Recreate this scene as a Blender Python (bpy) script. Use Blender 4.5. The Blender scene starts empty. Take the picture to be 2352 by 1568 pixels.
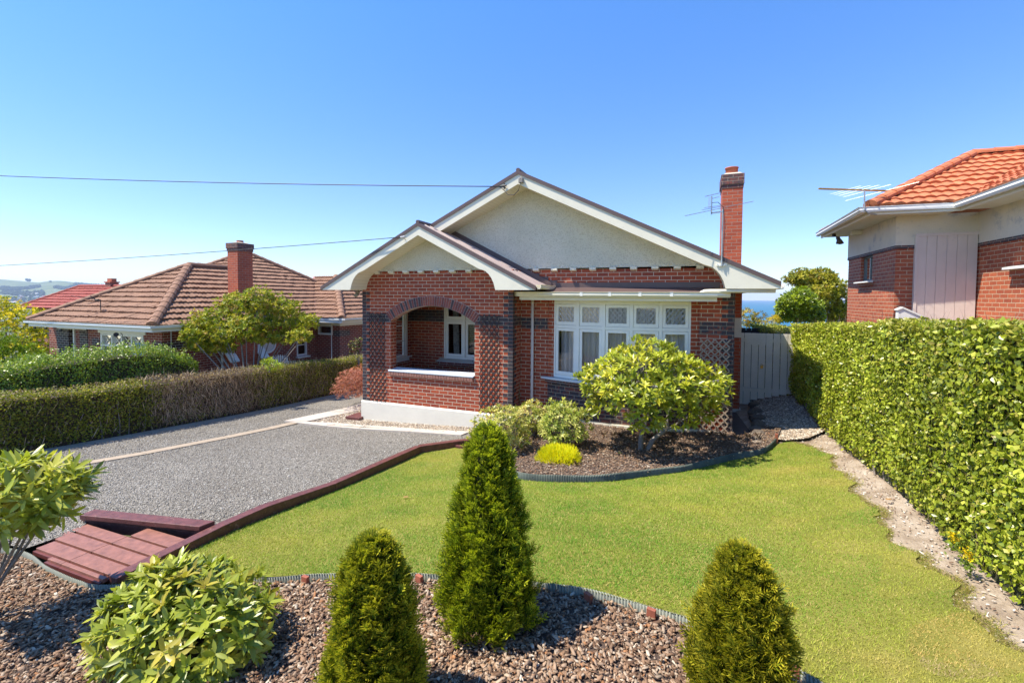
import bpy, bmesh, math, random
import numpy as np
from mathutils import Vector, Matrix
from mathutils.geometry import delaunay_2d_cdt
from math import sin, cos, radians, pi, sqrt, atan2, asin

SC = bpy.context.scene
COL = SC.collection
RNG = np.random.default_rng(7)
random.seed(7)

# ------------------------------------------------------------------ camera
F, CX, CYP = 1060.0, 1176.0, 720.0          # focal length and principal point in 2352-wide pixels
EYE = np.array([7.978, -9.77, 3.22])
def _Rz(a): c, s = cos(a), sin(a); return np.array([[c, -s, 0], [s, c, 0], [0, 0, 1.]])
def _Rx(a): c, s = cos(a), sin(a); return np.array([[1, 0, 0], [0, c, -s], [0, s, c]])
CAMM = _Rz(radians(21.3)) @ _Rx(radians(90 - 2.0)) @ _Rz(radians(0.4))
cam_d = bpy.data.cameras.new('camera')
cam_d.sensor_width = 36.0
cam_d.lens = 36.0 * F / 2352.0
cam_d.shift_y = -(784 - CYP) / 2352.0
cam_d.clip_start = 0.05
cam_d.clip_end = 90000
cam = bpy.data.objects.new('camera', cam_d)
COL.objects.link(cam)
mw = Matrix([list(CAMM[i]) + [EYE[i]] for i in range(3)] + [[0, 0, 0, 1]])
cam.matrix_world = mw
SC.camera = cam

# ------------------------------------------------------------------ sky, sun, exposure
SUN_EL, SUN_DIR_AZ = radians(60), atan2(-0.866, -0.5)       # sun from the front left
W = bpy.data.worlds.new('World'); SC.world = W; W.use_nodes = True
nt = W.node_tree; nt.nodes.clear()
sky = nt.nodes.new('ShaderNodeTexSky'); sky.sky_type = 'NISHITA'; sky.sun_disc = False
sky.sun_elevation = SUN_EL; sky.sun_rotation = SUN_DIR_AZ
sky.air_density = 1.0; sky.dust_density = 0.0; sky.ozone_density = 3.0; sky.altitude = 0
bg = nt.nodes.new('ShaderNodeBackground'); bg.inputs['Strength'].default_value = 0.15
wo = nt.nodes.new('ShaderNodeOutputWorld')
hs = nt.nodes.new('ShaderNodeHueSaturation'); hs.inputs['Saturation'].default_value = 1.22
nt.links.new(sky.outputs[0], hs.inputs['Color']); 
tc = nt.nodes.new('ShaderNodeTexCoord'); sx = nt.nodes.new('ShaderNodeSeparateXYZ'); rp = nt.nodes.new('ShaderNodeValToRGB')
nt.links.new(tc.outputs['Generated'], sx.inputs[0]); nt.links.new(sx.outputs['Z'], rp.inputs[0])
el = rp.color_ramp.elements; el.new(0.5)
for e_, (p_, c_) in zip(el, ((0.0, (0.60, 0.65, 0.76)), (0.20, (0.78, 0.71, 0.84)), (0.60, (0.84, 0.90, 1.04)))): e_.position = p_; e_.color = (*c_, 1)
ml = nt.nodes.new('ShaderNodeMix'); ml.data_type = 'RGBA'; ml.blend_type = 'MULTIPLY'; ml.inputs['Factor'].default_value = 1.0
nt.links.new(hs.outputs[0], ml.inputs['A']); nt.links.new(rp.outputs[0], ml.inputs['B']); nt.links.new(ml.outputs['Result'], bg.inputs[0]); nt.links.new(bg.outputs[0], wo.inputs[0])
sd = bpy.data.lights.new('sun', 'SUN'); sd.energy = 4.5; sd.angle = radians(0.53); sd.color = (1.0, 0.93, 0.80)
so = bpy.data.objects.new('sun', sd); COL.objects.link(so); so.location = (-20, -20, 40)
_v = Vector((cos(SUN_EL) * -0.866, cos(SUN_EL) * -0.5, sin(SUN_EL)))
so.rotation_euler = _v.to_track_quat('Z', 'Y').to_euler()
SC.view_settings.view_transform = 'Standard'
SC.view_settings.look = 'None'
SC.view_settings.exposure = 0.98
SC.view_settings.gamma = 1.0
SC.cycles.max_bounces = 8
SC.cycles.transparent_max_bounces = 12
SC.cycles.use_denoising = True

# ------------------------------------------------------------------ materials
MATS = {}
def newmat(name):
    m = bpy.data.materials.new(name); m.use_nodes = True
    n = m.node_tree.nodes; n.clear()
    out = n.new('ShaderNodeOutputMaterial'); b = n.new('ShaderNodeBsdfPrincipled')
    m.node_tree.links.new(b.outputs[0], out.inputs[0])
    MATS[name] = m
    return m, m.node_tree, b, out
def N(nt, t, **kw):
    n = nt.nodes.new('ShaderNode' + t)
    for k, v in kw.items():
        if k.startswith('i_'): n.inputs[k[2:].replace('_', ' ')].default_value = v
        else: setattr(n, k, v)
    return n
def L(nt, a, b): nt.links.new(a, b)
def ramp(nt, fac, stops):
    r = nt.nodes.new('ShaderNodeValToRGB'); e = r.color_ramp.elements
    while len(e) < len(stops): e.new(0.5)
    for i, (p, c) in enumerate(stops): e[i].position = p; e[i].color = (*c, 1)
    L(nt, fac, r.inputs[0]); return r.outputs[0]
def mixc(nt, fac, a, b, mode='MIX'):
    m = nt.nodes.new('ShaderNodeMix'); m.data_type = 'RGBA'; m.blend_type = mode
    for s, v in ((m.inputs['Factor'], fac), (m.inputs['A'], a), (m.inputs['B'], b)):
        if isinstance(v, (int, float)): s.default_value = v
        elif isinstance(v, tuple): s.default_value = (*v, 1) if len(v) == 3 else v
        else: L(nt, v, s)
    return m.outputs['Result']
def bump(nt, b, h, dist, strength=1.0, prev=None):
    bp = N(nt, 'Bump'); bp.inputs['Distance'].default_value = dist; bp.inputs['Strength'].default_value = strength
    L(nt, h, bp.inputs['Height'])
    if prev is not None: L(nt, prev, bp.inputs['Normal'])
    L(nt, bp.outputs[0], b.inputs['Normal']); return bp.outputs[0]
def noise(nt, scale, detail=4, rough=0.6, vec=None):
    n = N(nt, 'TexNoise'); n.inputs['Scale'].default_value = scale; n.inputs['Detail'].default_value = detail
    n.inputs['Roughness'].default_value = rough
    if vec is None:
        g = N(nt, 'NewGeometry'); vec = g.outputs['Position']
    L(nt, vec, n.inputs['Vector']); return n.outputs['Fac']

def plain(name, col, rough=0.6, var=0.12, vscale=3.0, bmp=0.0, bscale=60, metallic=0.0, spec=0.5, dirt=None):
    m, nt, b, o = newmat(name)
    f = noise(nt, vscale, 6)
    lo = tuple(c * (1 - var) for c in col); hi = tuple(min(1, c * (1 + var)) for c in col)
    c = ramp(nt, f, [(0.3, lo), (0.7, hi)])
    if dirt:
        f2 = noise(nt, dirt[1], 8, 0.75)
        k = ramp(nt, f2, [(dirt[2], (0, 0, 0)), (min(1, dirt[2] + 0.12), (1, 1, 1))])
        c = mixc(nt, k, c, dirt[0])
    L(nt, c, b.inputs['Base Color'])
    b.inputs['Roughness'].default_value = rough; b.inputs['Metallic'].default_value = metallic
    b.inputs['Specular IOR Level'].default_value = spec
    if bmp: bump(nt, b, noise(nt, bscale, 5), bmp)
    return m

def brickmat(name, c1, c2, mortar, bias=0.0, msize=0.0062, bdist=0.006, dark=None, streak=True):
    m, nt, b, o = newmat(name)
    uv = N(nt, 'UVMap')
    br = N(nt, 'TexBrick'); L(nt, uv.outputs[0], br.inputs['Vector'])
    br.inputs['Scale'].default_value = 1.0; br.inputs['Brick Width'].default_value = 0.24
    br.inputs['Row Height'].default_value = 0.086; br.inputs['Mortar Size'].default_value = msize
    br.inputs['Mortar Smooth'].default_value = 0.15; br.inputs['Bias'].default_value = bias
    br.inputs['Color1'].default_value = (*c1, 1); br.inputs['Color2'].default_value = (*c2, 1)
    br.inputs['Mortar'].default_value = (*mortar, 1)
    f = noise(nt, 28, 6, 0.7); c = mixc(nt, 0.55, br.outputs['Color'], ramp(nt, f, [(0.25, (0.45, 0.45, 0.45)), (0.75, (1.25, 1.2, 1.15))]), 'MULTIPLY')
    f3 = noise(nt, 1.3, 5, 0.6); c = mixc(nt, 0.5, c, ramp(nt, f3, [(0.3, (0.72, 0.7, 0.7)), (0.7, (1.12, 1.1, 1.08))]), 'MULTIPLY')
    if dark:
        vor = noise(nt, 16, 3, 0.6); k = ramp(nt, vor, [(0.42, (0, 0, 0)), (0.56, (1, 1, 1))])
        inv = N(nt, 'Math', operation='SUBTRACT'); inv.inputs[0].default_value = 1.0; L(nt, br.outputs['Fac'], inv.inputs[1])
        kk = N(nt, 'Math', operation='MULTIPLY'); L(nt, k, kk.inputs[0]); L(nt, inv.outputs[0], kk.inputs[1])
        c = mixc(nt, kk.outputs[0], c, dark)
    if streak:
        st = noise(nt, 2.6, 7, 0.75); k = ramp(nt, st, [(0.63, (0, 0, 0)), (0.78, (0.35, 0.35, 0.35))])
        c = mixc(nt, k, c, (0.55, 0.42, 0.36))
    L(nt, c, b.inputs['Base Color']); b.inputs['Roughness'].default_value = 0.72
    inv = N(nt, 'Math', operation='SUBTRACT'); inv.inputs[0].default_value = 1.0; L(nt, br.outputs['Fac'], inv.inputs[1])
    p = bump(nt, b, inv.outputs[0], bdist)
    bump(nt, b, noise(nt, 90, 5), 0.0025, 1.0, p)
    return m

M_BRICK = brickmat('red_brick', (0.47, 0.088, 0.028), (0.29, 0.048, 0.019), (0.68, 0.59, 0.44))
M_BRICKD = brickmat('clinker_brick', (0.11, 0.036, 0.030), (0.040, 0.030, 0.033), (0.24, 0.22, 0.19), dark=(0.028, 0.03, 0.04))
M_BRICKM = brickmat('mixed_clinker_brick', (0.24, 0.055, 0.032), (0.05, 0.033, 0.034), (0.38, 0.32, 0.25), dark=(0.035, 0.035, 0.045))
M_BRICKO = brickmat('orange_brick', (0.56, 0.115, 0.042), (0.42, 0.075, 0.03), (0.42, 0.30, 0.22))
M_BRICKC = brickmat('sooty_brick', (0.30, 0.075, 0.045), (0.13, 0.05, 0.045), (0.35, 0.28, 0.22), dark=(.07, .045, .045))
M_BRICKR = brickmat('weathered_orange_brick', (0.52, 0.135, 0.055), (0.38, 0.085, 0.038), (0.60, 0.50, 0.33))
M_BRICKL = brickmat('deep_red_brick', (0.31, 0.055, 0.028), (0.21, 0.035, 0.02), (0.66, 0.56, 0.45))
M_BRICKLD = brickmat('dark_band_brick', (0.09, 0.035, 0.03), (0.04, 0.03, 0.03), (0.75, 0.68, 0.58))

M_CREAM = plain('cream_paint', (0.76, 0.71, 0.565), 0.5, 0.04, 4, 0.0008, 200, dirt=((0.45, 0.41, 0.32), 6, 0.66))
M_WHITE = plain('white_paint', (0.80, 0.785, 0.72), 0.38, 0.03, 5, 0.0005, 150, dirt=((0.6, 0.57, 0.5), 5, 0.7))
M_PINKW = plain('pale_pink_board', (0.68, 0.57, 0.49), 0.6, 0.05, 3, 0.0, dirt=((0.5, 0.44, 0.40), 3, 0.6))
M_PLINTH = plain('painted_plinth', (0.74, 0.70, 0.58), 0.6, 0.05, 2, 0.004, 18, dirt=((0.5, 0.46, 0.38), 4, 0.66))
M_BROWN = plain('brown_metal', (0.115, 0.075, 0.068), 0.45, 0.1, 3, dirt=((0.30, 0.24, 0.22), 4, 0.72))
M_BROWNR = plain('weathered_roof_metal', (0.36, 0.27, 0.235), 0.5, 0.12, 4, dirt=((0.14, 0.09, 0.08), 14, 0.62))
M_SLEEP = plain('stained_sleeper', (0.13, 0.043, 0.036), 0.5, 0.35, 14, 0.004, 70, dirt=((0.34, 0.20, 0.15), 12, 0.60))
M_CONC = plain('old_concrete', (0.36, 0.285, 0.205), 0.85, 0.12, 5, 0.004, 50, dirt=((0.32, 0.26, 0.2), 5, 0.58))
M_CONC2 = plain('pale_concrete', (0.49, 0.43, 0.36), 0.85, 0.08, 5, 0.003, 50, dirt=((0.42, 0.37, 0.31), 5, 0.62))
M_DCONC = plain('dark_concrete', (0.12, 0.09, 0.075), 0.9, 0.2, 5, 0.004, 40)
M_STUCR = plain('smooth_render', (0.68, 0.61, 0.47), 0.85, 0.08, 1.2, 0.006, 30, dirt=((0.44, 0.42, 0.38), 2.2, 0.55))
M_METAL = plain('galvanised_steel', (0.42, 0.44, 0.43), 0.42, 0.15, 6, metallic=0.7)
M_ZINC = plain('green_grey_zinc', (0.085, 0.105, 0.085), 0.55, 0.35, 4, metallic=0.2, dirt=((0.26, 0.2, 0.11), 2.5, 0.6))
M_ZINCL = plain('pale_zinc', (0.24, 0.25, 0.20), 0.55, 0.15, 4, metallic=0.1, dirt=((0.30, 0.30, 0.25), 6, 0.6))
M_ALU = plain('aluminium', (0.45, 0.45, 0.45), 0.35, 0.05, 6, metallic=0.8)
M_BLACK = plain('black_rubber', (0.018, 0.018, 0.02), 0.5, 0.1)
M_DARKWIRE = plain('dark_cable', (0.02, 0.022, 0.03), 0.5, 0.1)
M_YELLOWM = plain('yellow_anodised_metal', (0.45, 0.27, 0.04), 0.4, 0.2, 20, metallic=0.5)
M_TRELD = plain('dark_brown_timber', (0.042, 0.026, 0.022), 0.55, 0.25, 12, 0.001, 80)
M_TRELL = plain('weathered_timber', (0.36, 0.27, 0.20), 0.8, 0.2, 12, 0.001, 80)
M_HOSE = plain('green_hose', (0.015, 0.11, 0.06), 0.35, 0.2)
M_POT = plain('terracotta', (0.42, 0.12, 0.06), 0.7, 0.15, 9, dirt=((0.15, 0.07, 0.05), 9, 0.6))
M_MORT = plain('mortar', (0.50, 0.43, 0.34), 0.9, 0.15, 20, 0.004, 60)
M_CURT = plain('sheer_curtain', (0.60, 0.58, 0.60), 0.9, 0.05, 2)
M_DARK = plain('dark_room', (0.03, 0.026, 0.024), 0.9, 0.1)
M_FLOOR = plain('interior_floor', (0.10, 0.05, 0.03), 0.5, 0.2)
M_GATE = plain('gate_paint', (0.66, 0.61, 0.52), 0.55, 0.06, 4, 0.001, 80, dirt=((0.36, 0.33, 0.29), 5, 0.66))
M_DFENCE = plain('dark_fence_paint', (0.015, 0.015, 0.017), 0.6, 0.1)
M_ROCK = plain('dark_rock', (0.11, 0.085, 0.065), 0.9, 0.4, 6, 0.02, 14, dirt=((0.24, 0.19, 0.13), 7, 0.56))
M_BARK = plain('branch_bark', (0.20, 0.165, 0.135), 0.85, 0.25, 20, 0.004, 60)
M_BARKG = plain('grey_smooth_bark', (0.235, 0.205, 0.18), 0.8, 0.22, 14, 0.003, 40)
M_HCORE = plain('hedge_shade_fill', (0.060, 0.042, 0.024), 0.9, 0.4, 12, 0.01, 30)  # dark brown fill colour for the shaded inside of the left hedges
M_CORE = plain('shrub_shade_fill', (0.020, 0.028, 0.009), 0.95, 0.5, 14, 0.02, 25)  # near-black green put in for the shade inside hedges and conifers
M_BRASS = plain('brass', (0.45, 0.28, 0.08), 0.35, 0.1, metallic=0.9)
M_LAMPG = plain('lamp_glass', (0.45, 0.43, 0.38), 0.15, 0.05)

def soffit_mat():
    m, nt, b, o = newmat('lined_soffit')
    uv = N(nt, 'UVMap'); sp = N(nt, 'SeparateXYZ'); L(nt, uv.outputs[0], sp.inputs[0])
    mm = N(nt, 'Math', operation='MULTIPLY'); L(nt, sp.outputs[0], mm.inputs[0]); mm.inputs[1].default_value = 1 / 0.09
    fr = N(nt, 'Math', operation='FRACT'); L(nt, mm.outputs[0], fr.inputs[0])
    k = ramp(nt, fr.outputs[0], [(0.0, (0, 0, 0)), (0.1, (1, 1, 1))])
    c = mixc(nt, k, (0.44, 0.40, 0.28), (0.78, 0.72, 0.55))
    L(nt, c, b.inputs['Base Color']); b.inputs['Roughness'].default_value = 0.55
    bump(nt, b, k, 0.004)
    return m
M_SOFF = soffit_mat()

def stucco_mat():
    m, nt, b, o = newmat('roughcast_stucco')
    f = noise(nt, 38, 4, 0.65); f2 = noise(nt, 1.2, 4)
    c = ramp(nt, f2, [(0.3, (0.68, 0.65, 0.52)), (0.7, (0.78, 0.74, 0.61))])
    c = mixc(nt, 0.8, c, ramp(nt, f, [(0.34, (0.70, 0.68, 0.62)), (0.5, (1, 1, 1))]), 'MULTIPLY')
    L(nt, c, b.inputs['Base Color']); b.inputs['Roughness'].default_value = 0.9
    bump(nt, b, f, 0.03, 1.0)
    return m
M_STUC = stucco_mat()

def stone_mat(name, scale, cols, bdist, rough=0.85):
    m, nt, b, o = newmat(name)
    g = N(nt, 'NewGeometry')
    v = N(nt, 'TexVoronoi'); v.inputs['Scale'].default_value = scale; v.inputs['Randomness'].default_value = 1.0
    L(nt, g.outputs['Position'], v.inputs['Vector'])
    sp = N(nt, 'SeparateColor'); L(nt, v.outputs['Color'], sp.inputs[0])
    c = ramp(nt, sp.outputs[0], cols)
    k = ramp(nt, v.outputs['Distance'], [(0.35, (1, 1, 1)), (0.8, (0.35, 0.34, 0.33))])
    c = mixc(nt, 1.0, c, k, 'MULTIPLY')
    f = noise(nt, 0.7, 6, .7); c = mixc(nt, 1.0, c, ramp(nt, f, [(0.35, (0.80, 0.77, 0.73)), (0.65, (1.12, 1.12, 1.12))]), 'MULTIPLY')
    L(nt, c, b.inputs['Base Color']); b.inputs['Roughness'].default_value = rough
    inv = N(nt, 'Math', operation='SUBTRACT'); inv.inputs[0].default_value = 1.0; L(nt, v.outputs['Distance'], inv.inputs[1])
    bump(nt, b, inv.outputs[0], bdist)
    return m
M_GRAVEL = stone_mat('grey_gravel', 80, [(0.0, (0.17, 0.152, 0.125)), (0.35, (0.25, 0.227, 0.19)), (0.7, (0.325, 0.295, 0.248)), (1.0, (0.41, 0.375, 0.315))], 0.010)
M_PEBBLE = stone_mat('river_pebbles', 36, [(0.0, (0.15, 0.11, 0.08)), (0.4, (0.28, 0.22, 0.16)), (0.8, (0.42, 0.35, 0.27)), (1.0, (0.55, 0.49, 0.40))], 0.02)

def ground_mat(name, c1, c2, c3, s1=2.0, s2=40, bd=0.01):
    m, nt, b, o = newmat(name)
    f = noise(nt, s1, 6, 0.65); c = ramp(nt, f, [(0.3, c1), (0.5, c2), (0.7, c3)])
    f2 = noise(nt, s2, 6, 0.7); c = mixc(nt, 0.6, c, ramp(nt, f2, [(0.3, (0.5, 0.5, 0.5)), (0.7, (1.3, 1.3, 1.3))]), 'MULTIPLY')
    L(nt, c, b.inputs['Base Color']); b.inputs['Roughness'].default_value = 0.95
    bump(nt, b, f2, bd); return m
M_LAWN = ground_mat('lawn_soil', (0.17, 0.17, 0.022), (0.22, 0.21, 0.03), (0.30, 0.25, 0.06), 1.5, 120, 0.01)
M_SOIL = ground_mat('mulch_soil', (0.07, 0.045, 0.032), (0.10, 0.065, 0.048), (0.14, 0.10, 0.075), 5, 60, 0.02)
M_DIRT = ground_mat('dry_pale_dirt', (0.20, 0.14, 0.09), (0.36, 0.28, 0.20), (0.50, 0.42, 0.33), 2.5, 45, 0.015)
M_LAND = ground_mat('land', (0.05, 0.07, 0.025), (0.08, 0.09, 0.035), (0.13, 0.12, 0.07), 0.4, 3, 0.02)

def tile_mat(name, c1, c2, c3, lich):
    m, nt, b, o = newmat(name)
    uv = N(nt, 'UVMap')
    br = N(nt, 'TexBrick'); L(nt, uv.outputs[0], br.inputs['Vector'])
    br.inputs['Scale'].default_value = 1.0; br.inputs['Brick Width'].default_value = 0.30; br.inputs['Row Height'].default_value = 0.34
    br.inputs['Mortar Size'].default_value = 0.0; br.offset = 0.0
    br.inputs['Color1'].default_value = (*c1, 1); br.inputs['Color2'].default_value = (*c2, 1)
    f = noise(nt, 7, 8, 0.75); k = ramp(nt, f, [(0.45, (0, 0, 0)), (0.68, (1, 1, 1))])
    c = mixc(nt, k, br.outputs['Color'], c3)
    f = noise(nt, 26, 6, 0.75); k = ramp(nt, f, [(0.58, (0, 0, 0)), (0.70, (0.8, 0.8, 0.8))])
    c = mixc(nt, k, c, lich)
    L(nt, c, b.inputs['Base Color']); b.inputs['Roughness'].default_value = 0.8
    bump(nt, b, noise(nt, 60, 5), 0.004)
    return m
M_TILEL = tile_mat('brown_concrete_tile', (0.23, 0.120, 0.070), (0.30, 0.155, 0.090), (0.18, 0.092, 0.055), (0.36, 0.25, 0.17))
M_TILER = tile_mat('orange_clay_tile', (0.48, 0.145, 0.055), (0.60, 0.20, 0.08), (0.36, 0.11, 0.05), (0.52, 0.32, 0.21))
M_TILERED = tile_mat('red_tile', (0.26, 0.04, 0.028), (0.31, 0.055, 0.035), (0.2, 0.035, 0.025), (0.35, 0.12, 0.08))

def foliage_mat(name, trans=0.3, rough=0.45, spec=0.5, gain=1.0):
    m, nt, b, out = newmat(name)
    at = N(nt, 'Attribute'); at.attribute_name = 'leafcol'
    L(nt, at.outputs['Color'], b.inputs['Base Color'])
    b.inputs['Roughness'].default_value = rough; b.inputs['Specular IOR Level'].default_value = spec
    t = N(nt, 'BsdfTranslucent'); c = mixc(nt, 1.0, at.outputs['Color'], (1.15, 1.25, 0.6), 'MULTIPLY'); L(nt, c, t.inputs[0])
    mx = N(nt, 'MixShader'); mx.inputs[0].default_value = trans
    L(nt, b.outputs[0], mx.inputs[1]); L(nt, t.outputs[0], mx.inputs[2]); L(nt, mx.outputs[0], out.inputs[0])
    return m
M_LEAF = foliage_mat('leaf', 0.34, 0.5, 0.3)
M_GLOSSLEAF = foliage_mat('glossy_leaf', 0.28, 0.33, 0.45)
M_GRASS = foliage_mat('grass_blade', 0.3, 0.6, 0.25)
M_CHIP = foliage_mat('bark_chip', 0.0, 0.75, 0.3)

def glass_mat():
    m, nt, b, out = newmat('window_glass')
    tr = N(nt, 'BsdfTransparent'); tr.inputs[0].default_value = (0.97, 0.98, 0.97, 1)
    gl = N(nt, 'BsdfGlossy'); gl.inputs['Roughness'].default_value = 0.015; gl.inputs[0].default_value = (1, 1, 1, 1)
    fz = N(nt, 'Fresnel'); fz.inputs[0].default_value = 1.62
    ad = N(nt, 'Math', operation='MULTIPLY_ADD'); L(nt, fz.outputs[0], ad.inputs[0]); ad.inputs[1].default_value = 1.3; ad.inputs[2].default_value = 0.03
    ad.use_clamp = True
    mx = N(nt, 'MixShader'); L(nt, ad.outputs[0], mx.inputs[0]); L(nt, tr.outputs[0], mx.inputs[1]); L(nt, gl.outputs[0], mx.inputs[2])
    L(nt, mx.outputs[0], out.inputs[0]); return m
M_GLASS = glass_mat()

def water_mat():
    m, nt, b, o = newmat('sea_water')
    f = noise(nt, 0.004, 8, 0.7)
    c = ramp(nt, f, [(0.35, (0.010, 0.095, 0.17)), (0.65, (0.022, 0.15, 0.24))])
    L(nt, c, b.inputs['Base Color']); b.inputs['Roughness'].default_value = 0.55; b.inputs['Specular IOR Level'].default_value = 0.25
    bump(nt, b, noise(nt, 0.05, 6, 0.7), 1.5)
    return m
M_WATER = water_mat()
def hill_mat():
    m, nt, b, o = newmat('pasture')
    f = noise(nt, 0.004, 8, 0.6)
    c = ramp(nt, f, [(0.35, (0.085, 0.125, 0.042)), (0.55, (0.14, 0.175, 0.06)), (0.7, (0.18, 0.19, 0.085))])
    L(nt, c, b.inputs['Base Color']); b.inputs['Roughness'].default_value = 0.95
    return m
M_HILL = hill_mat()
M_WOOD = plain('distant_trees', (0.022, 0.045, 0.022), 0.95, 0.4, 0.03)
M_TOWNW = plain('town_white_wall', (0.6, 0.58, 0.55), 0.8, 0.1, 0.1)
M_TOWNR = plain('town_red_roof', (0.35, 0.12, 0.09), 0.8, 0.2, 0.1)
M_TOWNG = plain('town_grey_roof', (0.45, 0.46, 0.48), 0.7, 0.2, 0.1)

# ------------------------------------------------------------------ object helpers
def tag(o, label=None, cat=None, group=None, kind=None):
    if label: o['label'] = label
    if cat: o['category'] = cat
    if group: o['group'] = group
    if kind: o['kind'] = kind
    return o
def empty(name, loc, label, cat, group=None):
    o = bpy.data.objects.new(name, None); COL.objects.link(o); o.location = loc
    o.empty_display_size = 0.2
    return tag(o, label, cat, group)
def worldloc(o):
    v = Vector((0, 0, 0))
    while o is not None: v = v + o.location; o = o.parent
    return v
def place(o, parent):
    COL.objects.link(o)
    if parent is not None:
        o.parent = parent; o.location = -worldloc(parent)
    return o
def copy_tree(o, parent=None):
    c = o.copy(); COL.objects.link(c); c.parent = parent
    for ch in [x for x in o.children]: copy_tree(ch, c)
    return c

class MB:
    """collects faces in world metres, builds one mesh with uv in metres"""
    def __init__(s): s.v = []; s.f = []; s.uv = []
    def face(s, pts, uvs=None):
        i = len(s.v); s.v += [tuple(map(float, p)) for p in pts]; s.f.append(list(range(i, i + len(pts)))); s.uv.append(uvs); return s
    def hexa(s, p):   # 8 points: bottom 0-3 ccw, top 4-7
        for q in ((3, 2, 1, 0), (4, 5, 6, 7), (0, 1, 5, 4), (1, 2, 6, 5), (2, 3, 7, 6), (3, 0, 4, 7)): s.face([p[k] for k in q])
        return s
    def box(s, x0, x1, y0, y1, z0, z1):
        return s.hexa([(x0, y0, z0), (x1, y0, z0), (x1, y1, z0), (x0, y1, z0), (x0, y0, z1), (x1, y0, z1), (x1, y1, z1), (x0, y1, z1)])
    def bar(s, a, b, w, h, up=(0, 0, 1)):
        a = Vector(a); b = Vector(b); d = (b - a).normalized(); u = Vector(up)
        sd = d.cross(u); sd = sd.normalized() if sd.length > 1e-5 else Vector((1, 0, 0)); u = sd.cross(d).normalized()
        P = []
        for q in (a, b):
            P.append([q - sd * w / 2 - u * h / 2, q + sd * w / 2 - u * h / 2, q + sd * w / 2 + u * h / 2, q - sd * w / 2 + u * h / 2])
        A, B = P
        s.face(A[::-1]); s.face(B)
        for k in range(4): s.face([A[k], A[(k + 1) % 4], B[(k + 1) % 4], B[k]])
        return s
    def prism(s, poly, vec):
        """poly list of 3d points extruded by vec"""
        vec = Vector(vec); A = [Vector(p) for p in poly]; B = [p + vec for p in A]
        s.face(A[::-1]); s.face(B)
        n = len(A)
        for k in range(n): s.face([A[k], A[(k + 1) % n], B[(k + 1) % n], B[k]])
        return s
    def ring(s, pts_r, n=8, cap=True):
        """tube through [(p, r)]"""
        rings = []; m = len(pts_r)
        for i, (p, r) in enumerate(pts_r):
            a = Vector(pts_r[max(0, i - 1)][0]); b = Vector(pts_r[min(m - 1, i + 1)][0]); d = (b - a)
            d = d.normalized() if d.length > 1e-9 else Vector((0, 0, 1))
            ref = Vector((0, 0, 1)) if abs(d.z) < 0.95 else Vector((1, 0, 0))
            u = d.cross(ref).normalized(); w = u.cross(d)
            rings.append([Vector(p) + (u * cos(2 * pi * k / n) + w * sin(2 * pi * k / n)) * r for k in range(n)])
        for A, B in zip(rings, rings[1:]):
            for k in range(n): s.face([A[k], A[(k + 1) % n], B[(k + 1) % n], B[k]])
        if cap: s.face(rings[0]); s.face(rings[-1][::-1])
        return s
    def tube(s, pts, r, n=8): return s.ring([(p, r) for p in pts], n)
    def build(s, name, mat, parent=None, smooth=False, bevel=0.0, weld=True):
        me = bpy.data.meshes.new(name)
        me.from_pydata(s.v, [], s.f)
        uvl = me.uv_layers.new(name='UVMap')
        data = np.zeros((len(me.loops), 2), 'f'); li = 0
        for f, uv in zip(s.f, s.uv):
            n = len(f)
            if uv is not None:
                for k in range(n): data[li + k] = uv[k]
            else:
                P = [Vector(s.v[i]) for i in f]; nrm = Vector((0, 0, 0))
                for k in range(n): nrm += P[k].cross(P[(k + 1) % n])
                nrm = nrm.normalized() if nrm.length > 1e-12 else Vector((0, 0, 1))
                if abs(nrm.z) > 0.93: t, b = Vector((1, 0, 0)), Vector((0, 1, 0))
                else: t = Vector((0, 0, 1)).cross(nrm).normalized(); b = nrm.cross(t)
                for k in range(n): data[li + k] = (P[k].dot(t), P[k].dot(b))
            li += n
        uvl.data.foreach_set('uv', data.ravel())
        me.materials.append(mat)
        if weld or bevel or smooth:
            bm = bmesh.new(); bm.from_mesh(me); bmesh.ops.remove_doubles(bm, verts=bm.verts, dist=1e-5)
            bmesh.ops.recalc_face_normals(bm, faces=bm.faces)
            bm.to_mesh(me); bm.free()
        if smooth: me.polygons.foreach_set('use_smooth', [True] * len(me.polygons))
        o = bpy.data.objects.new(name, me); place(o, parent)
        if bevel:
            md = o.modifiers.new('bevel', 'BEVEL'); md.width = bevel; md.segments = 2; md.limit_method = 'ANGLE'
        return o

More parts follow.
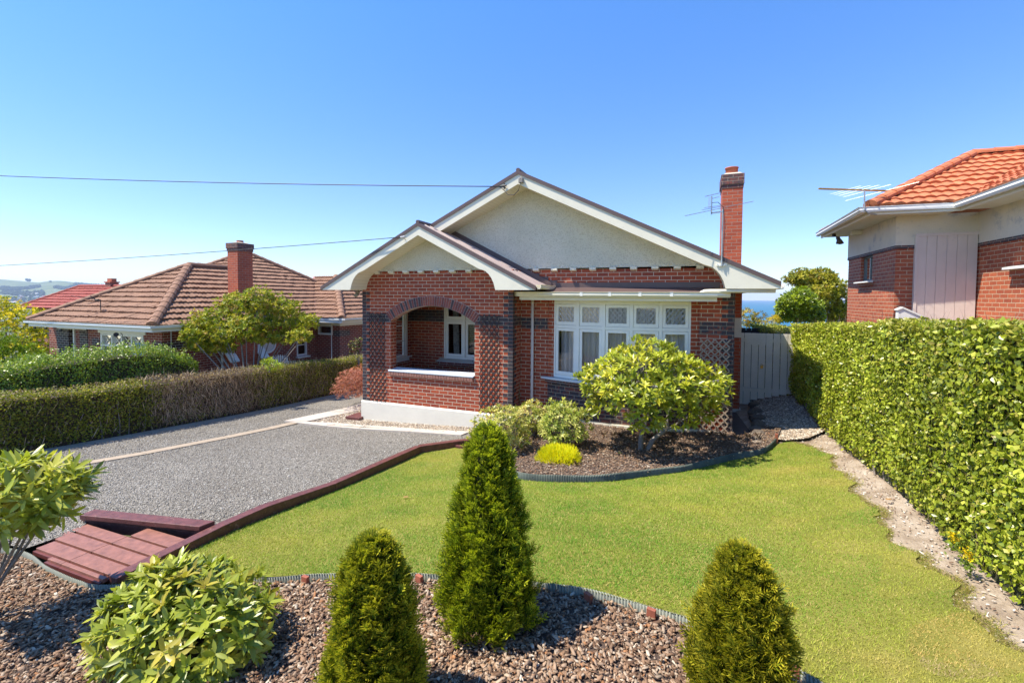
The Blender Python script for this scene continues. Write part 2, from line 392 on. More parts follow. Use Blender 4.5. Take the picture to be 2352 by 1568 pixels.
# vectorised leaf clouds ------------------------------------------------------
TPL = {
    'dia': (np.array([(0, 0, 0), (.5, .5, .10), (1, 0, 0), (.5, -.5, .10)]), [(0, 1, 2), (0, 2, 3)]),
    'leaf': (np.array([(0, 0, 0), (.3, .42, .07), (.3, 0, 0), (.3, -.42, .07), (.7, .40, .03), (.72, 0, -.04), (.7, -.40, .03), (1, 0, -.12)]),
             [(0, 2, 1), (0, 3, 2), (1, 2, 5), (1, 5, 4), (2, 3, 6), (2, 6, 5), (4, 5, 7), (5, 6, 7)]),
    'blade': (np.array([(0, -.5, 0), (0, .5, 0), (1, 0, 0)]), [(0, 1, 2)]),
    'chip': (np.array([(-.5, -.32, 0), (.1, -.5, 0), (.5, -.2, 0), (.42, .38, 0), (-.3, .5, 0),
                       (-.46, -.30, 1), (.1, -.44, 1), (.45, -.18, 1), (.38, .33, 1), (-.28, .44, 1)]),
             [(5, 6, 7), (5, 7, 8), (5, 8, 9), (0, 1, 6), (0, 6, 5), (1, 2, 7), (1, 7, 6), (2, 3, 8), (2, 8, 7), (3, 4, 9), (3, 9, 8), (4, 0, 5), (4, 5, 9)]),
    'stone': (np.array([(-.5, 0, 0), (0, -.5, 0), (.5, 0, 0), (0, .5, 0), (-.28, -.28, .5), (.28, -.3, .55), (.3, .28, .5), (-.28, .3, .55),
                        (0, 0, .75)]),
              [(0, 1, 4), (1, 5, 4), (1, 2, 5), (2, 6, 5), (2, 3, 6), (3, 7, 6), (3, 0, 7), (0, 4, 7), (4, 5, 8), (5, 6, 8), (6, 7, 8), (7, 4, 8)]),
}
def nrmz(a): return a / np.maximum(np.linalg.norm(a, axis=1, keepdims=True), 1e-9)
def cloud(name, P, D, Nn, Ln, Wd, cols, mat, parent=None, shape='dia', T=None, smooth=False):
    """instances baked to one mesh: P origin, D length axis, Nn normal hint"""
    tv, tf = TPL[shape]; n = len(P); k = len(tv)
    D = nrmz(np.asarray(D, float)); S = nrmz(np.cross(Nn, D)); U = np.cross(D, S)
    cols = np.array(cols, float)
    if mat in (M_LEAF, M_GLOSSLEAF, M_GRASS):
        g = (cols[:, 1] > cols[:, 0] * .8) & (cols[:, 1] < .6); cols[g] = cols[g] * (np.array([1.5, 1.22, .8]) if mat is not M_GRASS else np.array([1.3, 1.16, .85]))
    Ln = np.broadcast_to(Ln, (n,)); Wd = np.broadcast_to(Wd, (n,)); T_ = Wd if T is None else np.broadcast_to(T, (n,))
    V = (P[:, None, :] + D[:, None, :] * (tv[None, :, 0:1] * Ln[:, None, None]) + S[:, None, :] * (tv[None, :, 1:2] * Wd[:, None, None])
         + U[:, None, :] * (tv[None, :, 2:3] * T_[:, None, None]))
    V = V.reshape(-1, 3)
    if parent is not None: V = V - np.array(worldloc(parent))
    tf = np.array(tf); idx = (tf[None] + (np.arange(n) * k)[:, None, None]).reshape(-1)
    nf = n * len(tf)
    me = bpy.data.meshes.new(name)
    me.vertices.add(len(V)); me.vertices.foreach_set('co', V.astype('f').ravel())
    me.loops.add(nf * 3); me.loops.foreach_set('vertex_index', idx.astype('i'))
    me.polygons.add(nf); me.polygons.foreach_set('loop_start', (np.arange(nf) * 3).astype('i'))
    me.update(calc_edges=True)
    ca = me.color_attributes.new('leafcol', 'FLOAT_COLOR', 'POINT')
    c4 = np.ones((n, 4), 'f'); c4[:, :3] = np.clip(cols, 0, 1)
    ca.data.foreach_set('color', np.repeat(c4, k, axis=0).ravel())
    if smooth: me.polygons.foreach_set('use_smooth', np.ones(nf, bool))
    me.materials.append(mat)
    o = bpy.data.objects.new(name, me); COL.objects.link(o)
    if parent is not None: o.parent = parent
    return o
def rdir(n): return nrmz(RNG.normal(size=(n, 3)))
WARMTH = np.array([1.0, 1.0, 1.0])
def pal(n, cols, w=None, jit=0.15):
    cols = np.array(cols, float); i = RNG.choice(len(cols), n, p=w)
    c = cols[i] * (1 + RNG.normal(0, jit, (n, 1))); return np.clip(c, 0.004, 1)
def vnoise(x, y, sc, seed=0):
    r = np.random.default_rng(seed + 100); o = np.zeros_like(np.asarray(x, float))
    for k in range(9):
        a, b, p = r.normal(size=2), 0, r.uniform(0, 6.28); f = sc * 2 ** (k % 3)
        o = o + np.sin((a[0] * x + a[1] * y) * f + p) / (1 + (k % 3))
    return o / 3.2

# ------------------------------------------------------------------ ground heights
def tps(ctrl, lam=0.02):
    c = np.array(ctrl, float); n = len(c)
    def phi(r2): return np.where(r2 > 1e-12, 0.5 * r2 * np.log(np.maximum(r2, 1e-12)), 0)
    d2 = ((c[:, None, :2] - c[None, :, :2]) ** 2).sum(2)
    A = np.zeros((n + 3, n + 3)); A[:n, :n] = phi(d2) + lam * np.eye(n); A[:n, n] = 1; A[:n, n + 1:] = c[:, :2]; A[n, :n] = 1; A[n + 1:, :n] = c[:, :2].T
    w = np.linalg.solve(A, np.concatenate([c[:, 2], [0, 0, 0]]))
    def f(x, y):
        x = np.clip(np.asarray(x, float), -16, 16); y = np.clip(np.asarray(y, float), -12, 13)
        r2 = (x[..., None] - c[:, 0]) ** 2 + (y[..., None] - c[:, 1]) ** 2
        return (phi(r2) * w[:n]).sum(-1) + w[n] + w[n + 1] * x + w[n + 2] * y
    return f
HD = tps([(-3.3, -5.5, .34), (-3.3, -2.2, .10), (-3.3, -.45, -.01), (-3.3, 2.2, -.11), (-1.2, 1.4, -.04), (0, 0, -.01), (3.1, 0, .12),
          (3.0, -2.1, .26), (2.95, -4.4, .385), (2.9, -5.8, .52), (2.85, -7.15, .54), (1.5, -6.6, .53), (-1, -.9, .0), (1, -.8, .04), (3.2, -.6, .12),
          (-3.3, -8, .55), (0, -8, .62), (-6, -5, .1), (-1.2, -6, .43), (-7, 0, -.5), (-7, 5, -.6), (-12, -3, -.4), (-3.3, 8, -.4), (-14, 8, -.9),
          (3, -12, .8), (-8, -12, .5)])
HL = tps([(3.1, -7.1, .50), (3.05, -5.8, .46), (3.05, -4.4, .32), (3.05, -2.1, .17), (3.9, -1.2, .2), (5.5, -1.5, .33), (7, -2.3, .42), (9, -1.5, .52),
          (10.2, 1.5, .66), (10.2, -2, .76), (10.2, -6, .80), (6, -6, .72), (8, -5.5, .76), (6, -4, .58), (8, -3.5, .64), (4.5, -6.8, .60),
          (8, -9, .85), (10, -9.5, .9), (1, -9, .60), (1, -7.6, .54), (2.6, -7.5, .54), (9.3, 3.5, .45), (10.3, 3.6, .72), (12, 2, .9), (12, -6, 1.0), (9.4, 6, .3), (14, 10, .6), (5, .3, .40), (8.6, .4, .42)])
def on_ray(px, py, D): return EYE + ray(px, py) * D
def ray(px, py): return CAMM @ np.array([(px - CX) / F, -(py - CYP) / F, -1.])
def G(px, py, H=HL, off=0.0):
    """point of the ground seen at a given place of the photograph"""
    d = ray(px, py); t = 2.0
    for _ in range(60):
        p = EYE + t * d; e = p[2] - (float(H(p[0], p[1])) + off)
        t += e / max(0.15, -d[2]) * 0.6
        if abs(e) < 1e-4: break
    p = EYE + t * d
    return (float(p[0]), float(p[1]), float(p[2]))
def G2(pts, H=HL): return [G(x, y, H)[:2] for x, y in pts]
def inpoly(x, y, poly):
    x = np.asarray(x); y = np.asarray(y); r = np.zeros(x.shape, bool); n = len(poly)
    for i in range(n):
        x0, y0 = poly[i]; x1, y1 = poly[(i + 1) % n]
        c = ((y0 > y) != (y1 > y)) & (x < (x1 - x0) * (y - y0) / (y1 - y0 + 1e-12) + x0); r ^= c
    return r
def sheet(name, poly, H, off, mat, step=0.35, kind='structure', parent=None):
    P = [Vector(p) for p in poly]; xs = [p[0] for p in poly]; ys = [p[1] for p in poly]
    gx, gy = np.meshgrid(np.arange(min(xs), max(xs), step), np.arange(min(ys), max(ys), step))
    gx = gx.ravel() + 0.01; gy = gy.ravel() + 0.013; k = inpoly(gx, gy, poly)
    pts = P + [Vector((a, b)) for a, b in zip(gx[k], gy[k])]
    res = delaunay_2d_cdt(pts, [], [list(range(len(P)))], 1, 1e-4)
    vs = np.array([(v.x, v.y) for v in res[0]]); z = H(vs[:, 0], vs[:, 1]) + off
    me = bpy.data.meshes.new(name); me.from_pydata([(a, b, c) for (a, b), c in zip(vs, z)], [], [list(f) for f in res[2]])
    me.polygons.foreach_set('use_smooth', [True] * len(me.polygons)); me.materials.append(mat)
    bm = bmesh.new(); bm.from_mesh(me)
    bmesh.ops.recalc_face_normals(bm, faces=bm.faces)
    if sum(f.normal.z for f in bm.faces) < 0: bmesh.ops.reverse_faces(bm, faces=bm.faces)
    bm.to_mesh(me); bm.free()
    o = bpy.data.objects.new(name, me); place(o, parent)
    if kind and parent is None: o['kind'] = kind
    return o
def scatter(n, poly, dens=None):
    xs = [p[0] for p in poly]; ys = [p[1] for p in poly]; X = []; Y = []; tot = 0
    while tot < n:
        x = RNG.uniform(min(xs), max(xs), n); y = RNG.uniform(min(ys), max(ys), n); k = inpoly(x, y, poly)
        if dens is not None: k &= RNG.uniform(size=n) < dens(x, y)
        X.append(x[k]); Y.append(y[k]); tot += k.sum()
    return np.concatenate(X)[:n], np.concatenate(Y)[:n]

# ================================================================== SETTING
# ---- base ground out to the far coast
def base_ground():
    def far(a, b, n): return list(np.sign(a) * np.geomspace(abs(a), abs(b), n))
    xs = far(-15000, -18, 34) + list(np.linspace(-16, 16, 55)) + far(18, 5200, 20)
    ys = far(-400, -14, 8) + list(np.linspace(-12, 13, 45)) + far(15, 15000, 32)
    X, Y = np.meshgrid(xs, ys)
    near = np.minimum(HD(X, Y), HL(X, Y)) - 0.16
    dist = np.sqrt(np.maximum(0, np.abs(X) - 16) ** 2 + np.maximum(0, Y - 13) ** 2)
    az = np.degrees(np.arctan2(-(X - 8), np.maximum(Y + 10, 1e-3)))
    k = np.clip((az - 34) / 12, 0, 1); k = k * k * (3 - 2 * k); floor = -95 - k * 12
    Z = np.maximum(near - 0.13 * dist, floor)
    nx, ny = len(xs), len(ys)
    V = np.stack([X.ravel(), Y.ravel(), Z.ravel()], 1)
    fs = [(j * nx + i, j * nx + i + 1, (j + 1) * nx + i + 1, (j + 1) * nx + i) for j in range(ny - 1) for i in range(nx - 1)]
    me = bpy.data.meshes.new('ground'); me.from_pydata([tuple(v) for v in V], [], fs); me.materials.append(M_LAND)
    me.polygons.foreach_set('use_smooth', [True] * len(fs))
    o = bpy.data.objects.new('ground', me); COL.objects.link(o); o['kind'] = 'structure'
base_ground()

w = MB(); w.face([(-150, 150, -80), (30000, 150, -80), (30000, 32000, -80), (-5000, 32000, -80)])
tag(w.build('sea', M_WATER), kind='structure')

# ---- hills beyond the flat land on the left
def hill_h(u, v):
    """u: 0..1 across the visible bearing (left to right), v: distance fraction"""
    ridge = np.interp(u, [-1.5, -.6, -.2, 0, .07, .12, .2, .3, .42, .5, .58, .66, .72, .85, 1.0, 1.3, 2.2],
                      [70, 118, 112, 101, 98, 97, 93, 87, 79, 74, 84, 86, 82, 66, 60, 30, -10])
    return ridge
HS = 3.0      # the hills stand this many times farther off than their drawing unit
def hs(p): return tuple(EYE[i] + HS * (p[i] - EYE[i]) for i in range(3))
HILLD = [1350, 1500, 1650, 1850, 2050, 2250, 2450, 2650, 2900, 3300, 3800]
def hill_pt(u, Z):
    # direction across the bearing of the photograph's left edge
    px = -60 + 300 * u
    d = ray(px, 683); d = d / (-(CAMM.T @ d)[2])
    return EYE[0] + d[0] * Z, EYE[1] + d[1] * Z
HPROF = ([1350, 1500, 1650, 1850, 2050, 2300, 2500, 2700, 2850, 3300, 3900], [-31, -26, -18, -4, 12, 38, 66, 92, 100, 80, 20])
def hill_z(u, Z):
    base = np.interp(Z, *HPROF) / 100.0; r = hill_h(u, 0)
    x, y = hill_pt(u, Z) if np.isscalar(u) else (0, 0)
    n = 5.0 * vnoise(np.array(x), np.array(y), 0.006, 3) * np.clip((Z - 1500) / 600, 0, 1) * (1 - np.clip((Z - 2500) / 300, 0, 1) * 0.8)
    return float(base * r if base > 0 else base * 100) + float(n)
def hills():
    us = np.linspace(-1.5, 2.2, 90); zs = np.concatenate([np.linspace(1350, 2850, 34), [3100, 3500, 3900]])
    V = []; nx = len(us)
    for Z in zs:
        for u in us:
            x, y = hill_pt(u, Z); V.append(hs((x, y, hill_z(float(u), float(Z)))))
    fs = [(j * nx + i, j * nx + i + 1, (j + 1) * nx + i + 1, (j + 1) * nx + i) for j in range(len(zs) - 1) for i in range(nx - 1)]
    me = bpy.data.meshes.new('hills'); me.from_pydata(V, [], fs); me.materials.append(M_HILL)
    me.polygons.foreach_set('use_smooth', [True] * len(fs))
    o = bpy.data.objects.new('hills', me); COL.objects.link(o); o['kind'] = 'structure'
hills()
def hill_hit(px, py):
    """place on the hillside seen at a picture place"""
    u = (px + 60) / 300.0; best = None
    for Z in np.linspace(1400, 2850, 120):
        x, y = hill_pt(u, Z); z = hill_z(u, float(Z))
        q = CAMM.T @ (np.array([x, y, z]) - EYE); sy = CYP - F * q[1] / -q[2]
        if best is None or sy < best[0]: best = (sy, *hs((x, y, z)), Z)
        if sy <= py: return (*hs((x, y, z)), Z)
    return best[1:]
# woods on the hill: bands of trees, each band one mass
def wood(name, band, n, size, label, group=None):
    P = []
    for _ in range(n * 3):
        t = random.random(); i = random.randrange(len(band) - 1); (x0, a0, b0), (x1, a1, b1) = band[i], band[i + 1]
        px = x0 + (x1 - x0) * t; lo = a0 + (a1 - a0) * t; hi = b0 + (b1 - b0) * t
        h = hill_hit(px, lo + (hi - lo) * random.random())
        if h: P.append(h)
        if len(P) >= n: break
    m = MB()
    for x, y, z, Z in P:
        r = size * random.uniform(.6, 1.3); hh = r * random.uniform(.9, 1.6); k = 6; a0 = random.random() * 6
        b = [(x + r * cos(a0 + 2 * pi * i / k), y + r * sin(a0 + 2 * pi * i / k), z - 6) for i in range(k)]
        mid = [(x + r * 1.1 * cos(a0 + 2 * pi * i / k), y + r * 1.1 * sin(a0 + 2 * pi * i / k), z + hh * .6) for i in range(k)]
        for i in range(k):
            m.face([b[i], b[(i + 1) % k], mid[(i + 1) % k], mid[i]]); m.face([mid[i], mid[(i + 1) % k], (x, y, z + hh * 1.3)])
    o = m.build(name, M_WOOD, weld=False); tag(o, label, 'trees', group, 'stuff')
wood('wood', [(-60, 650, 656), (0, 661, 666), (15, 659, 667), (40, 662, 667), (70, 658, 664), (94, 656, 660)], 620, 13, 'dark band of trees across the far hillside')
wood('wood', [(4, 672, 675), (20, 670, 677), (45, 671, 680), (75, 672, 683), (100, 668, 680)], 900, 14, 'broad dark wood low on the far hill above the town')
wood('wood', [(125, 657, 662), (150, 660, 666), (170, 656, 664)], 220, 13, 'dark trees on the hill above the red roof')
wood('wood', [(170, 651, 656), (200, 650, 656), (240, 653, 658)], 240, 12, 'dark trees along the right end of the ridge')
wood('wood', [(-60, 681, 694), (20, 684, 696), (60, 685, 697), (110, 686, 697), (140, 684, 697)], 260, 11, 'dark trees between the houses of the far town')
for px, py, s in ((66, 646, 46), (118, 649, 26)):
    h = hill_hit(px, py)
    m = MB(); x, y, z, Z = h
    for q in range(7):
        cx, cy, cz = x + random.uniform(-s, s) * .5, y + random.uniform(-s, s) * .5, z + s * random.uniform(.4, 1.0); r = s * random.uniform(.35, .6)
        ico = [(cx + r * a, cy + r * b, cz + r * c) for a, b, c in ((1, 0, 0), (0, 1, 0), (-1, 0, 0), (0, -1, 0), (0, 0, 1), (0, 0, -1))]
        for a, b in ((0, 1), (1, 2), (2, 3), (3, 0)): m.face([ico[a], ico[b], ico[4]]); m.face([ico[b], ico[a], ico[5]])
    m.ring([((x, y, z - 8), s * .12), ((x, y, z + s * .7), s * .08)], 6)
    o = m.build('hill_tree', M_WOOD, weld=False)
    tag(o, 'lone dark tree standing on the bare top of the far hill' if s > 30 else 'small dark tree on the far ridge where two hills meet', 'tree')

# ---- far town
def town():
    proto = []
    for rm in (M_TOWNR, M_TOWNG, M_TOWNW):
        m = MB(); m.box(-6, 6, -4, 4, 0, 4.5)
        o = m.build('wall', M_TOWNW, None); r = MB()
        r.face([(-6.5, -4.5, 4.4), (6.5, -4.5, 4.4), (6.5, 0, 7), (-6.5, 0, 7)]); r.face([(6.5, 4.5, 4.4), (-6.5, 4.5, 4.4), (-6.5, 0, 7), (6.5, 0, 7)])
        r.face([(-6.5, -4.5, 4.4), (-6.5, 0, 7), (-6.5, 4.5, 4.4)]); r.face([(6.5, -4.5, 4.4), (6.5, 4.5, 4.4), (6.5, 0, 7)])
        q = r.build('roof', rm, None); proto.append((o.data, q.data))
        bpy.data.objects.remove(o); bpy.data.objects.remove(q)
    kinds = [('pale house with a red roof in the far town', .3), ('pale house with a grey roof in the far town', .35), ('white roofed house in the far town', .35)]
    for i in range(58):
        k = int(RNG.choice(3, p=[.3, .35, .35]))
        px = random.uniform(-20, 150); py = random.uniform(681, 697); h = hill_hit(px, py)
        if h is None:
            continue
        x, y, z, Z = h
        e = empty('town_house', (x, y, z - 1), kinds[k][0], 'house', ('red', 'grey', 'white')[k] + ' roofed houses of the far town')
        e.rotation_euler = (0, 0, random.uniform(0, 3.1)); s = random.uniform(1.5, 2.6); e.scale = (s, s, s)
        for nm, d in zip(('wall', 'roof'), proto[k]):
            o = bpy.data.objects.new(nm, d); COL.objects.link(o); o.parent = e
    h = hill_hit(81, 678.5); x, y, z, Z = h
    m = MB(); m.box(x - 70, x + 70, y - 24, y + 24, z, z + 18); e = empty('farm_shed', (x, y, z), 'long white shed with a reddish base on the far hill', 'shed'); m.build('wall', M_TOWNW, e)
    r = MB(); r.prism([(x - 72, y - 26, z + 18), (x - 72, y + 26, z + 18), (x - 72, y, z + 28)], (144, 0, 0)); r.build('roof', M_TOWNW, e)
town()

# ---- traced outlines on the ground
def zc(ox, oy, sc, pts): return [((ox + x / sc) / 1.632653, (oy + y / sc) / 1.632653) for x, y in pts]
EDGE_FAR_PX = [(1092, 1012), (1112, 1040), (1140, 1072)] + zc(1700, 1500, 1.809, [(400, 525), (560, 550), (790, 558), (1050, 552), (1300, 520), (1530, 490), (1700, 455), (1880, 410), (2100, 365), (2190, 295)])
EDGE_FAR = G2(EDGE_FAR_PX)
EDGE_NEAR_PX = [(-260, 1235), (-60, 1240), (56, 1261), (120, 1290), (187, 1317), (232, 1323), (300, 1327), (450, 1329), (637, 1323), (708, 1319), (820, 1317), (927, 1316), (1027, 1318), (1120, 1322), (1234, 1336),
                (1345, 1353), (1490, 1390), (1610, 1426), (1700, 1466), (1800, 1517), (1890, 1570), (2010, 1650)]
EDGE_NEAR = [(-1.2, -7.55), (-.3, -7.5), (.6, -7.36), (1.2, -7.24), (1.62, -7.20), (2.1, -7.26), (2.62, -7.265), (2.95, -7.20)] + G2(EDGE_NEAR_PX)[7:]
LAWN_R = G2([(1800, 1015), (1850, 1020), (1890, 1047), (1925, 1092), (1972, 1150), (1990, 1185), (2050, 1240), (2090, 1290), (2160, 1335), (2200, 1392), (2262, 1450), (2330, 1500), (2400, 1560), (2500, 1650)])
_lr = []
for (ax, ay), (bx_, by_) in zip(LAWN_R, LAWN_R[1:]):
    for q in range(6):
        u_ = q / 6; x_, y_ = ax + (bx_ - ax) * u_, ay + (by_ - ay) * u_; _lr.append((x_ + .05 + .06 * sin(y_ * 5.1) + .045 * sin(y_ * 13 + 1) + random.uniform(-.03, .03), y_))
LAWN_R = _lr
LAWN = [(3.02, -7.12), (3.03, -5.6), (3.04, -4.4), (3.06, -2.1), (3.75, -1.28)] + EDGE_FAR + LAWN_R + [EDGE_NEAR[-1]] + EDGE_NEAR[::-1][1:-7]
BED_FAR = EDGE_FAR + G2([(1795, 990), (1760, 985), (1735, 1000), (1690, 1010)]) + [(8.8, .6), (8.1, .56), (6.5, .25), (4.86, .56), (4.2, .56), (4.2, -.05), (3.95, -.6), (3.85, -1.0)]
BED_NEAR = EDGE_NEAR + [(9.4, -9.9), (4, -10.4), (-1.5, -9.8), (-2.2, -8.2)]

DRIVE = [(-3.75, -12), (-2.4, -12), (-2.4, -8.2)] + EDGE_NEAR[:4] + [(1.52, -7.19), (1.52, -7.0), (1.52, -6.72), (1.27, -6.52), (1.27, -6.43), (2.93, -6.03), (2.96, -4.4), (2.98, -2.15), (3.66, -1.2), (4.15, -.9), (4.19, .2), (0.02, .2), (0.02, 11), (-3.75, 11)]
sheet('driveway', DRIVE, HD, 0.0, M_GRAVEL)
sheet('lawn', LAWN, HL, 0.0, M_LAWN, 0.3)
sheet('garden_bed', BED_FAR, HL, 0.07, M_SOIL, 0.3)
sheet('garden_bed', BED_NEAR, HL, -0.07, M_SOIL, 0.3)
DIRT = [(8.6, -9.6), (12.2, -9.6), (12.2, 4.2), (9.0, 4.2), (9.2, .4), (8.9, -1.6)]
sheet('bare_soil', DIRT, HL, -0.03, M_DIRT, 0.3)
z8 = lambda pts: G2(zc(2600, 1100, 2.24, pts))
PEB_R = z8([(500, 890), (860, 868), (905, 900), (980, 1010), (1035, 1100), (1105, 1165), (960, 1228), (780, 1245), (700, 1235), (690, 1190), (600, 1120), (520, 1000)])
sheet('gravel_path', PEB_R, HL, 0.03, M_PEBBLE)
sheet('side_path', [(8.72, .5), (9.62, .75), (9.55, 2.2), (9.45, 3.6), (9.2, 6.5), (8.72, 6.5)], HL, -0.07, M_DCONC)
# pebble strip between the slab path and the plinth
PEB_P = [(-1.1, -.95), (3.6, -.42), (4.15, -.35), (4.15, .1), (0.0, .1), (0.0, 1.9), (-.74, .9)]
sheet('pebble_strip', PEB_P, HD, 0.015, M_PEBBLE, 0.25)

# concrete slabs of the path, and the thin kerb in the drive
def slabs(name, quads, th, mat, H=HD, off=0.0):
    m = MB()
    for q in quads:
        bot = [(x, y, float(H(x, y)) - .05) for x, y in q]; top = [(x, y, float(H(x, y)) + th) for x, y in q]
        m.face(bot[::-1]); m.face(top)
        for k in range(4): m.face([bot[k], bot[(k + 1) % 4], top[(k + 1) % 4], top[k]])
    o = m.build(name, mat, weld=False); tag(o, kind='structure'); return o
fr = [(-1.62, -1.05), (-.34, -.96), (.60, -.895), (1.94, -.79), (3.25, -.70)]
bk = [(-1.10, -.80), (-.26, -.575), (.52, -.545), (1.95, -.465), (3.30, -.36)]
qs = []
for i in range(4):
    g = .008
    qs.append([(fr[i][0] + g, fr[i][1]), (fr[i + 1][0] - g, fr[i + 1][1]), (bk[i + 1][0] - g, bk[i + 1][1]), (bk[i][0] + g, bk[i][1])])
qs.append([(-1.64, -1.03), (-1.14, -.80), (-.80, .60), (-1.36, .62)])
qs.append([(-1.36, .635), (-.80, .615), (-.45, 2.1), (-1.22, 2.1)])
qs.append([(-1.22, 2.12), (-.45, 2.12), (-.45, 4.1), (-1.22, 4.1)]); qs.append([(-1.22, 4.12), (-.45, 4.12), (-.45, 6.1), (-1.22, 6.1)])
slabs('path', qs, .03, M_CONC2)
kq = []
kp = G2([(112, 1079), (330, 1042), (520, 1005), (700, 966), (835, 930)], HD)
kp = [(-2.08, -6.6), (-2.08, -5.2), (-2.10, -4.0), (-2.12, -2.9), (-2.14, -1.7), (-2.16, -.6), (-2.1, .8), (-2.05, 2.4), (-2.0, 5)] if not kp else kp
a = kp[0]; bb = kp[-1]; dx, dy = bb[0] - a[0], bb[1] - a[1]
kp = [(a[0] - dx * .4, a[1] - dy * .4)] + kp + [(bb[0] + dx * .5, bb[1] + dy * .5)]
print('kerb pts', [tuple(round(c, 2) for c in p) for p in kp])
print('edge near', [tuple(round(c, 2) for c in p) for p in EDGE_NEAR]); print('edge far', [tuple(round(c, 2) for c in p) for p in EDGE_FAR])
print('lawn r', [tuple(round(c, 2) for c in p) for p in LAWN_R]); print('peb', [tuple(round(c, 2) for c in p) for p in PEB_R])
for p, q in zip(kp, kp[1:]):
    n = max(1, int(abs(q[1] - p[1]) / .9))
    for k in range(n):
        u0, u1 = k / n, (k + 1) / n - .01
        x0, y0 = p[0] + (q[0] - p[0]) * u0, p[1] + (q[1] - p[1]) * u0; x1, y1 = p[0] + (q[0] - p[0]) * u1, p[1] + (q[1] - p[1]) * u1
        kq.append([(x0 - .11, y0), (x0 + .11, y0), (x1 + .11, y1), (x1 - .11, y1)])
slabs('kerb_strip', kq, .018, M_CONC)
m = MB(); m.face([(0, 0, 0)] * 3) if False else None
sl = [[(-3.35, y), (-2.95, y), (-2.95, y + 1.15), (-3.35, y + 1.15)] for y in np.arange(-8, 8, 1.17)]
slabs('hedge_kerb', sl, .012, M_CONC)

# ================================================================== THE BRICK BUNGALOW
house = empty('brick_bungalow', (4.3, 5.0, 0.0), 'red brick bungalow with two white edged gables, an arched verandah and a bow window', 'house')
ZP = 0.50          # top of the painted plinth
def hp(name, m, mat, label=None, parent=None, **kw):
    o = m.build(name, mat, parent or house, **kw)
    if label: o['label'] = label
    return o

# ---- verandah front wall with its arch (plane Y = 0, 0.24 thick)
AX, AZ, AR0, AR1 = 2.05, 1.02, 1.98, 2.22
ZT = 3.86
m = MB()
m.box(0, .87, 0, .24, ZP, ZT)
m.box(3.23, 4.19, 0, .24, ZP, ZT)
m.box(.87, 3.23, 0, .24, ZP, 1.30)
xs = np.linspace(.87, 3.23, 33)
for a, b in zip(xs, xs[1:]):
    za, zb = AZ + sqrt(AR0 ** 2 - (a - AX) ** 2), AZ + sqrt(AR0 ** 2 - (b - AX) ** 2)
    m.face([(a, 0, za), (b, 0, zb), (b, 0, ZT), (a, 0, ZT)]); m.face([(b, .24, zb), (a, .24, za), (a, .24, ZT), (b, .24, ZT)])
    m.face([(a, 0, za), (a, .24, za), (b, .24, zb), (b, 0, zb)])
# side walls of the verandah: west wall with window hole, east return
WY0, WY1, WZ0, WZ1 = .45, 1.84, 1.47, 2.92
m.box(0, .14, .24, WY0, ZP, ZT); m.box(0, .14, WY1, 2.3, ZP, ZT); m.box(0, .14, WY0, WY1, ZP, WZ0); m.box(0, .14, WY0, WY1, WZ1, ZT)
m.box(4.05, 4.19, .24, .78, ZP, ZT)
# body walls behind
m.box(0, .20, 2.3, 12, ZP, 3.42); m.box(0.2, 8.58, 11.8, 12, ZP, 3.42); m.box(8.58, 8.78, .78, 12, ZP, 3.42)
hp('wall', m, M_BRICK, 'red brick wall of the arched verandah')
# main front wall around the bow window opening (plane Y = .54)
m = MB(); BX0, BX1 = 4.86, 8.12
m.box(4.192, BX0, .54, .78, ZP, 3.9); m.box(BX1, 8.78, .54, .78, ZP, 3.9); m.box(BX0, BX1, .54, .78, 3.18, 3.9)
hp('wall', m, M_BRICK, 'red brick wall beside and above the bow window')
# inside of the verandah: back wall and ceiling
m = MB(); m.box(.14, 1.24, 2.05, 2.25, ZP, 3.3); m.box(2.62, 4.19, 2.05, 2.25, ZP, 3.3); m.box(1.24, 2.62, 2.05, 2.25, ZP, 1.36); m.box(1.24, 2.62, 2.05, 2.25, 3.05, 3.3)
m.box(4.05, 4.19, .78, 2.05, ZP, 3.3)
hp('wall', m, M_BRICK, 'shaded brick back wall inside the verandah')
m = MB(); m.box(.14, 4.05, .24, 2.05, 3.24, 3.28); hp('ceiling', m, M_CREAM)
m = MB(); m.box(.14, 4.05, .24, 2.05, .50, .60); hp('verandah_floor', m, M_CONC)
m = MB(); m.box(.14, 1.24, 2.044, 2.05, 2.50, 2.84); m.box(.14, .146, 1.86, 2.044, 2.50, 2.84)
hp('dark_band', m, M_BRICKD)

# ---- dark brick quoins, bands and arch
def quoin_col(m, x, y, sx, sy, z0, z1, phase=0, big=.23, small=.115):
    k = phase; z = z0
    while z < z1 - .02:
        a = big if k % 2 == 0 else small; b = small if k % 2 == 0 else big
        x0, x1 = (x, x + sx * a) if sx > 0 else (x + sx * a, x)
        p = .006; h = .078
        # face toward -Y
        m.box(x0 - (p if sx > 0 else 0), x1 + (p if sx < 0 else 0), y - p, y + .004, z, z + h)
        # face on the side
        xx = x if sx > 0 else x
        if sx > 0: m.box(x - p, x + .004, y + .004, y + b, z, z + h)
        else: m.box(x - .004, x + p, y + .004, y + b, z, z + h)
        z += .086; k += 1
for q_ in ((0, 0, 1, 1, ZP + .006, 3.34), (4.19, 0, -1, 1, ZP + .006, 3.34, 1), (8.78, .54, -1, 1, ZP + .006, 3.38, 1)):
    m = MB(); quoin_col(m, *q_); hp('quoin', m, M_BRICKD, 'dark clinker brick corner')
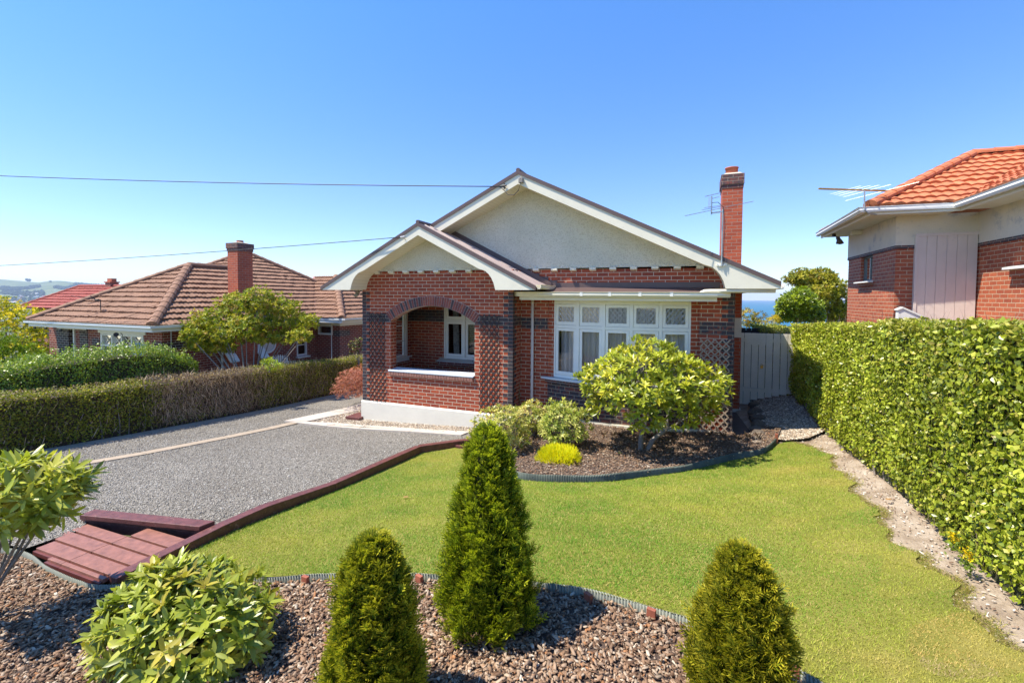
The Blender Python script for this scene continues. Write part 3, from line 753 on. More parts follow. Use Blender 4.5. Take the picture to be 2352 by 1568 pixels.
for q_ in ((.12, .87, -.004, .002, 2.565, 2.79), (3.23, 4.07, -.004, .002, 2.565, 2.79), (4.188, 4.1945, 0.02, .54, 2.565, 2.79), (4.20, BX0 - .01, .536, .542, 2.48, 2.74), (BX1 + .01, 8.66, .536, .542, 2.48, 2.74)):
    m = MB(); m.box(*q_); hp('dark_band', m, M_BRICKM)
# arch of bricks standing on end
am, nt_, b_, _o = newmat('arch_brick')
at = N(nt_, 'Attribute'); at.attribute_name = 'leafcol'
f = noise(nt_, 22, 6, .7); k = ramp(nt_, f, [(.50, (0, 0, 0)), (.64, (.85, .85, .85))])
L(nt_, mixc(nt_, k, at.outputs['Color'], (.035, .035, .045)), b_.inputs['Base Color']); b_.inputs['Roughness'].default_value = .7
bump(nt_, b_, f, .006)
m = MB(); cols = []
th0 = asin(1.18 / AR0); nb = 41
for i in range(nb):
    a0 = -th0 + 2 * th0 * (i + .07) / nb; a1 = -th0 + 2 * th0 * (i + .93) / nb
    pts = [(AX + r * sin(a), AZ + r * cos(a)) for a, r in ((a0, AR0 + .004), (a1, AR0 + .004), (a1, AR1 - .006), (a0, AR1 - .006))]
    m.prism([(x, -.012, z) for x, z in pts], (0, .262, 0)); c = random.choice([(.27, .065, .04), (.20, .05, .035), (.07, .04, .04), (.33, .085, .045)])
    cols += [c] * 24
o = hp('arch', m, am, 'segmental arch of dark mottled bricks', weld=False)
ca = o.data.color_attributes.new('leafcol', 'FLOAT_COLOR', 'CORNER')
ca.data.foreach_set('color', np.concatenate([np.array(cols[:len(o.data.loops)]), np.ones((len(o.data.loops), 1))], 1).astype('f').ravel())
m = MB()
for i in range(32):
    a0 = -th0 + 2 * th0 * i / 32; a1 = -th0 + 2 * th0 * (i + 1) / 32
    pts = [(AX + r * sin(a), AZ + r * cos(a)) for a, r in ((a0, AR0), (a1, AR0), (a1, AR1), (a0, AR1))]
    m.prism([(x, -.006, z) for x, z in pts], (0, .25, 0))
hp('arch_mortar', m, plain('grey_mortar', (.44, .43, .38), .9, .15, 20))

# ---- plinth
m = MB(); m.box(-.035, 4.225, -.035, .10, -.25, .485); m.face([(-.035, -.035, .485), (4.225, -.035, .485), (4.225, .0, .515), (-.035, 0, .515)]); m.box(-.035, .05, .10, 12, -.6, .5)
m.box(4.12, 4.225, .10, .505, -.2, .5); m.box(4.15, 4.84, .505, .6, -.1, .5); m.box(8.14, 8.815, .505, .6, -.1, .5); m.box(8.7, 8.815, .6, 12, -.3, .5)
hp('plinth', m, M_PLINTH, 'cream painted concrete plinth')
m = MB(); m.tube([(-.03, -.06, -.03), (1.4, -.06, .03), (2.8, -.06, .085), (3.6, -.06, .10)], .028, 10); hp('plinth_moulding', m, M_WHITE, smooth=True)

# ---- verandah sill
m = MB(); m.prism([(.83, -.07, 1.33), (.83, .26, 1.36), (.83, .26, 1.40), (.83, -.07, 1.365)], (2.40, 0, 0)); s_ = hp('sill', m, plain('sill_paint', (.60, .64, .66), .5, .05), 'pale grey verandah sill', bevel=.006)
m = MB()
for i in range(31):
    x = .84 + i * 2.37 / 31; m.prism([(x, -.055, 1.235), (x, -.062, 1.30), (x, -.05, 1.325), (x, .01, 1.325), (x, .01, 1.23)], (2.37 / 31 - .009, 0, 0))
hp('sill_bricks', m, plain('pale_worn_brick', (.36, .17, .12), .8, .3, 14, .005, 50), parent=s_)

# ---- gables: stucco, bargeboards, soffits, roofs
class Gable:
    def __init__(s, cx, zt, k, xt0, xt1, zb, Yb, Yw, depth=.295):
        s.cx, s.zt, s.k, s.x0, s.x1, s.zb, s.Yb, s.Yw, s.d = cx, zt, k, xt0, xt1, zb, Yb, Yw, depth
    def top(s, x): return s.zt - s.k * abs(x - s.cx)
    def bot(s, x): return s.top(x) - s.d
    def low(s, side):     # bottom profile from tip inwards to the apex
        xt = s.x0 if side < 0 else s.x1; sg = 1 if side < 0 else -1
        off = [(0, 0), (.925, 0), (.94, .06), (.965, .145), (1.02, .26), (1.085, .345), (1.17, .415)]
        pts = [(xt + sg * a, s.zb + b) for a, b in off]
        xn = xt + sg * 1.32; pts.append((xn, s.bot(xn))); pts.append((s.cx, s.bot(s.cx)))
        return pts
def gable(g, roof_label, xmin=None):
    mats = M_CREAM
    for side in (-1, 1):
        lo = g.low(side); xt = lo[0][0]
        top = [(g.cx, g.top(g.cx) - .07), (xt, g.top(xt) - .07)]
        poly = lo + top
        if xmin is not None and side < 0:
            # only the part that shows above the lower roof
            poly = [(xmin, g.bot(xmin)), (g.cx, g.bot(g.cx)), (g.cx, g.top(g.cx) - .07), (xmin, g.top(xmin) - .07)]
        m = MB(); m.prism([(x, g.Yb, z) for x, z in poly], (0, .035, 0)); hp('barge_board', m, mats)
        # brown metal capping over the board
        xa = xmin if (xmin is not None and side < 0) else xt
        m = MB(); c = [(g.cx, g.top(g.cx)), (xa, g.top(xa)), (xa, g.top(xa) - .085), (g.cx, g.top(g.cx) - .085)]
        m.prism([(x, g.Yb - .022, z) for x, z in c], (0, .10, 0)); hp('barge_capping', m, M_BROWN)
        # soffit
        if xmin is not None and side < 0: lo = [(xmin - .4, g.bot(xmin - .4)), (g.cx, g.bot(g.cx))]
        m = MB(); acc = 0
        for (x0, z0), (x1, z1) in zip(lo, lo[1:]):
            d = sqrt((x1 - x0) ** 2 + (z1 - z0) ** 2); q = .012
            m.face([(x0, g.Yb + .03, z0 + q), (x1, g.Yb + .03, z1 + q), (x1, g.Yw + .02, z1 + q), (x0, g.Yw + .02, z0 + q)],
                   [(acc, 0), (acc + d, 0), (acc + d, .6), (acc, .6)]); acc += d
        hp('soffit', m, M_SOFF)
pg = Gable(2.06, 4.935, .514, -.81, 4.935, 3.378, -.60, 0)
mg = Gable(4.314, 6.045, .482, -.86, 9.497, 3.415, -.06, .54, .30)
gable(pg, 'x'); gable(mg, 'x', xmin=2.06)
def gable_wall(g, x0, x1, z0, proud, name):
    m = MB(); P = [(x0, z0), (x1, z0), (x1, g.bot(x1) + .05), (g.cx, g.bot(g.cx) + .05), (x0, g.bot(x0) + .05)]
    m.prism([(x, g.Yw - proud, z) for x, z in P], (0, .12, 0)); hp(name, m, M_STUC, 'rough cream stucco filling the gable')
gable_wall(pg, .42, 3.70, 3.855, .03, 'gable_stucco')
gable_wall(mg, 2.4, 8.34, 3.895, .03, 'gable_stucco')
# brick triangle ends beside the stucco are covered by the wall; fill behind
m = MB(); m.prism([(.0, .05, 3.80), (4.19, .05, 3.80), (4.19, .05, 3.86), (0, .05, 3.86)], (0, .1, 0)); hp('wall', m, M_BRICK)
# small blocks under the stucco
m_ = [(x, 0) for x in np.linspace(.483, 3.095, 7)] + [(x, .54) for x in np.linspace(4.57, 8.12, 9)]
for x, Y in m_:
    m = MB(); z = 3.858 if Y == 0 else 3.893
    m.prism([(x - .07, Y - .09, z), (x - .07, Y - .09, z - .045), (x - .07, Y, z - .075), (x - .07, Y, z)], (.14, 0, 0)); hp('dentil', m, M_CREAM)

def ribroof(name, pts, mat, along, period=.19, h=.022, label=None):
    """sheet roof: quad pts (eave0, eave1, ridge1, ridge0); ribs run from eave to ridge"""
    e0, e1, r1, r0 = [Vector(p) for p in pts]; nrm = (e1 - e0).cross(r0 - e0).normalized()
    if nrm.z < 0: nrm = -nrm
    n = max(2, int((e1 - e0).length / period)); m = MB(); prof = [(0, 0), (.78, 0), (.84, 1), (.94, 1), (1, 0)]
    for i in range(n):
        for (a, ha), (b, hb) in zip(prof, prof[1:]):
            u, v = (i + a) / n, (i + b) / n
            A, B, C_, D_ = e0.lerp(e1, u) + nrm * h * ha, e0.lerp(e1, v) + nrm * h * hb, r0.lerp(r1, v) + nrm * h * hb, r0.lerp(r1, u) + nrm * h * ha
            m.face([A, B, C_, D_])
    # underside
    m.face([e0 - nrm * .05, r0 - nrm * .05, r1 - nrm * .05, e1 - nrm * .05])
    m.face([e0 - nrm * .05, e1 - nrm * .05, e1, e0])
    return hp(name, m, mat, label, weld=False)
g = mg
ribroof('roof', [(g.x1, g.Yb, g.top(g.x1) - .012), (g.x1, 12.3, g.top(g.x1) - .012), (g.cx, 12.3, g.zt - .012), (g.cx, g.Yb, g.zt - .012)], M_BROWN, 1, label='dark brown sheet roof of the main gable')
ribroof('roof', [(g.x0, .54, g.top(g.x0) - .012), (g.x0, 12.3, g.top(g.x0) - .012), (g.cx, 12.3, g.zt - .012), (g.cx, -.06, g.zt - .012)], M_BROWN, 1)
g = pg
ribroof('roof', [(g.x1, g.Yb, g.top(g.x1) - .012), (g.x1, .535, g.top(g.x1) - .012), (g.cx, .535, g.zt - .012), (g.cx, g.Yb, g.zt - .012)], M_BROWNR, 1, label='weathered pale pink brown slope of the verandah roof')
ribroof('roof', [(g.x0, g.Yb, g.top(g.x0) - .012), (g.x0, .8, g.top(g.x0) - .012), (g.cx, .8, g.zt - .012), (g.cx, g.Yb, g.zt - .012)], M_BROWN, 1)
m = MB(); m.ring([((pg.cx, -.62, pg.zt + .005), .05), ((pg.cx, .1, pg.zt + .005), .05)], 6); m.ring([((mg.cx, -.08, mg.zt + .005), .05), ((mg.cx, 12.3, mg.zt + .005), .05)], 6); hp('ridge_capping', m, M_BROWN)
# lead flashing where the verandah roof meets the gable wall, stepped at its foot
m = MB(); P = [(pg.cx + .1, pg.top(pg.cx + .1) - .0), (4.95, pg.top(4.95)), (4.95, pg.top(4.95) + .12), (pg.cx + .1, pg.top(pg.cx + .1) + .12)]
m.prism([(x, .49, z) for x, z in P], (0, .03, 0))
for i, (x, z) in enumerate([(4.30, 3.80), (4.52, 3.715), (4.74, 3.63), (4.95, 3.545)]): m.box(x - .12, x + .12, .526, .536, z - .12, z + .075)
hp('flashing', m, M_BROWN)
# eaves: flat side soffits and gutters
m = MB(); m.box(8.78, 9.46, .0, 12.2, 3.40, 3.425); m.box(-.82, .0, .0, 12.2, 3.385, 3.41); hp('soffit', m, M_CREAM)
def gutter(name, pts, mat=M_CREAM, w=.11, h=.09, label=None, inner=None):
    """open gutter along a polyline, ogee-ish outer face on the right-hand side of travel"""
    prof = [(0, 0), (0, -.4), (.25, -.75), (.35, -1), (.8, -1), (1.0, -.6), (.92, -.25), (1.08, 0), (1.0, .02), (.93, -.02), (.82, -.3), (.82, -.85), (.3, -.85), (.08, -.4), (.08, 0)]
    m = MB(); P = [Vector(p) for p in pts]; rows = []
    for i, p in enumerate(P):
        a = P[max(0, i - 1)]; b = P[min(len(P) - 1, i + 1)]; d = (b - a); d.z = 0; d.normalize(); o = Vector((d.y, -d.x, 0))
        if 0 < i < len(P) - 1:
            d1 = (P[i] - P[i - 1]).normalized(); k = 1 / max(.5, abs(d.dot(Vector((d1.x, d1.y, 0)).normalized())))
        else: k = 1
        rows.append([p + o * (u * w * k) + Vector((0, 0, v * h)) for u, v in prof])
    n = len(prof)
    for A, B in zip(rows, rows[1:]):
        for k in range(n): m.face([A[k], A[(k + 1) % n], B[(k + 1) % n], B[k]])
    m.face(rows[0][::-1]); m.face(rows[-1])
    return m
m = gutter('g', [(9.50, -.02, 3.53), (9.50, 12.2, 3.53)][::-1][::-1]); m2 = gutter('g', [(9.40, 12.2, 3.53), (9.40, 0, 3.53)])
hp('gutter', gutter('g', [(9.46, 12.2, 3.50), (9.46, .0, 3.50)][::-1]), M_WHITE)
hp('gutter', gutter('g', [(4.935, -.60, 3.49), (4.935, .50, 3.49)]), M_CREAM, 'cream gutter at the foot of the verandah roof')
m = MB(); m.tube([(4.97, .30, 3.42), (4.97, .34, 3.36), (4.93, .42, 3.30)], .032, 8); hp('downpipe', m, M_CREAM, smooth=True)

# ---- bow window ------------------------------------------------------------
CH = (BX1 - BX0) / 2; BCX = (BX0 + BX1) / 2; BUL = .30; BR = (CH ** 2 + BUL ** 2) / (2 * BUL); BCY = .54 - BUL + BR
def bow(x, off=0.0):
    """plan point on the bow at chord position x, pushed out by off"""
    a = asin((x - BCX) / BR); r = BR + off
    return BCX + r * sin(a), BCY - r * cos(a)
def bow_strip(m, x0, x1, off_out, off_in, z0, z1, n=24, caps=True, uv=False):
    xs = np.linspace(x0, x1, n + 1); s = 0
    for a, b in zip(xs, xs[1:]):
        A, B = bow(a, off_out), bow(b, off_out); C_, D_ = bow(a, off_in), bow(b, off_in)
        d = sqrt((A[0] - B[0]) ** 2 + (A[1] - B[1]) ** 2)
        m.face([(*A, z0), (*B, z0), (*B, z1), (*A, z1)], [(s, z0), (s + d, z0), (s + d, z1), (s, z1)])
        m.face([(*D_, z0), (*C_, z0), (*C_, z1), (*D_, z1)]); m.face([(*A, z1), (*B, z1), (*D_, z1), (*C_, z1)]); m.face([(*B, z0), (*A, z0), (*C_, z0), (*D_, z0)]); s += d
    if caps:
        for x, sg in ((x0, 1), (x1, -1)):
            A, C_ = bow(x, off_out), bow(x, off_in); q = [(*A, z0), (*A, z1), (*C_, z1), (*C_, z0)]; m.face(q if sg > 0 else q[::-1])
m = MB(); bow_strip(m, BX0, BX1, 0, -.2, ZP, 1.345); o = hp('bow_wall', m, M_BRICKM, 'dark mottled brick wall curving under the bow window', weld=False)
m = MB(); bow_strip(m, BX0 - .02, BX1 + .02, .045, -.2, -.05, .5); hp('plinth', m, M_PLINTH, weld=False)
# brick piers of the bow at each side of the window
WX0, WX1 = 5.02, 7.965
m = MB(); bow_strip(m, BX0, WX0, -.012, -.2, 1.345, 3.18, 3); hp('wall', m, M_BRICK, weld=False); m = MB(); bow_strip(m, WX1, BX1, -.012, -.2, 1.345, 3.18, 3); hp('wall', m, M_BRICK, weld=False)
bw = MB(); 
bow_strip(bw, WX0, WX1, -.02, -.12, 1.395, 1.46); bow_strip(bw, WX0, WX1, -.02, -.12, 3.08, 3.19); bow_strip(bw, WX0, WX1, -.015, -.12, 2.535, 2.60)
NL = 5; mul = np.linspace(WX0, WX1, NL + 1)
for i, x in enumerate(mul):
    h = .035
    xa, xb = max(WX0, x - h), min(WX1, x + h); bow_strip(bw, xa - (.0 if i else 0), xb, -.010, -.13, 1.40, 3.19, 2)
bwin = bw.build('bow_window', M_WHITE, house, weld=False); bwin['label'] = 'white bow window of five lights with leaded top panes'
for i in range(NL):
    a, b = mul[i] + .04, mul[i + 1] - .04
    for z0, z1, w_ in ((1.465, 2.53, .06), (2.605, 3.075, .06)):
        m = MB(); bow_strip(m, a, b, -.024, -.07, z0, z0 + w_ * 1.25, 2); bow_strip(m, a, b, -.024, -.07, z1 - w_, z1, 2)
        bow_strip(m, a, a + w_, -.026, -.07, z0, z1, 1); bow_strip(m, b - w_, b, -.026, -.07, z0, z1, 1)
        m.build('sash', M_WHITE, bwin, weld=False)
        m = MB(); A, B = bow(a + w_, -.045), bow(b - w_, -.045); m.face([(*A, z0 + .05), (*B, z0 + .05), (*B, z1 - .04), (*A, z1 - .04)]); m.build('pane', M_GLASS, bwin)
        if z0 > 2:
            m = MB(); A, B = Vector((*bow(a + w_, -.040), 0)), Vector((*bow(b - w_, -.040), 0)); Lw = (B - A).length; H = z1 - z0 - .13; zz = z0 + .075
            nd = 4; dx_ = Lw / nd; dz_ = H / 3.0
            for sg in (1, -1):
                for k in range(-6, nd + 7):
                    # diagonal line u = k*dx + sg * (z/dz)*dx clipped to pane
                    pts = []
                    for zt_ in np.linspace(0, H, 25):
                        u = k * dx_ + sg * zt_ / dz_ * dx_
                        if 0 <= u <= Lw: pts.append(A.lerp(B, u / Lw) + Vector((0, 0, zz + zt_)))
                    if len(pts) > 1: m.bar(pts[0], pts[-1], .010, .010, (0, 1, 0))
            m.build('leading', M_ALU, bwin)
# curtains in the bow
m = MB(); xs = np.linspace(WX0 + .05, WX1 - .05, 420); prev = None
for x in xs:
    gap = .035 * sin(x * 52) + .018 * sin(x * 23 + 1) + .012 * sin(x * 91)
    p = bow(x, -.21 + gap); cur = p
    if prev is not None: m.face([(*prev, 1.42), (*cur, 1.42), (*cur, 3.15), (*prev, 3.15)])
    prev = cur
cm, ntc, bc, oc = newmat('sheer_cloth'); bc.inputs['Base Color'].default_value = (.90, .86, .88, 1); bc.inputs['Roughness'].default_value = .9
tl = N(ntc, 'BsdfTranslucent'); tl.inputs[0].default_value = (.6, .6, .64, 1); mx = N(ntc, 'MixShader'); mx.inputs[0].default_value = .3
tp = N(ntc, 'BsdfTransparent'); mx2 = N(ntc, 'MixShader'); mx2.inputs[0].default_value = .12
L(ntc, bc.outputs[0], mx.inputs[1]); L(ntc, tl.outputs[0], mx.inputs[2]); L(ntc, mx.outputs[0], mx2.inputs[1]); L(ntc, tp.outputs[0], mx2.inputs[2]); L(ntc, mx2.outputs[0], oc.inputs[0])
m.build('curtain', cm, bwin, smooth=True)
m = MB(); m.box(4.9, 8.1, .80, .82, ZP, 3.2); hp('inner_wall', m, M_DARK)
# sill of the bow
m = MB(); bow_strip(m, BX0 - .10, BX1 - .02, .12, -.14, 1.345, 1.385, 26); m.build('sill', plain('bow_sill_paint', (.60, .63, .63), .5, .05), bwin, weld=False)
m = MB(); xs = np.linspace(BX0 - .02, BX1 - .02, 44)
for a, b in zip(xs, xs[1:]): bow_strip(m, a, b - .008, .075, 0, 1.265, 1.34, 1)
m.build('sill_bricks', M_BRICKM, bwin, weld=False)
# head: fascia, gutter, little roof
m = MB(); pr = []
def head(x, off):
    q = bow(min(max(x, BX0 + .02), BX1 - .02), off); 
    return q
GX = [4.33, 4.85, 5.5, 6.1, 6.7, 7.3, 7.9, 8.40]
GY = [.13, .02, -.045, -.075, -.085, -.065, -.02, .06]
fp = list(zip(GX, GY))
m = MB()
for (x0, y0), (x1, y1) in zip(fp, fp[1:]):
    m.hexa([(x0, y0, 3.165), (x1, y1, 3.165), (x1, y1 + .03, 3.165), (x0, y0 + .03, 3.165), (x0, y0, 3.33), (x1, y1, 3.33), (x1, y1 + .03, 3.33), (x0, y0 + .03, 3.33)])
m.hexa([(8.40, .06, 3.165), (8.43, .06, 3.165), (8.43, .53, 3.165), (8.40, .53, 3.165), (8.40, .06, 3.33), (8.43, .06, 3.33), (8.43, .53, 3.33), (8.40, .53, 3.33)])
m.hexa([(4.30, .13, 3.165), (4.33, .13, 3.165), (4.33, .53, 3.165), (4.30, .53, 3.165), (4.30, .13, 3.33), (4.33, .13, 3.33), (4.33, .53, 3.33), (4.30, .53, 3.33)])
hp('fascia', m, M_CREAM, weld=False)
m = MB(); P = [(x, y + .03) for x, y in fp]
for (x0, y0), (x1, y1) in zip(P, P[1:]): m.face([(x0, y0, 3.19), (x0, .545, 3.19), (x1, .545, 3.19), (x1, y1, 3.19)])
hp('soffit', m, M_CREAM, weld=False)
bg_ = gutter('g', [(4.22, .20, 3.345)] + [(x, y - .004, 3.345) for x, y in fp[0:1]] + [(x, y - .004, 3.345) for x, y in fp[1:]] + [(8.62, .16, 3.345)], w=.12, h=.10)
bgo = hp('gutter', bg_, M_CREAM, 'cream gutter curving over the bow window', weld=False)
m = MB()
for i in (2, 3, 4, 5):
    x, y = (fp[i][0] + fp[i + 1][0]) / 2, (fp[i][1] + fp[i + 1][1]) / 2; m.box(x - .03, x + .03, y - .128, y - .1, 3.262, 3.349)
m.build('bracket', M_WHITE, bgo)
m = MB()
for (x0, y0), (x1, y1) in zip(fp, fp[1:]): m.face([(x0, y0 - .02, 3.335), (x1, y1 - .02, 3.335), (x1, .54, 3.46), (x0, .54, 3.46)])
m.face([(8.40, .04, 3.335), (8.52, .50, 3.335), (8.40, .54, 3.46)]); m.face([(4.33, .11, 3.335), (4.33, .54, 3.46), (4.2, .54, 3.335)])
m.box(4.25, 8.50, .527, .545, 3.44, 3.565)
hp('bow_roof', m, M_BROWN, 'low dark brown roof over the bow window', weld=False)
m = MB(); m.tube([(9.42, .02, 3.372), (8.30, -.02, 3.372), (8.20, -.02, 3.366), (8.13, -.02, 3.33)], .036, 10); hp('drain_pipe', m, M_CREAM, 'cream pipe running under the right barge board', smooth=True)
m = MB(); m.tube([(4.50, .48, 3.18), (4.50, .48, .80), (4.51, .48, .3)], .033, 10); m.tube([(4.50, .48, .80), (4.56, .48, .80), (4.6, .53, .8)], .018, 8)
for z in (.82, 2.0, 3.1): m.ring([((4.5, .48, z - .012), .039), ((4.5, .48, z + .012), .039)], 10)
hp('downpipe', m, M_PINKW, 'pale downpipe between the verandah and the bow window', smooth=True)

# ---- windows of the verandah
m = MB()
X0, X1, Z0, Z1 = 1.255, 2.60, 1.44, 3.05; Y = 2.02
m.box(X0, X0 + .05, Y, Y + .12, Z0, Z1); m.box(X1 - .05, X1, Y, Y + .12, Z0, Z1); m.box(X0 + .05, X1 - .05, Y, Y + .12, Z0, Z0 + .05); m.box(X0 + .05, X1 - .05, Y, Y + .12, Z1 - .05, Z1)
m.box(1.895, 1.945, Y - .004, Y + .116, Z0 + .05, Z1 - .05)
for _a, _b in ((X0 + .05, 1.895), (1.945, X1 - .05)): m.box(_a, _b, Y - .001, Y + .118, 2.52, 2.57)
vw = m.build('verandah_window', M_WHITE, house, bevel=.004); vw['label'] = 'white casement window inside the verandah'
for a, b in ((1.31, 1.89), (1.95, 2.55)):
    for z0, z1 in ((1.495, 2.515), (2.575, 2.995)):
        m = MB(); w_ = .075; m.box(a + w_, b - w_, Y + .022, Y + .06, z0, z0 + w_ * 1.1); m.box(a + w_, b - w_, Y + .022, Y + .06, z1 - w_, z1); m.box(a, a + w_, Y + .02, Y + .062, z0, z1); m.box(b - w_, b, Y + .02, Y + .062, z0, z1)
        m.build('sash', M_WHITE, vw)
        m = MB(); m.face([(a + w_, Y + .04, z0 + .06), (b - w_, Y + .04, z0 + .06), (b - w_, Y + .04, z1 - .06), (a + w_, Y + .04, z1 - .06)]); m.build('pane', M_GLASS, vw)
m = MB(); m.prism([(1.12, Y - .20, 1.355), (1.12, Y + .03, 1.40), (1.12, Y + .03, 1.44), (1.12, Y - .20, 1.385)], (1.6, 0, 0)); m.build('sill', plain('grey_sill', (.42, .40, .36), .6, .06), vw)
m = MB(); 
for i in range(20): m.box(1.14 + i * .079, 1.14 + i * .079 + .07, Y - .15, Y + .03, 1.275, 1.35)
m.build('sill_bricks', M_BRICKL, vw)
m = MB(); prev = None
for u in np.linspace(0, 1, 40):
    x = 1.42 + .20 * u; y = Y + .22 + .025 * sin(u * 30); wv = .06 * u
    if prev: m.face([(prev[0], prev[1], 1.45), (x + .04, y, 1.45), (x, y, 3.0), (prev[0] - .04, prev[1], 3.0)])
    prev = (x + .04, y)
m.build('curtain', plain('patterned_curtain', (.42, .40, .37), .9, .5, 14), vw)
# room behind: a dim interior so the glass has depth
m = MB(); m.box(.3, 4.2, 6.0, 6.1, .5, 3.3); m.box(.14, .2, 2.25, 6.1, .5, 3.3); m.box(4.2, 4.3, 2.25, 6.1, .5, 3.3); m.box(.2, 4.2, 2.25, 6.1, .48, .52); m.box(.2, 4.2, 2.25, 6.1, 3.28, 3.32)
hp('inner_wall', m, plain('room_wall', (.10, .07, .05), .8, .1))
# west window of the verandah
m = MB()
xw = .0
m.box(.03, .13, WY0, WY0 + .06, WZ0, WZ1); m.box(.03, .13, WY1 - .10, WY1, WZ0, WZ1); m.box(.03, .13, WY0 + .06, WY1 - .10, WZ0, WZ0 + .05); m.box(.03, .13, WY0 + .06, WY1 - .10, WZ1 - .06, WZ1)
sw = m.build('side_window', M_WHITE, house, bevel=.004); sw['label'] = 'white side window seen through the arch'
m = MB(); 
for z in (1.93, 2.37): m.box(.062, .098, WY0 + .06, WY1 - .16, z - .015, z + .015)
m.box(.05, .11, WY1 - .16, WY1 - .10, WZ0 + .05, WZ1 - .06); m.build('sash', M_WHITE, sw)
m = MB(); m.face([(.08, WY0 + .06, WZ0 + .05), (.08, WY1 - .1, WZ0 + .05), (.08, WY1 - .1, WZ1 - .06), (.08, WY0 + .06, WZ1 - .06)]); m.build('pane', M_GLASS, sw)
m = MB(); m.box(.10, .21, WY0 - .05, WY1 + .12, 1.435, 1.468); m.box(.14, .165, WY0, WY1 + .03, 1.34, 1.435); m.build('sill', M_WHITE, sw)

# ---- chimney
m = MB()
cx0, cx1, cy0, cy1 = 8.645, 9.115, 3.2, 4.0
m.box(cx0, cx1, cy0, cy1, 3.3, 6.02); m.box(8.6, 9.15, cy0 - .02, cy1 + .02, 2.74, 3.42); m.box(8.6, 9.15, cy0 - .02, cy1 + .02, .42, 2.25)
ch = hp('chimney', m, M_BRICKO, 'tall orange red brick chimney with a corbelled top')
m = MB(); m.box(8.6, 9.153, cy0 - .024, cy1 + .024, 2.25, 2.74); m.box(8.6, 9.18, cy0 - .05, cy1 + .05, .0, .42); m.build('render_block', M_GATE, ch)
m = MB(); m.box(cx0 - .012, cx1 + .012, cy0 - .012, cy1 + .012, 6.02, 6.11); m.box(cx0 - .035, cx1 + .025, cy0 - .03, cy1 + .03, 6.11, 6.37); m.build('chimney_cap', M_BRICKC, ch)
m = MB(); m.hexa([(cx0, cy0, 6.37), (cx1, cy0, 6.37), (cx1, cy1, 6.37), (cx0, cy1, 6.37), (cx0 + .08, cy0 + .1, 6.43), (cx1 - .08, cy0 + .1, 6.43), (cx1 - .08, cy1 - .1, 6.43), (cx0 + .08, cy1 - .1, 6.43)]); m.build('flaunching', M_MORT, ch)
m = MB(); c_ = (8.87, 3.55); n = 20; prof = [(.145, 6.42), (.150, 6.58), (.163, 6.585), (.163, 6.61), (.13, 6.61), (.13, 6.45)]
for (r0, z0), (r1, z1) in zip(prof, prof[1:]):
    for k in range(n):
        a, b = 2 * pi * k / n, 2 * pi * (k + 1) / n
        m.face([(c_[0] + r0 * cos(a), c_[1] + r0 * sin(a), z0), (c_[0] + r0 * cos(b), c_[1] + r0 * sin(b), z0), (c_[0] + r1 * cos(b), c_[1] + r1 * sin(b), z1), (c_[0] + r1 * cos(a), c_[1] + r1 * sin(a), z1)])
m.build('chimney_pot', M_POT, ch, smooth=True)
# ---- meter box and insulator on the gable
m = MB(); x, z = 4.40, 5.80; m.box(x - .05, x + .05, -.14, -.06, z - .05, z + .05); m.ring([((x, -.10, z + .05), .05), ((x, -.10, z + .075), .03)], 10); hp('cable_box', m, plain('grey_box', (.25, .22, .19), .5, .1), bevel=.008)
m = MB(); m.ring([((4.0 - .05, -.11, 5.72), .022), ((4.0 + .05, -.11, 5.72), .022)], 8); m.bar((4.0, -.10, 5.64), (4.0, -.10, 5.78), .02, .02); m.bar((4.0, -.11, 5.70), (4.03, -.05, 5.66), .015, .015); hp('insulator', m, M_BLACK)
m = MB(); m.ring([((1.63, -.66, 4.60), .022), ((1.75, -.66, 4.61), .022)], 8); m.bar((1.7, -.66, 4.6), (1.72, -.6, 4.55), .015, .015); hp('insulator', m, M_ALU)

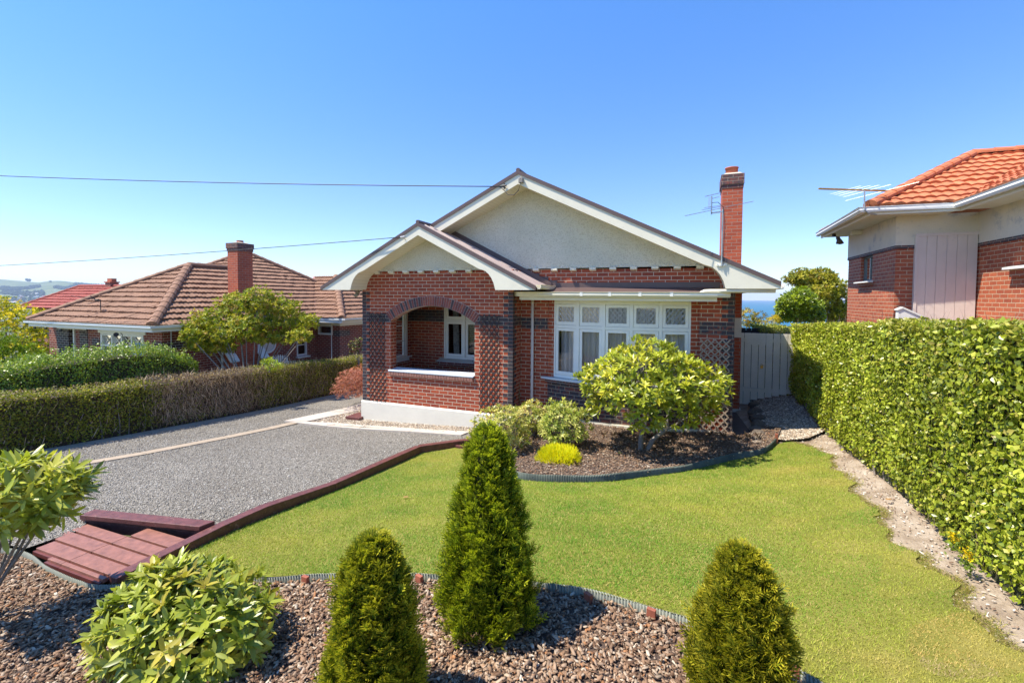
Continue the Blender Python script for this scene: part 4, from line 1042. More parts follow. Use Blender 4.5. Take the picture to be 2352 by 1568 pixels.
# ================================================================== NEIGHBOURING HOUSES
def tile_plane(name, poly, mat, parent, course=.33, wave=.15, amp=.024, lift=.07, jit=.006, seed=1):
    """tiled slope: poly[0]-poly[1] is the eave; clipped to the polygon by vertical planes"""
    P = [Vector(p) for p in poly]; u = (P[1] - P[0]).normalized()
    nrm = Vector((0, 0, 0))
    for i in range(len(P)): nrm += P[i].cross(P[(i + 1) % len(P)])
    nrm.normalize()
    if nrm.z < 0: nrm = -nrm
    v = nrm.cross(u).normalized()
    if v.z < 0: v = -v
    us = [(p - P[0]).dot(u) for p in P]; vs = [(p - P[0]).dot(v) for p in P]
    u0, u1, v1 = min(us), max(us), max(vs)
    ns = 4; st = wave / ns; nu = int((u1 - u0) / st) + 2; nv = int(v1 / course) + 2
    r = np.random.default_rng(seed); bm = bmesh.new(); uvl = bm.loops.layers.uv.new('UVMap')
    prof = [0, .75, 1.0, .55]
    O = P[0] + u * u0
    for j in range(nv):
        off = (j % 2) * 0; tj = r.normal(0, jit, nu // ns + 3)
        lo = []; hi = []; dn = []
        for i in range(nu):
            h = amp * prof[i % ns] + tj[i // ns]; b = O + u * (i * st)
            lo.append(bm.verts.new(b + v * (j * course - .02 + tj[i // ns]) + nrm * (h + lift)))
            hi.append(bm.verts.new(b + v * ((j + 1) * course + .02) + nrm * (h * .9 + .004)))
            dn.append(bm.verts.new(b + v * (j * course - .02 + tj[i // ns]) + nrm * (h * .9 - .01)))
        for i in range(nu - 1):
            for q, (w0, w1) in (((lo[i], lo[i + 1], hi[i + 1], hi[i]), (0, .33)), ((dn[i], dn[i + 1], lo[i + 1], lo[i]), (0, 0))):
                f = bm.faces.new(q); cc = (u0 + (i + .5) * st, (j + .5) * .34)
                for lp in f.loops: lp[uvl].uv = cc
    n = len(P); cen = sum(P, Vector()) / n
    for i in range(n):
        a, b = P[i], P[(i + 1) % n]
        if i == 0: continue
        d = (b - a); d.z = 0; pn = Vector((d.y, -d.x, 0)).normalized()
        if (cen - a).dot(pn) > 0: pn = -pn
        bmesh.ops.bisect_plane(bm, geom=bm.verts[:] + bm.edges[:] + bm.faces[:], plane_co=a, plane_no=pn, clear_outer=True)
    # backing sheet
    vv = [bm.verts.new(p - nrm * .03) for p in P]; f = bm.faces.new(vv)
    me = bpy.data.meshes.new(name); bm.to_mesh(me); bm.free(); me.materials.append(mat)
    o = bpy.data.objects.new(name, me); place(o, parent); return o
def caps(name, a, b, mat, parent, r=.13, seg=.36, label=None):
    a = Vector(a); b = Vector(b); n = max(1, int((b - a).length / seg)); m = MB(); d = (b - a) / n
    up = Vector((0, 0, 1)); sd = d.cross(up).normalized(); up = sd.cross(d.normalized())
    for i in range(n):
        p = a + d * i; q = a + d * (i + 1.06); rr = [r * 1.08, r * .93]; ring = []
        for c, R_ in ((p, rr[0]), (q, rr[1])):
            ring.append([c + sd * (R_ * cos(t)) + up * (R_ * sin(t) * .8 - .02) for t in np.linspace(pi * 1.05, -pi * .05, 8)])
        A, B = ring
        for k in range(7): m.face([A[k], A[k + 1], B[k + 1], B[k]])
        m.face(A[::-1]); m.face(B)
    o = m.build(name, mat, parent, weld=False)
    if label: o['label'] = label
    return o

# ---------------- left neighbour (brown tiled roof)
LH = empty('brick_house', (-11, 6, -.8), 'low brick house with a brown tiled hip roof behind the left hedge', 'house')
def lp(name, m, mat, label=None, parent=None, **kw):
    o = m.build(name, mat, parent or LH, **kw)
    if label: o['label'] = label
    return o
k_ = .62; ez = 2.25
def rz(x=None, y=None, x0=0, y0=0): return ez + k_ * ((x0 - x) if x is not None else (y - y0))
tile_plane('roof', [(-7.5, -.58, ez), (-7.5, 1.7, ez), (-10.95, 5.15, ez + k_ * 3.45), (-10.95, 2.87, ez + k_ * 3.45)], M_TILEL, LH, seed=2)
tile_plane('roof', [(-7.5, 1.7, ez), (-7.5, 6.06, ez), (-7.5, 11.5, ez), (-12.4, 6.6, ez + k_ * 4.9)], M_TILEL, LH, seed=3)
tile_plane('roof', [(-14.4, -.58, ez), (-7.5, -.58, ez), (-10.95, 2.87, ez + k_ * 3.45)], M_TILEL, LH, seed=4)
tile_plane('roof', [(-17.3, 1.7, ez), (-7.5, 1.7, ez), (-12.4, 6.6, ez + k_ * 4.9)], M_TILEL, LH, seed=5)
tile_plane('roof', [(-7.5, 6.06, ez), (-6.05, 6.06, ez), (-9.2, 9.21, ez + k_ * 3.15), (-10.65, 9.21, ez + k_ * 3.15)], M_TILEL, LH, seed=6)
tile_plane('roof', [(-6.05, 6.06, ez), (-6.05, 12.36, ez), (-9.2, 9.21, ez + k_ * 3.15)], M_TILEL, LH, seed=7)
m = MB(); m.face([(-14.4, -.58, ez), (-10.95, 2.87, ez + k_ * 3.45), (-10.95, 5.15, ez + k_ * 3.45), (-14.4, 1.7, ez)]); m.face([(-17.3, 1.7, ez), (-12.4, 6.6, ez + k_ * 4.9), (-17.3, 11.5, ez)]); m.face([(-17.3, 11.5, ez), (-7.5, 11.5, ez), (-12.4, 6.6, ez + k_ * 4.9)]); lp('roof', m, M_TILEL)
e = .06
for a, b in (((-7.5, -.58, ez + e), (-10.95, 2.87, ez + k_ * 3.45 + e)), ((-14.4, -.58, ez + e), (-10.95, 2.87, ez + k_ * 3.45 + e)), ((-10.95, 2.87, ez + k_ * 3.45 + e), (-10.95, 5.15, ez + k_ * 3.45 + e)),
             ((-17.3, 1.7, ez + e), (-12.4, 6.6, ez + k_ * 4.9 + e)), ((-12.4, 6.6, ez + k_ * 4.9 + e), (-7.5, 11.5, ez + e)), ((-6.05, 6.06, ez + e), (-9.2, 9.21, ez + k_ * 3.15 + e))):
    caps('ridge_capping', a, b, M_TILEL, LH, r=.15)
m = MB(); m.bar((-7.5, 6.06, ez + .03), (-10.65, 9.21, ez + k_ * 3.15 + .03), .16, .02); lp('valley_gutter', m, plain('pink_metal_valley', (.45, .25, .22), .5, .1))
for pts in ([(-14.5, -.58, 2.27), (-7.5, -.58, 2.27), (-7.5, 6.06, 2.27), (-6.05, 6.06, 2.27), (-6.05, 12, 2.27)], [(-17.4, 1.7, 2.27), (-14.2, 1.7, 2.27)]):
    lp('gutter', gutter('g', pts, w=.11, h=.10), M_WHITE, weld=False)
m = MB(); m.box(-14.4, -7.52, -.56, .2, 2.08, 2.11); m.box(-8.2, -7.52, .2, 6.1, 2.08, 2.11); m.box(-8.2, -6.07, 6.08, 12, 2.08, 2.11)
for a, b in (((-14.4, -.57), (-7.51, -.57)), ((-7.51, -.57), (-7.51, 6.07)), ((-7.51, 6.07), (-6.06, 6.07)), ((-6.06, 6.07), (-6.06, 12))): m.bar((*a, 2.14), (*b, 2.14), .025, .15)
m.box(-17.3, -14.4, 1.72, 2.5, 2.08, 2.11)
lp('soffit', m, M_WHITE)
# walls
m = MB(); zb = -1.4
m.box(-8.3, -8.1, .07, 5.56, zb, 2.09); m.box(-8.3, -8.1, 6.13, 6.66, zb, 2.09); m.box(-8.3, -8.1, 5.56, 6.13, zb, .58); m.box(-8.3, -8.1, 5.56, 6.13, 1.50, 2.09)
m.box(-9.04, -8.3, .07, .27, zb, 2.09); m.box(-12.14, -11.4, .07, .27, zb, 2.09); m.box(-11.4, -9.04, .07, .27, zb, .95)
m.box(-12.5, -12.14, .25, .45, zb, 2.09); m.box(-14.60, -14.07, .07, .4, zb, 2.09); m.box(-12.9, -12.5, .07, .27, zb, 2.09); m.box(-14.07, -12.9, .9, 1.1, zb, 2.09); m.box(-17, -14.6, 2.3, 2.5, zb, 2.09)
m.box(-8.1, -7.10, 6.66, 6.86, zb, 1.47); m.box(-7.10, -6.70, 6.66, 6.86, zb, 1.9); m.box(-8.1, -7.94, 6.66, 6.86, 1.47, 2.09); m.box(-6.9, -6.70, 6.86, 12, zb, 1.9)
lp('wall', m, M_BRICKL, 'deep red brick wall with pale mortar')
m = MB(); m.box(-8.1, -6.69, 6.652, 6.66, 1.9, 2.09); m.box(-6.70, -6.692, 6.66, 12, 1.88, 2.09); lp('frieze', m, M_WHITE)
m = MB(); m.box(-14.07, -13.3, .05, .5, zb, 2.09); m.box(-12.64, -12.16, .062, .07, zb, 2.09)
lp('pillar', m, M_BRICKLD, 'dark brick pillar at the entrance')
for q_ in ((-8.102, -8.094, .07, 2.1, 1.42, 1.68), (-8.6, -8.1, .062, .072, 1.42, 1.68), (-11.9, -11.45, .062, .072, 1.42, 1.68), (-7.06, -6.70, 6.652, 6.662, 1.42, 1.68), (-6.704, -6.695, 6.66, 7.3, 1.42, 1.68)):
    m = MB(); m.box(*q_); lp('dark_band', m, M_BRICKLD)
m = MB(); m.bar((-12.94, .06, zb), (-12.94, .06, 2.05), .07, .07); m.box(-14.0, -12.2, .04, .10, 1.95, 2.08); m.box(-11.5, -8.9, .04, .08, 1.88, 2.08); lp('trim', m, M_WHITE)
# front window
m = MB(); m.box(-11.4, -11.3, .06, .2, .95, 1.88); m.box(-9.14, -9.04, .06, .2, .95, 1.88); m.box(-11.3, -9.14, .06, .2, .95, 1.02); m.box(-11.3, -9.14, .06, .2, 1.80, 1.88); m.box(-11.3, -9.14, .065, .2, 1.42, 1.48)
xs = np.linspace(-11.3, -9.14, 5)
for x in xs[1:-1]: m.box(x - .035, x + .035, .062, .2, .95, 1.88)
wn = m.build('front_window', M_WHITE, LH)
for a, b in zip(xs, xs[1:]):
    for z0, z1 in ((1.02, 1.42), (1.48, 1.80)):
        q = MB(); q.face([(a + .03, .14, z0), (b - .03, .14, z0), (b - .03, .14, z1), (a + .03, .14, z1)]); q.build('pane', M_GLASS, wn)
    q = MB(); q.bar((a + .08, .12, 1.5), (b - .08, .12, 1.78), .015, .03); q.bar((a + .08, .12, 1.78), (b - .08, .12, 1.5), .015, .03); q.build('leading', M_ALU, wn)
q = MB(); q.box(-11.4, -9.04, .6, .62, .9, 2.0); lp('curtain', q, plain('dim_room', (.07, .08, .07), .9, .5, 3))  # dark sheet behind the panes, coloured to stand for the dim room
# side sash window
m = MB(); m.box(-8.16, -8.08, 5.56, 5.62, .58, 1.5); m.box(-8.16, -8.08, 6.05, 6.13, .58, 1.5); m.box(-8.16, -8.08, 5.62, 6.05, .58, .66); m.box(-8.16, -8.08, 5.62, 6.05, 1.44, 1.5); m.box(-8.15, -8.1, 5.62, 6.05, 1.04, 1.08); m.box(-8.14, -7.95, 5.5, 6.2, .50, .56)
wn = m.build('side_window', M_WHITE, LH); q = MB(); q.face([(-8.13, 5.62, .66), (-8.13, 6.05, .66), (-8.13, 6.05, 1.44), (-8.13, 5.62, 1.44)]); q.build('pane', M_GLASS, wn)
q = MB(); q.box(-8.3, -8.28, 5.5, 6.2, .5, 1.5); lp('inner_wall', q, M_DARK)
# high window on the returning wall
m = MB(); m.box(-7.94, -7.86, 6.63, 6.8, 1.47, 2.08); m.box(-7.18, -7.10, 6.63, 6.8, 1.47, 2.08); m.box(-7.86, -7.18, 6.63, 6.8, 1.47, 1.54); m.box(-7.86, -7.18, 6.63, 6.8, 1.84, 2.08)
wn = m.build('high_window', M_WHITE, LH); q = MB(); q.face([(-7.86, 6.7, 1.54), (-7.18, 6.7, 1.54), (-7.18, 6.7, 1.84), (-7.86, 6.7, 1.84)]); q.build('pane', M_GLASS, wn)
q = MB(); q.box(-7.95, -7.1, 6.84, 6.86, 1.4, 2.0); lp('inner_wall', q, M_DARK)
# round window with brick surround
m = MB(); cy, cz, R0 = 4.08, 1.25, .37
def disc(m, r0, r1, x0, x1, n=28):
    for k in range(n):
        a, b = 2 * pi * k / n, 2 * pi * (k + 1) / n
        p = lambda r, t, x: (x, cy + r * cos(t), cz + r * sin(t))
        m.face([p(r0, a, x1), p(r1, a, x1), p(r1, b, x1), p(r0, b, x1)]); m.face([p(r1, a, x0), p(r1, a, x1), p(r1, b, x1), p(r1, b, x0)]) if False else m.face([p(r1, a, x1), p(r1, a, x0), p(r1, b, x0), p(r1, b, x1)])
        if r0 > 0: m.face([p(r0, a, x0), p(r0, a, x1), p(r0, b, x1), p(r0, b, x0)])
disc(m, .31, .37, -8.1, -8.04); rw = m.build('round_window', M_WHITE, LH); rw['label'] = 'round white window between the chimney and the sash window'
m = MB(); disc(m, 0.001, .31, -8.1, -8.08); m.build('pane', plain('frosted_pane', (.62, .60, .55), .25, .05), rw)
m = MB()
for k in range(30):
    a, b = 2 * pi * (k + .06) / 30, 2 * pi * (k + .94) / 30
    m.prism([(-8.1, cy + r * cos(t), cz + r * sin(t)) for t, r in ((a, .385), (b, .385), (b, .56), (a, .56))], (.012, 0, 0))
m.build('brick_surround', M_POT, rw)
# chimney with buttresses
m = MB(); m.box(-8.64, -8.1, 2.8, 3.44, 2.0, 4.92); m.box(-8.1, -7.88, 2.5, 3.44, zb, 2.09); m.box(-8.1, -7.72, 2.15, 2.5, zb, .80); m.box(-8.1, -7.72, 3.44, 3.78, zb, .80)
lc = lp('chimney', m, M_BRICKO, 'square orange brick chimney on the side wall')
m = MB(); m.box(-8.66, -8.08, 2.78, 3.46, 4.92, 5.02); m.box(-8.68, -8.06, 2.76, 3.48, 5.02, 5.22); m.build('chimney_cap', M_BRICKC, lc)
m = MB(); m.hexa([(-8.6, 2.84, 5.22), (-8.14, 2.84, 5.22), (-8.14, 3.4, 5.22), (-8.6, 3.4, 5.22), (-8.5, 2.98, 5.27), (-8.24, 2.98, 5.27), (-8.24, 3.26, 5.27), (-8.5, 3.26, 5.27)]); m.build('flaunching', M_MORT, lc)
m = MB(); m.ring([((-8.37, 3.12, 5.25), .12), ((-8.37, 3.12, 5.34), .125)], 14); m.build('chimney_pot', M_POT, lc)
for y0 in (2.15, 3.44):
    m = MB(); m.prism([(-8.1, y0 - .02, 1.30), (-7.68, y0 - .02, .80), (-7.68, y0 - .02, .76), (-8.1, y0 - .02, 1.2)], (0, .38, 0)); m.build('buttress_cap', M_WHITE, lc)
    m = MB(); m.prism([(-8.1, y0, 1.25), (-7.72, y0, .78), (-8.1, y0, .78)], (0, .34, 0)); m.build('buttress', M_BRICKO, lc)
m = MB(); m.tube([(-8.04, 2.08, 2.1), (-8.04, 2.08, -.8)], .04, 8); m.tube([(-7.12, 6.6, 2.1), (-7.12, 6.6, -.8)], .02, 8); lp('downpipe', m, M_WHITE)
m = MB(); m.tube([(-8.06, .33, 2.08), (-8.06, .33, 1.1)], .018, 6); lp('conduit', m, M_ALU)
m = MB(); 
for k in range(2):
    p = (-8.9 + 0, .0, 1.1)
m.ring([((-8.90, -.12, 1.42), .02), ((-8.86, -.16, 1.44), .16), ((-8.84, -.18, 1.45), .22)], 14); m.bar((-8.93, .06, 1.42), (-8.9, -.12, 1.42), .03, .03)
o = m.build('satellite_dish', plain('dish_blue_grey', (.30, .42, .55), .5, .05)); tag(o, 'small pale blue satellite dish on the front wall of the brown roofed house', 'satellite dish')

# ---------------- red roofed house further left
RH = empty('red_roof_house', (-31, 10, -1), 'distant house with a dark red tiled roof left of the brown roof', 'house')
zz = 2.28; kk = .62
tile_plane('roof', [(-35.7, 7.56, zz), (-24, 7.56, zz), (-24, 10, zz + kk * 2.44), (-33.26, 10, zz + kk * 2.44)], M_TILERED, RH, amp=.02, wave=.3, course=.36)
caps('ridge_capping', (-33.26, 10, 3.83), (-24, 10, 3.83), M_TILERED, RH, r=.14, seg=.4); caps('ridge_capping', (-35.7, 7.56, zz + .03), (-33.26, 10, 3.83), M_TILERED, RH, r=.14, seg=.4)
m = MB(); m.face([(-35.7, 7.56, zz), (-33.26, 10, 3.79), (-35.7, 12.44, zz)]); m.face([(-35.7, 12.44, zz), (-24, 12.44, zz), (-24, 10, 3.79), (-33.26, 10, 3.79)]); m.build('roof', M_TILERED, RH)
m = MB(); m.box(-35.1, -24, 8.1, 12, -2, zz); m.build('wall', M_BRICKL, RH)
m = MB(); m.box(-29.9, -29.3, 9.8, 10.3, 3.3, 4.05); c_ = m.build('chimney', M_BRICKL, RH); m = MB(); m.box(-29.95, -29.25, 9.75, 10.35, 4.05, 4.12); m.box(-29.85, -29.35, 9.9, 10.2, 4.12, 4.34); m.build('chimney_pot', M_POT, c_)

# ---------------- right neighbour (orange tiles)
RN = empty('tiled_brick_house', (14, 3, 0.5), 'brick and cream stucco house with a bright orange tiled roof at the right', 'house')
def rp(name, m, mat, label=None, parent=None, **kw):
    o = m.build(name, mat, parent or RN, **kw)
    if label: o['label'] = label
    return o
K = .551; E0 = 5.215
zR = lambda d: E0 + K * d
tile_plane('roof', [(11.5, 2.28, E0), (13.0, 2.28, E0), (15.88, 5.16, zR(2.88)), (14.38, 5.16, zR(2.88))], M_TILER, RN, wave=.20, amp=.026, lift=.05, course=.32, seed=11)
tile_plane('roof', [(11.5, 6.45, E0), (11.5, 2.28, E0), (14.38, 5.16, zR(2.88))], M_TILER, RN, wave=.20, amp=.026, lift=.05, course=.32, seed=12)
tile_plane('roof', [(13.0, 2.28, E0), (13.0, -5, E0), (16, -5, zR(3)), (16, 5.28, zR(3))], M_TILER, RN, wave=.20, amp=.026, lift=.05, course=.32, seed=13)
caps('ridge_capping', (11.48, 2.26, E0 + .05), (14.38, 5.16, zR(2.88) + .07), M_TILER, RN, r=.13, seg=.40)
caps('ridge_capping', (14.38, 5.16, zR(2.88) + .07), (18, 5.16, zR(2.88) + .07), M_TILER, RN, r=.13, seg=.40)
m = MB(); m.face([(14.38, 5.16, zR(2.88)), (18, 5.16, zR(2.88)), (18, 6.45, E0), (11.5, 6.45, E0)]); rp('roof', m, M_TILER)
m = MB(); m.bar((13.0, 2.28, E0 + .02), (15.9, 5.18, zR(2.9) + .02), .14, .02); rp('valley_gutter', m, M_BROWN)
rp('gutter', gutter('g', [(13.0, -5, 5.20), (13.0, 2.28, 5.20), (11.5, 2.28, 5.20), (11.5, 6.42, 5.20)][::-1][::-1], w=-.12, h=.11), M_WHITE, 'white gutter', weld=False)
m = MB()
for a, b in (((13.02, -5), (13.02, 2.30)), ((13.02, 2.30), (11.52, 2.30)), ((11.52, 2.30), (11.52, 6.4))): m.bar((*a, 5.10), (*b, 5.10), .03, .13)
m.box(11.53, 13.0, 2.31, 2.9, 5.06, 5.075); m.box(11.53, 12.16, 2.9, 6.4, 5.06, 5.075); m.box(13.03, 13.6, -5, 2.31, 5.06, 5.075)
rp('soffit', m, M_CREAM)
m = MB(); g0 = .2
m.box(12.15, 12.35, 2.85, 4.25, g0, 4.38); m.box(12.15, 12.35, 5.10, 6.15, g0, 4.38); m.box(12.15, 12.35, 4.25, 5.10, g0, 3.66); m.box(12.15, 12.35, 4.25, 5.10, 4.36, 4.38)
m.box(12.35, 13.75, 2.85, 3.05, g0, 4.38); m.box(13.55, 13.75, 1.5, 2.85, g0, 4.38); m.box(13.55, 13.75, -4, .3, g0, 4.38); m.box(13.55, 13.75, .3, 1.5, g0, 3.80)
m.box(12.35, 17, 6.0, 6.15, g0, 4.38)
rp('wall', m, M_BRICKR, 'orange red brick wall')
m = MB(); m.box(12.13, 12.34, 2.83, 6.17, 4.42, 5.07); m.box(12.34, 13.53, 2.83, 3.0, 4.42, 5.07); m.box(13.53, 13.74, -4, 3.0, 4.42, 5.07); rp('stucco_band', m, M_STUCR, 'cream stucco band under the eaves')
m = MB(); m.box(12.125, 12.345, 2.825, 6.175, 4.345, 4.42); m.box(12.345, 12.49, 2.825, 3.0, 4.345, 4.42); m.box(13.525, 13.74, -4, 2.82, 4.345, 4.42); rp('dark_band', m, M_BRICKM, 'dark brick course under the stucco')
# pale boarded panel
m = MB(); xs = np.linspace(12.50, 13.52, 7)
for a, b in zip(xs, xs[1:]): m.box(a + .004, b - .004, 2.79, 2.85, g0, 4.60)
m.box(12.50, 13.52, 2.80, 2.85, g0, 4.62); m.box(12.48, 13.54, 2.775, 2.84, 4.60, 4.66); m.box(12.47, 12.52, 2.775, 2.85, g0, 4.60)
rp('boarded_panel', m, M_PINKW, 'pale pink boarded panel')
m = MB(); m.box(12.22, 12.28, 4.25, 4.30, 3.70, 4.36); m.box(12.22, 12.28, 5.05, 5.10, 3.70, 4.36); m.box(12.22, 12.28, 4.30, 5.05, 3.70, 3.75); m.box(12.22, 12.28, 4.30, 5.05, 4.31, 4.36); m.box(12.222, 12.278, 4.62, 4.66, 3.75, 4.31)
wn = m.build('small_window', plain('grey_green_frame', (.12, .14, .13), .5, .05), RN); q = MB(); q.face([(12.25, 4.3, 3.75), (12.25, 5.05, 3.75), (12.25, 5.05, 4.31), (12.25, 4.3, 4.31)]); q.build('pane', M_GLASS, wn)
q = MB(); q.box(12.3, 12.31, 4.25, 4.64, 3.7, 4.36); q.build('blind', plain('pale_blue_blind', (.50, .62, .72), .7, .05), wn)
q = MB(); q.prism([(12.02, 4.16, 3.655), (12.02, 4.16, 3.685), (12.2, 4.16, 3.72), (12.2, 4.16, 3.655)], (0, 1.02, 0)); q.build('sill', M_WHITE, wn)
q = MB(); q.box(12.10, 12.16, 4.22, 5.12, 3.58, 3.655); q.build('sill_bricks', M_BRICKR, wn)
q = MB(); q.prism([(13.38, .3, 3.80), (13.38, .3, 3.84), (13.6, .3, 3.88), (13.6, .3, 3.80)], (0, 1.36, 0)); ws = rp('window_sill', q, M_WHITE)
q = MB(); q.box(13.47, 13.55, .32, 1.62, 3.66, 3.80); q.build('sill_bricks', M_BRICKR, ws)
q = MB(); q.box(13.62, 13.68, .3, 1.5, 3.86, 4.38); rp('wing_window', q, M_WHITE)
# sloping white stair wall
P = [(12.05, 3.02), (12.12, 3.05), (12.95, 2.62), (13.6, 2.25), (13.6, .5), (12.05, .5)]
m = MB(); m.prism([(x, 2.30, z) for x, z in P], (0, .14, 0)); o = rp('stair_wall', m, M_WHITE, 'white sloping wall beside the steps')
m = MB(); m.prism([(12.03, 2.28, 3.03), (12.13, 2.28, 3.075), (13.6, 2.28, 2.30), (13.6, 2.28, 2.25), (12.12, 2.28, 3.045), (12.03, 2.28, 3.0)], (0, .18, 0)); m.build('coping', M_WHITE, o)
# security lights under the eave
m = MB(); m.box(11.60, 11.68, 5.55, 5.63, 4.98, 5.06)
sl_ = tag(m.build('security_light', M_BLACK), 'twin black security floodlights under the eave corner of the orange roofed house', 'light')
for dy, dx in ((-.10, .0), (.02, .08)):
    m = MB(); x, y = 11.66 + dx, 5.4 + dy; m.ring([((x, y + .1, 4.96), .02), ((x, y + .05, 4.90), .03), ((x + .01, y, 4.86), .035), ((x + .02, y - .03, 4.78), .065), ((x + .022, y - .035, 4.765), .068)], 12); m.build('lamp_head', M_ROCK, sl_)
m = MB(); m.box(11.9, 12.15, 5.0, 5.14, 4.95, 5.05); rp('bracket', m, M_CREAM)

# ================================================================== GARDEN STRUCTURES
# ---- long sleeper edging between drive and lawn
SL = [(2.935, -7.16, .56), (2.965, -6.1, .585), (3.00, -5.57, .58), (3.02, -4.4, .435), (3.05, -2.12, .315)]
SL2 = [(3.05, -2.10, .315), (3.62, -1.42, .30), (4.02, -1.02, .27)]
edg = empty('timber_edging', (3.0, -4.6, .3), 'long dark red stained timber edging between the gravel drive and the lawn', 'edging')
def timber(m, pts, w, h):
    P = [Vector(p) for p in pts]; rows = []
    for i, p in enumerate(P):
        a, b = P[max(0, i - 1)], P[min(len(P) - 1, i + 1)]; d = b - a; d.z = 0; d.normalize(); o = Vector((d.y, -d.x, 0)) * w / 2
        rows.append([p - o - Vector((0, 0, h)), p + o - Vector((0, 0, h)), p + o, p - o])
    for A, B in zip(rows, rows[1:]):
        for k in range(4): m.face([A[k], A[(k + 1) % 4], B[(k + 1) % 4], B[k]])
    m.face(rows[0][::-1]); m.face(rows[-1])
for pts, nm in ((SL[:4], 'board'), (SL[3:], 'board'), (SL2[:2], 'board'), (SL2[1:], 'board')):
    m = MB(); q = [Vector(p) for p in pts]; d = (q[-1] - q[-2]).normalized(); q[-1] = q[-1] - d * .004
    timber(m, q, .125, .26); m.build(nm, M_SLEEP, edg, bevel=.006)
m = MB(); m.box(3.60, 4.02, -1.62, -1.56, .0, .24); m.build('board', M_SLEEP, edg, bevel=.004)

# ---- timber steps with a cross sleeper behind
M_TREAD = plain('stained_tread', (.25, .105, .072), .5, .28, 11, .002, 60, dirt=((.36, .22, .17), 8, .66))
M_NOSE = plain('red_nosing', (.13, .032, .024), .5, .2, 9)
stp = empty('timber_steps', (2.2, -6.9, .4), 'low dark red timber steps beside the gravel, held by a sleeper', 'steps')
ys = [-7.235, -7.165, -6.985, -6.80, -6.625, -6.44]
xl = [1.95, 1.58, 1.44, 1.44, 1.46]; 
for i in range(5):
    y0, y1 = ys[i], ys[i + 1]; zt = .548 - .002 * i
    for x0, x1 in ((xl[i], 2.185), (2.19, 2.868)):
        if i == 4 and x0 < 2: x0 = 1.50; 
        yy1 = y1 if not (i == 4) else (-6.61 + .02 if x0 < 2 else -6.42)
        if i == 4 and x0 < 2: continue
        m = MB(); m.box(x0, x1, y0 + .030, yy1, zt - .04, zt + .008 * 0)
        m.build('tread', M_TREAD, stp, bevel=.003)
        m = MB(); m.box(x0, x1, y0 + .002, y0 + .028, zt - .06, zt - .022); m.build('nosing', M_NOSE, stp)
m = MB(); m.hexa([(1.27, -6.60, .42), (2.87, -6.25, .42), (2.87, -6.20, .42), (1.27, -6.44, .42)] + [(1.27, -6.60, .56), (2.87, -6.25, .56), (2.87, -6.20, .56), (1.27, -6.44, .56)]); m.build('riser_board', M_SLEEP, stp)
m = MB(); m.hexa([(1.30, -6.63, .57), (2.87, -6.29, .57), (2.90, -6.13, .57), (1.28, -6.47, .57)] + [(1.30, -6.63, .625), (2.87, -6.29, .625), (2.90, -6.13, .625), (1.28, -6.47, .625)]); m.build('cross_sleeper', M_SLEEP, stp, bevel=.006)

# ---- corrugated metal edging
def resample(pts, step):
    P = [Vector((*p, 0)) if len(p) == 2 else Vector(p) for p in pts]
    # catmull-rom
    Q = []
    for i in range(len(P) - 1):
        p0, p1, p2, p3 = P[max(0, i - 1)], P[i], P[i + 1], P[min(len(P) - 1, i + 2)]; n = max(2, int((p2 - p1).length / .04))
        for k in range(n):
            t = k / n; Q.append(.5 * ((2 * p1) + (p2 - p0) * t + (2 * p0 - 5 * p1 + 4 * p2 - p3) * t * t + (3 * p1 - p0 - 3 * p2 + p3) * t ** 3))
    Q.append(P[-1]); out = [Q[0]]; acc = 0
    for a, b in zip(Q, Q[1:]):
        d = (b - a).length
        while acc + d >= step:
            t = (step - acc) / d; a = a.lerp(b, t); out.append(a.copy()); d = (b - a).length; acc = 0
        acc += d
    return out
def corrugated(name, pts, z0, z1, H, mat, label, period=.025, amp=.0055, wav=.006):
    R_ = resample(pts, period / 6); m = MB(); rows = []; s = 0
    for i, p in enumerate(R_):
        a, b = R_[max(0, i - 1)], R_[min(len(R_) - 1, i + 1)]; d = (b - a).normalized(); o = Vector((d.y, -d.x, 0)); s = i * period / 6
        q = p + o * (amp * sin(2 * pi * s / period)); g = float(H(q.x, q.y)); w_ = wav * sin(s * 3.1) + wav * .6 * sin(s * 7.3 + 1)
        rows.append(((q.x, q.y, g + z0), (q.x, q.y, g + z1 + w_), (q.x + o.x * .003, q.y + o.y * .003, g + z1 + w_), (q.x + o.x * .003, q.y + o.y * .003, g + z0)))
    for A, B in zip(rows, rows[1:]):
        for k in range(3): m.face([A[k], B[k], B[k + 1], A[k + 1]])
    o = m.build(name, mat, None, weld=True, smooth=True); return tag(o, label, 'edging')
e1 = corrugated('corrugated_edging', EDGE_FAR, -.06, .115, HL, M_ZINC, 'dark grey green corrugated metal edging curving in front of the rhododendron bed')
e2 = corrugated('corrugated_edging', EDGE_NEAR, -.12, .004, HL, M_ZINCL, 'pale corrugated metal edging between the lawn and the bark bed in the foreground')
m = MB(); RR = resample(EDGE_FAR, .62)
for p in RR[2:]:
    for dz in (.03, .085):
        z = float(HL(p.x, p.y)) + dz; m.ring([((p.x, p.y - .012, z), .006), ((p.x, p.y - .018, z), .004)], 6)
m.build('screw', M_ALU, e1)
PEG = [(335, 1332), (707, 1321), (967, 1319), (1172, 1328), (1353, 1360), (1497, 1395), (1822, 1522)]
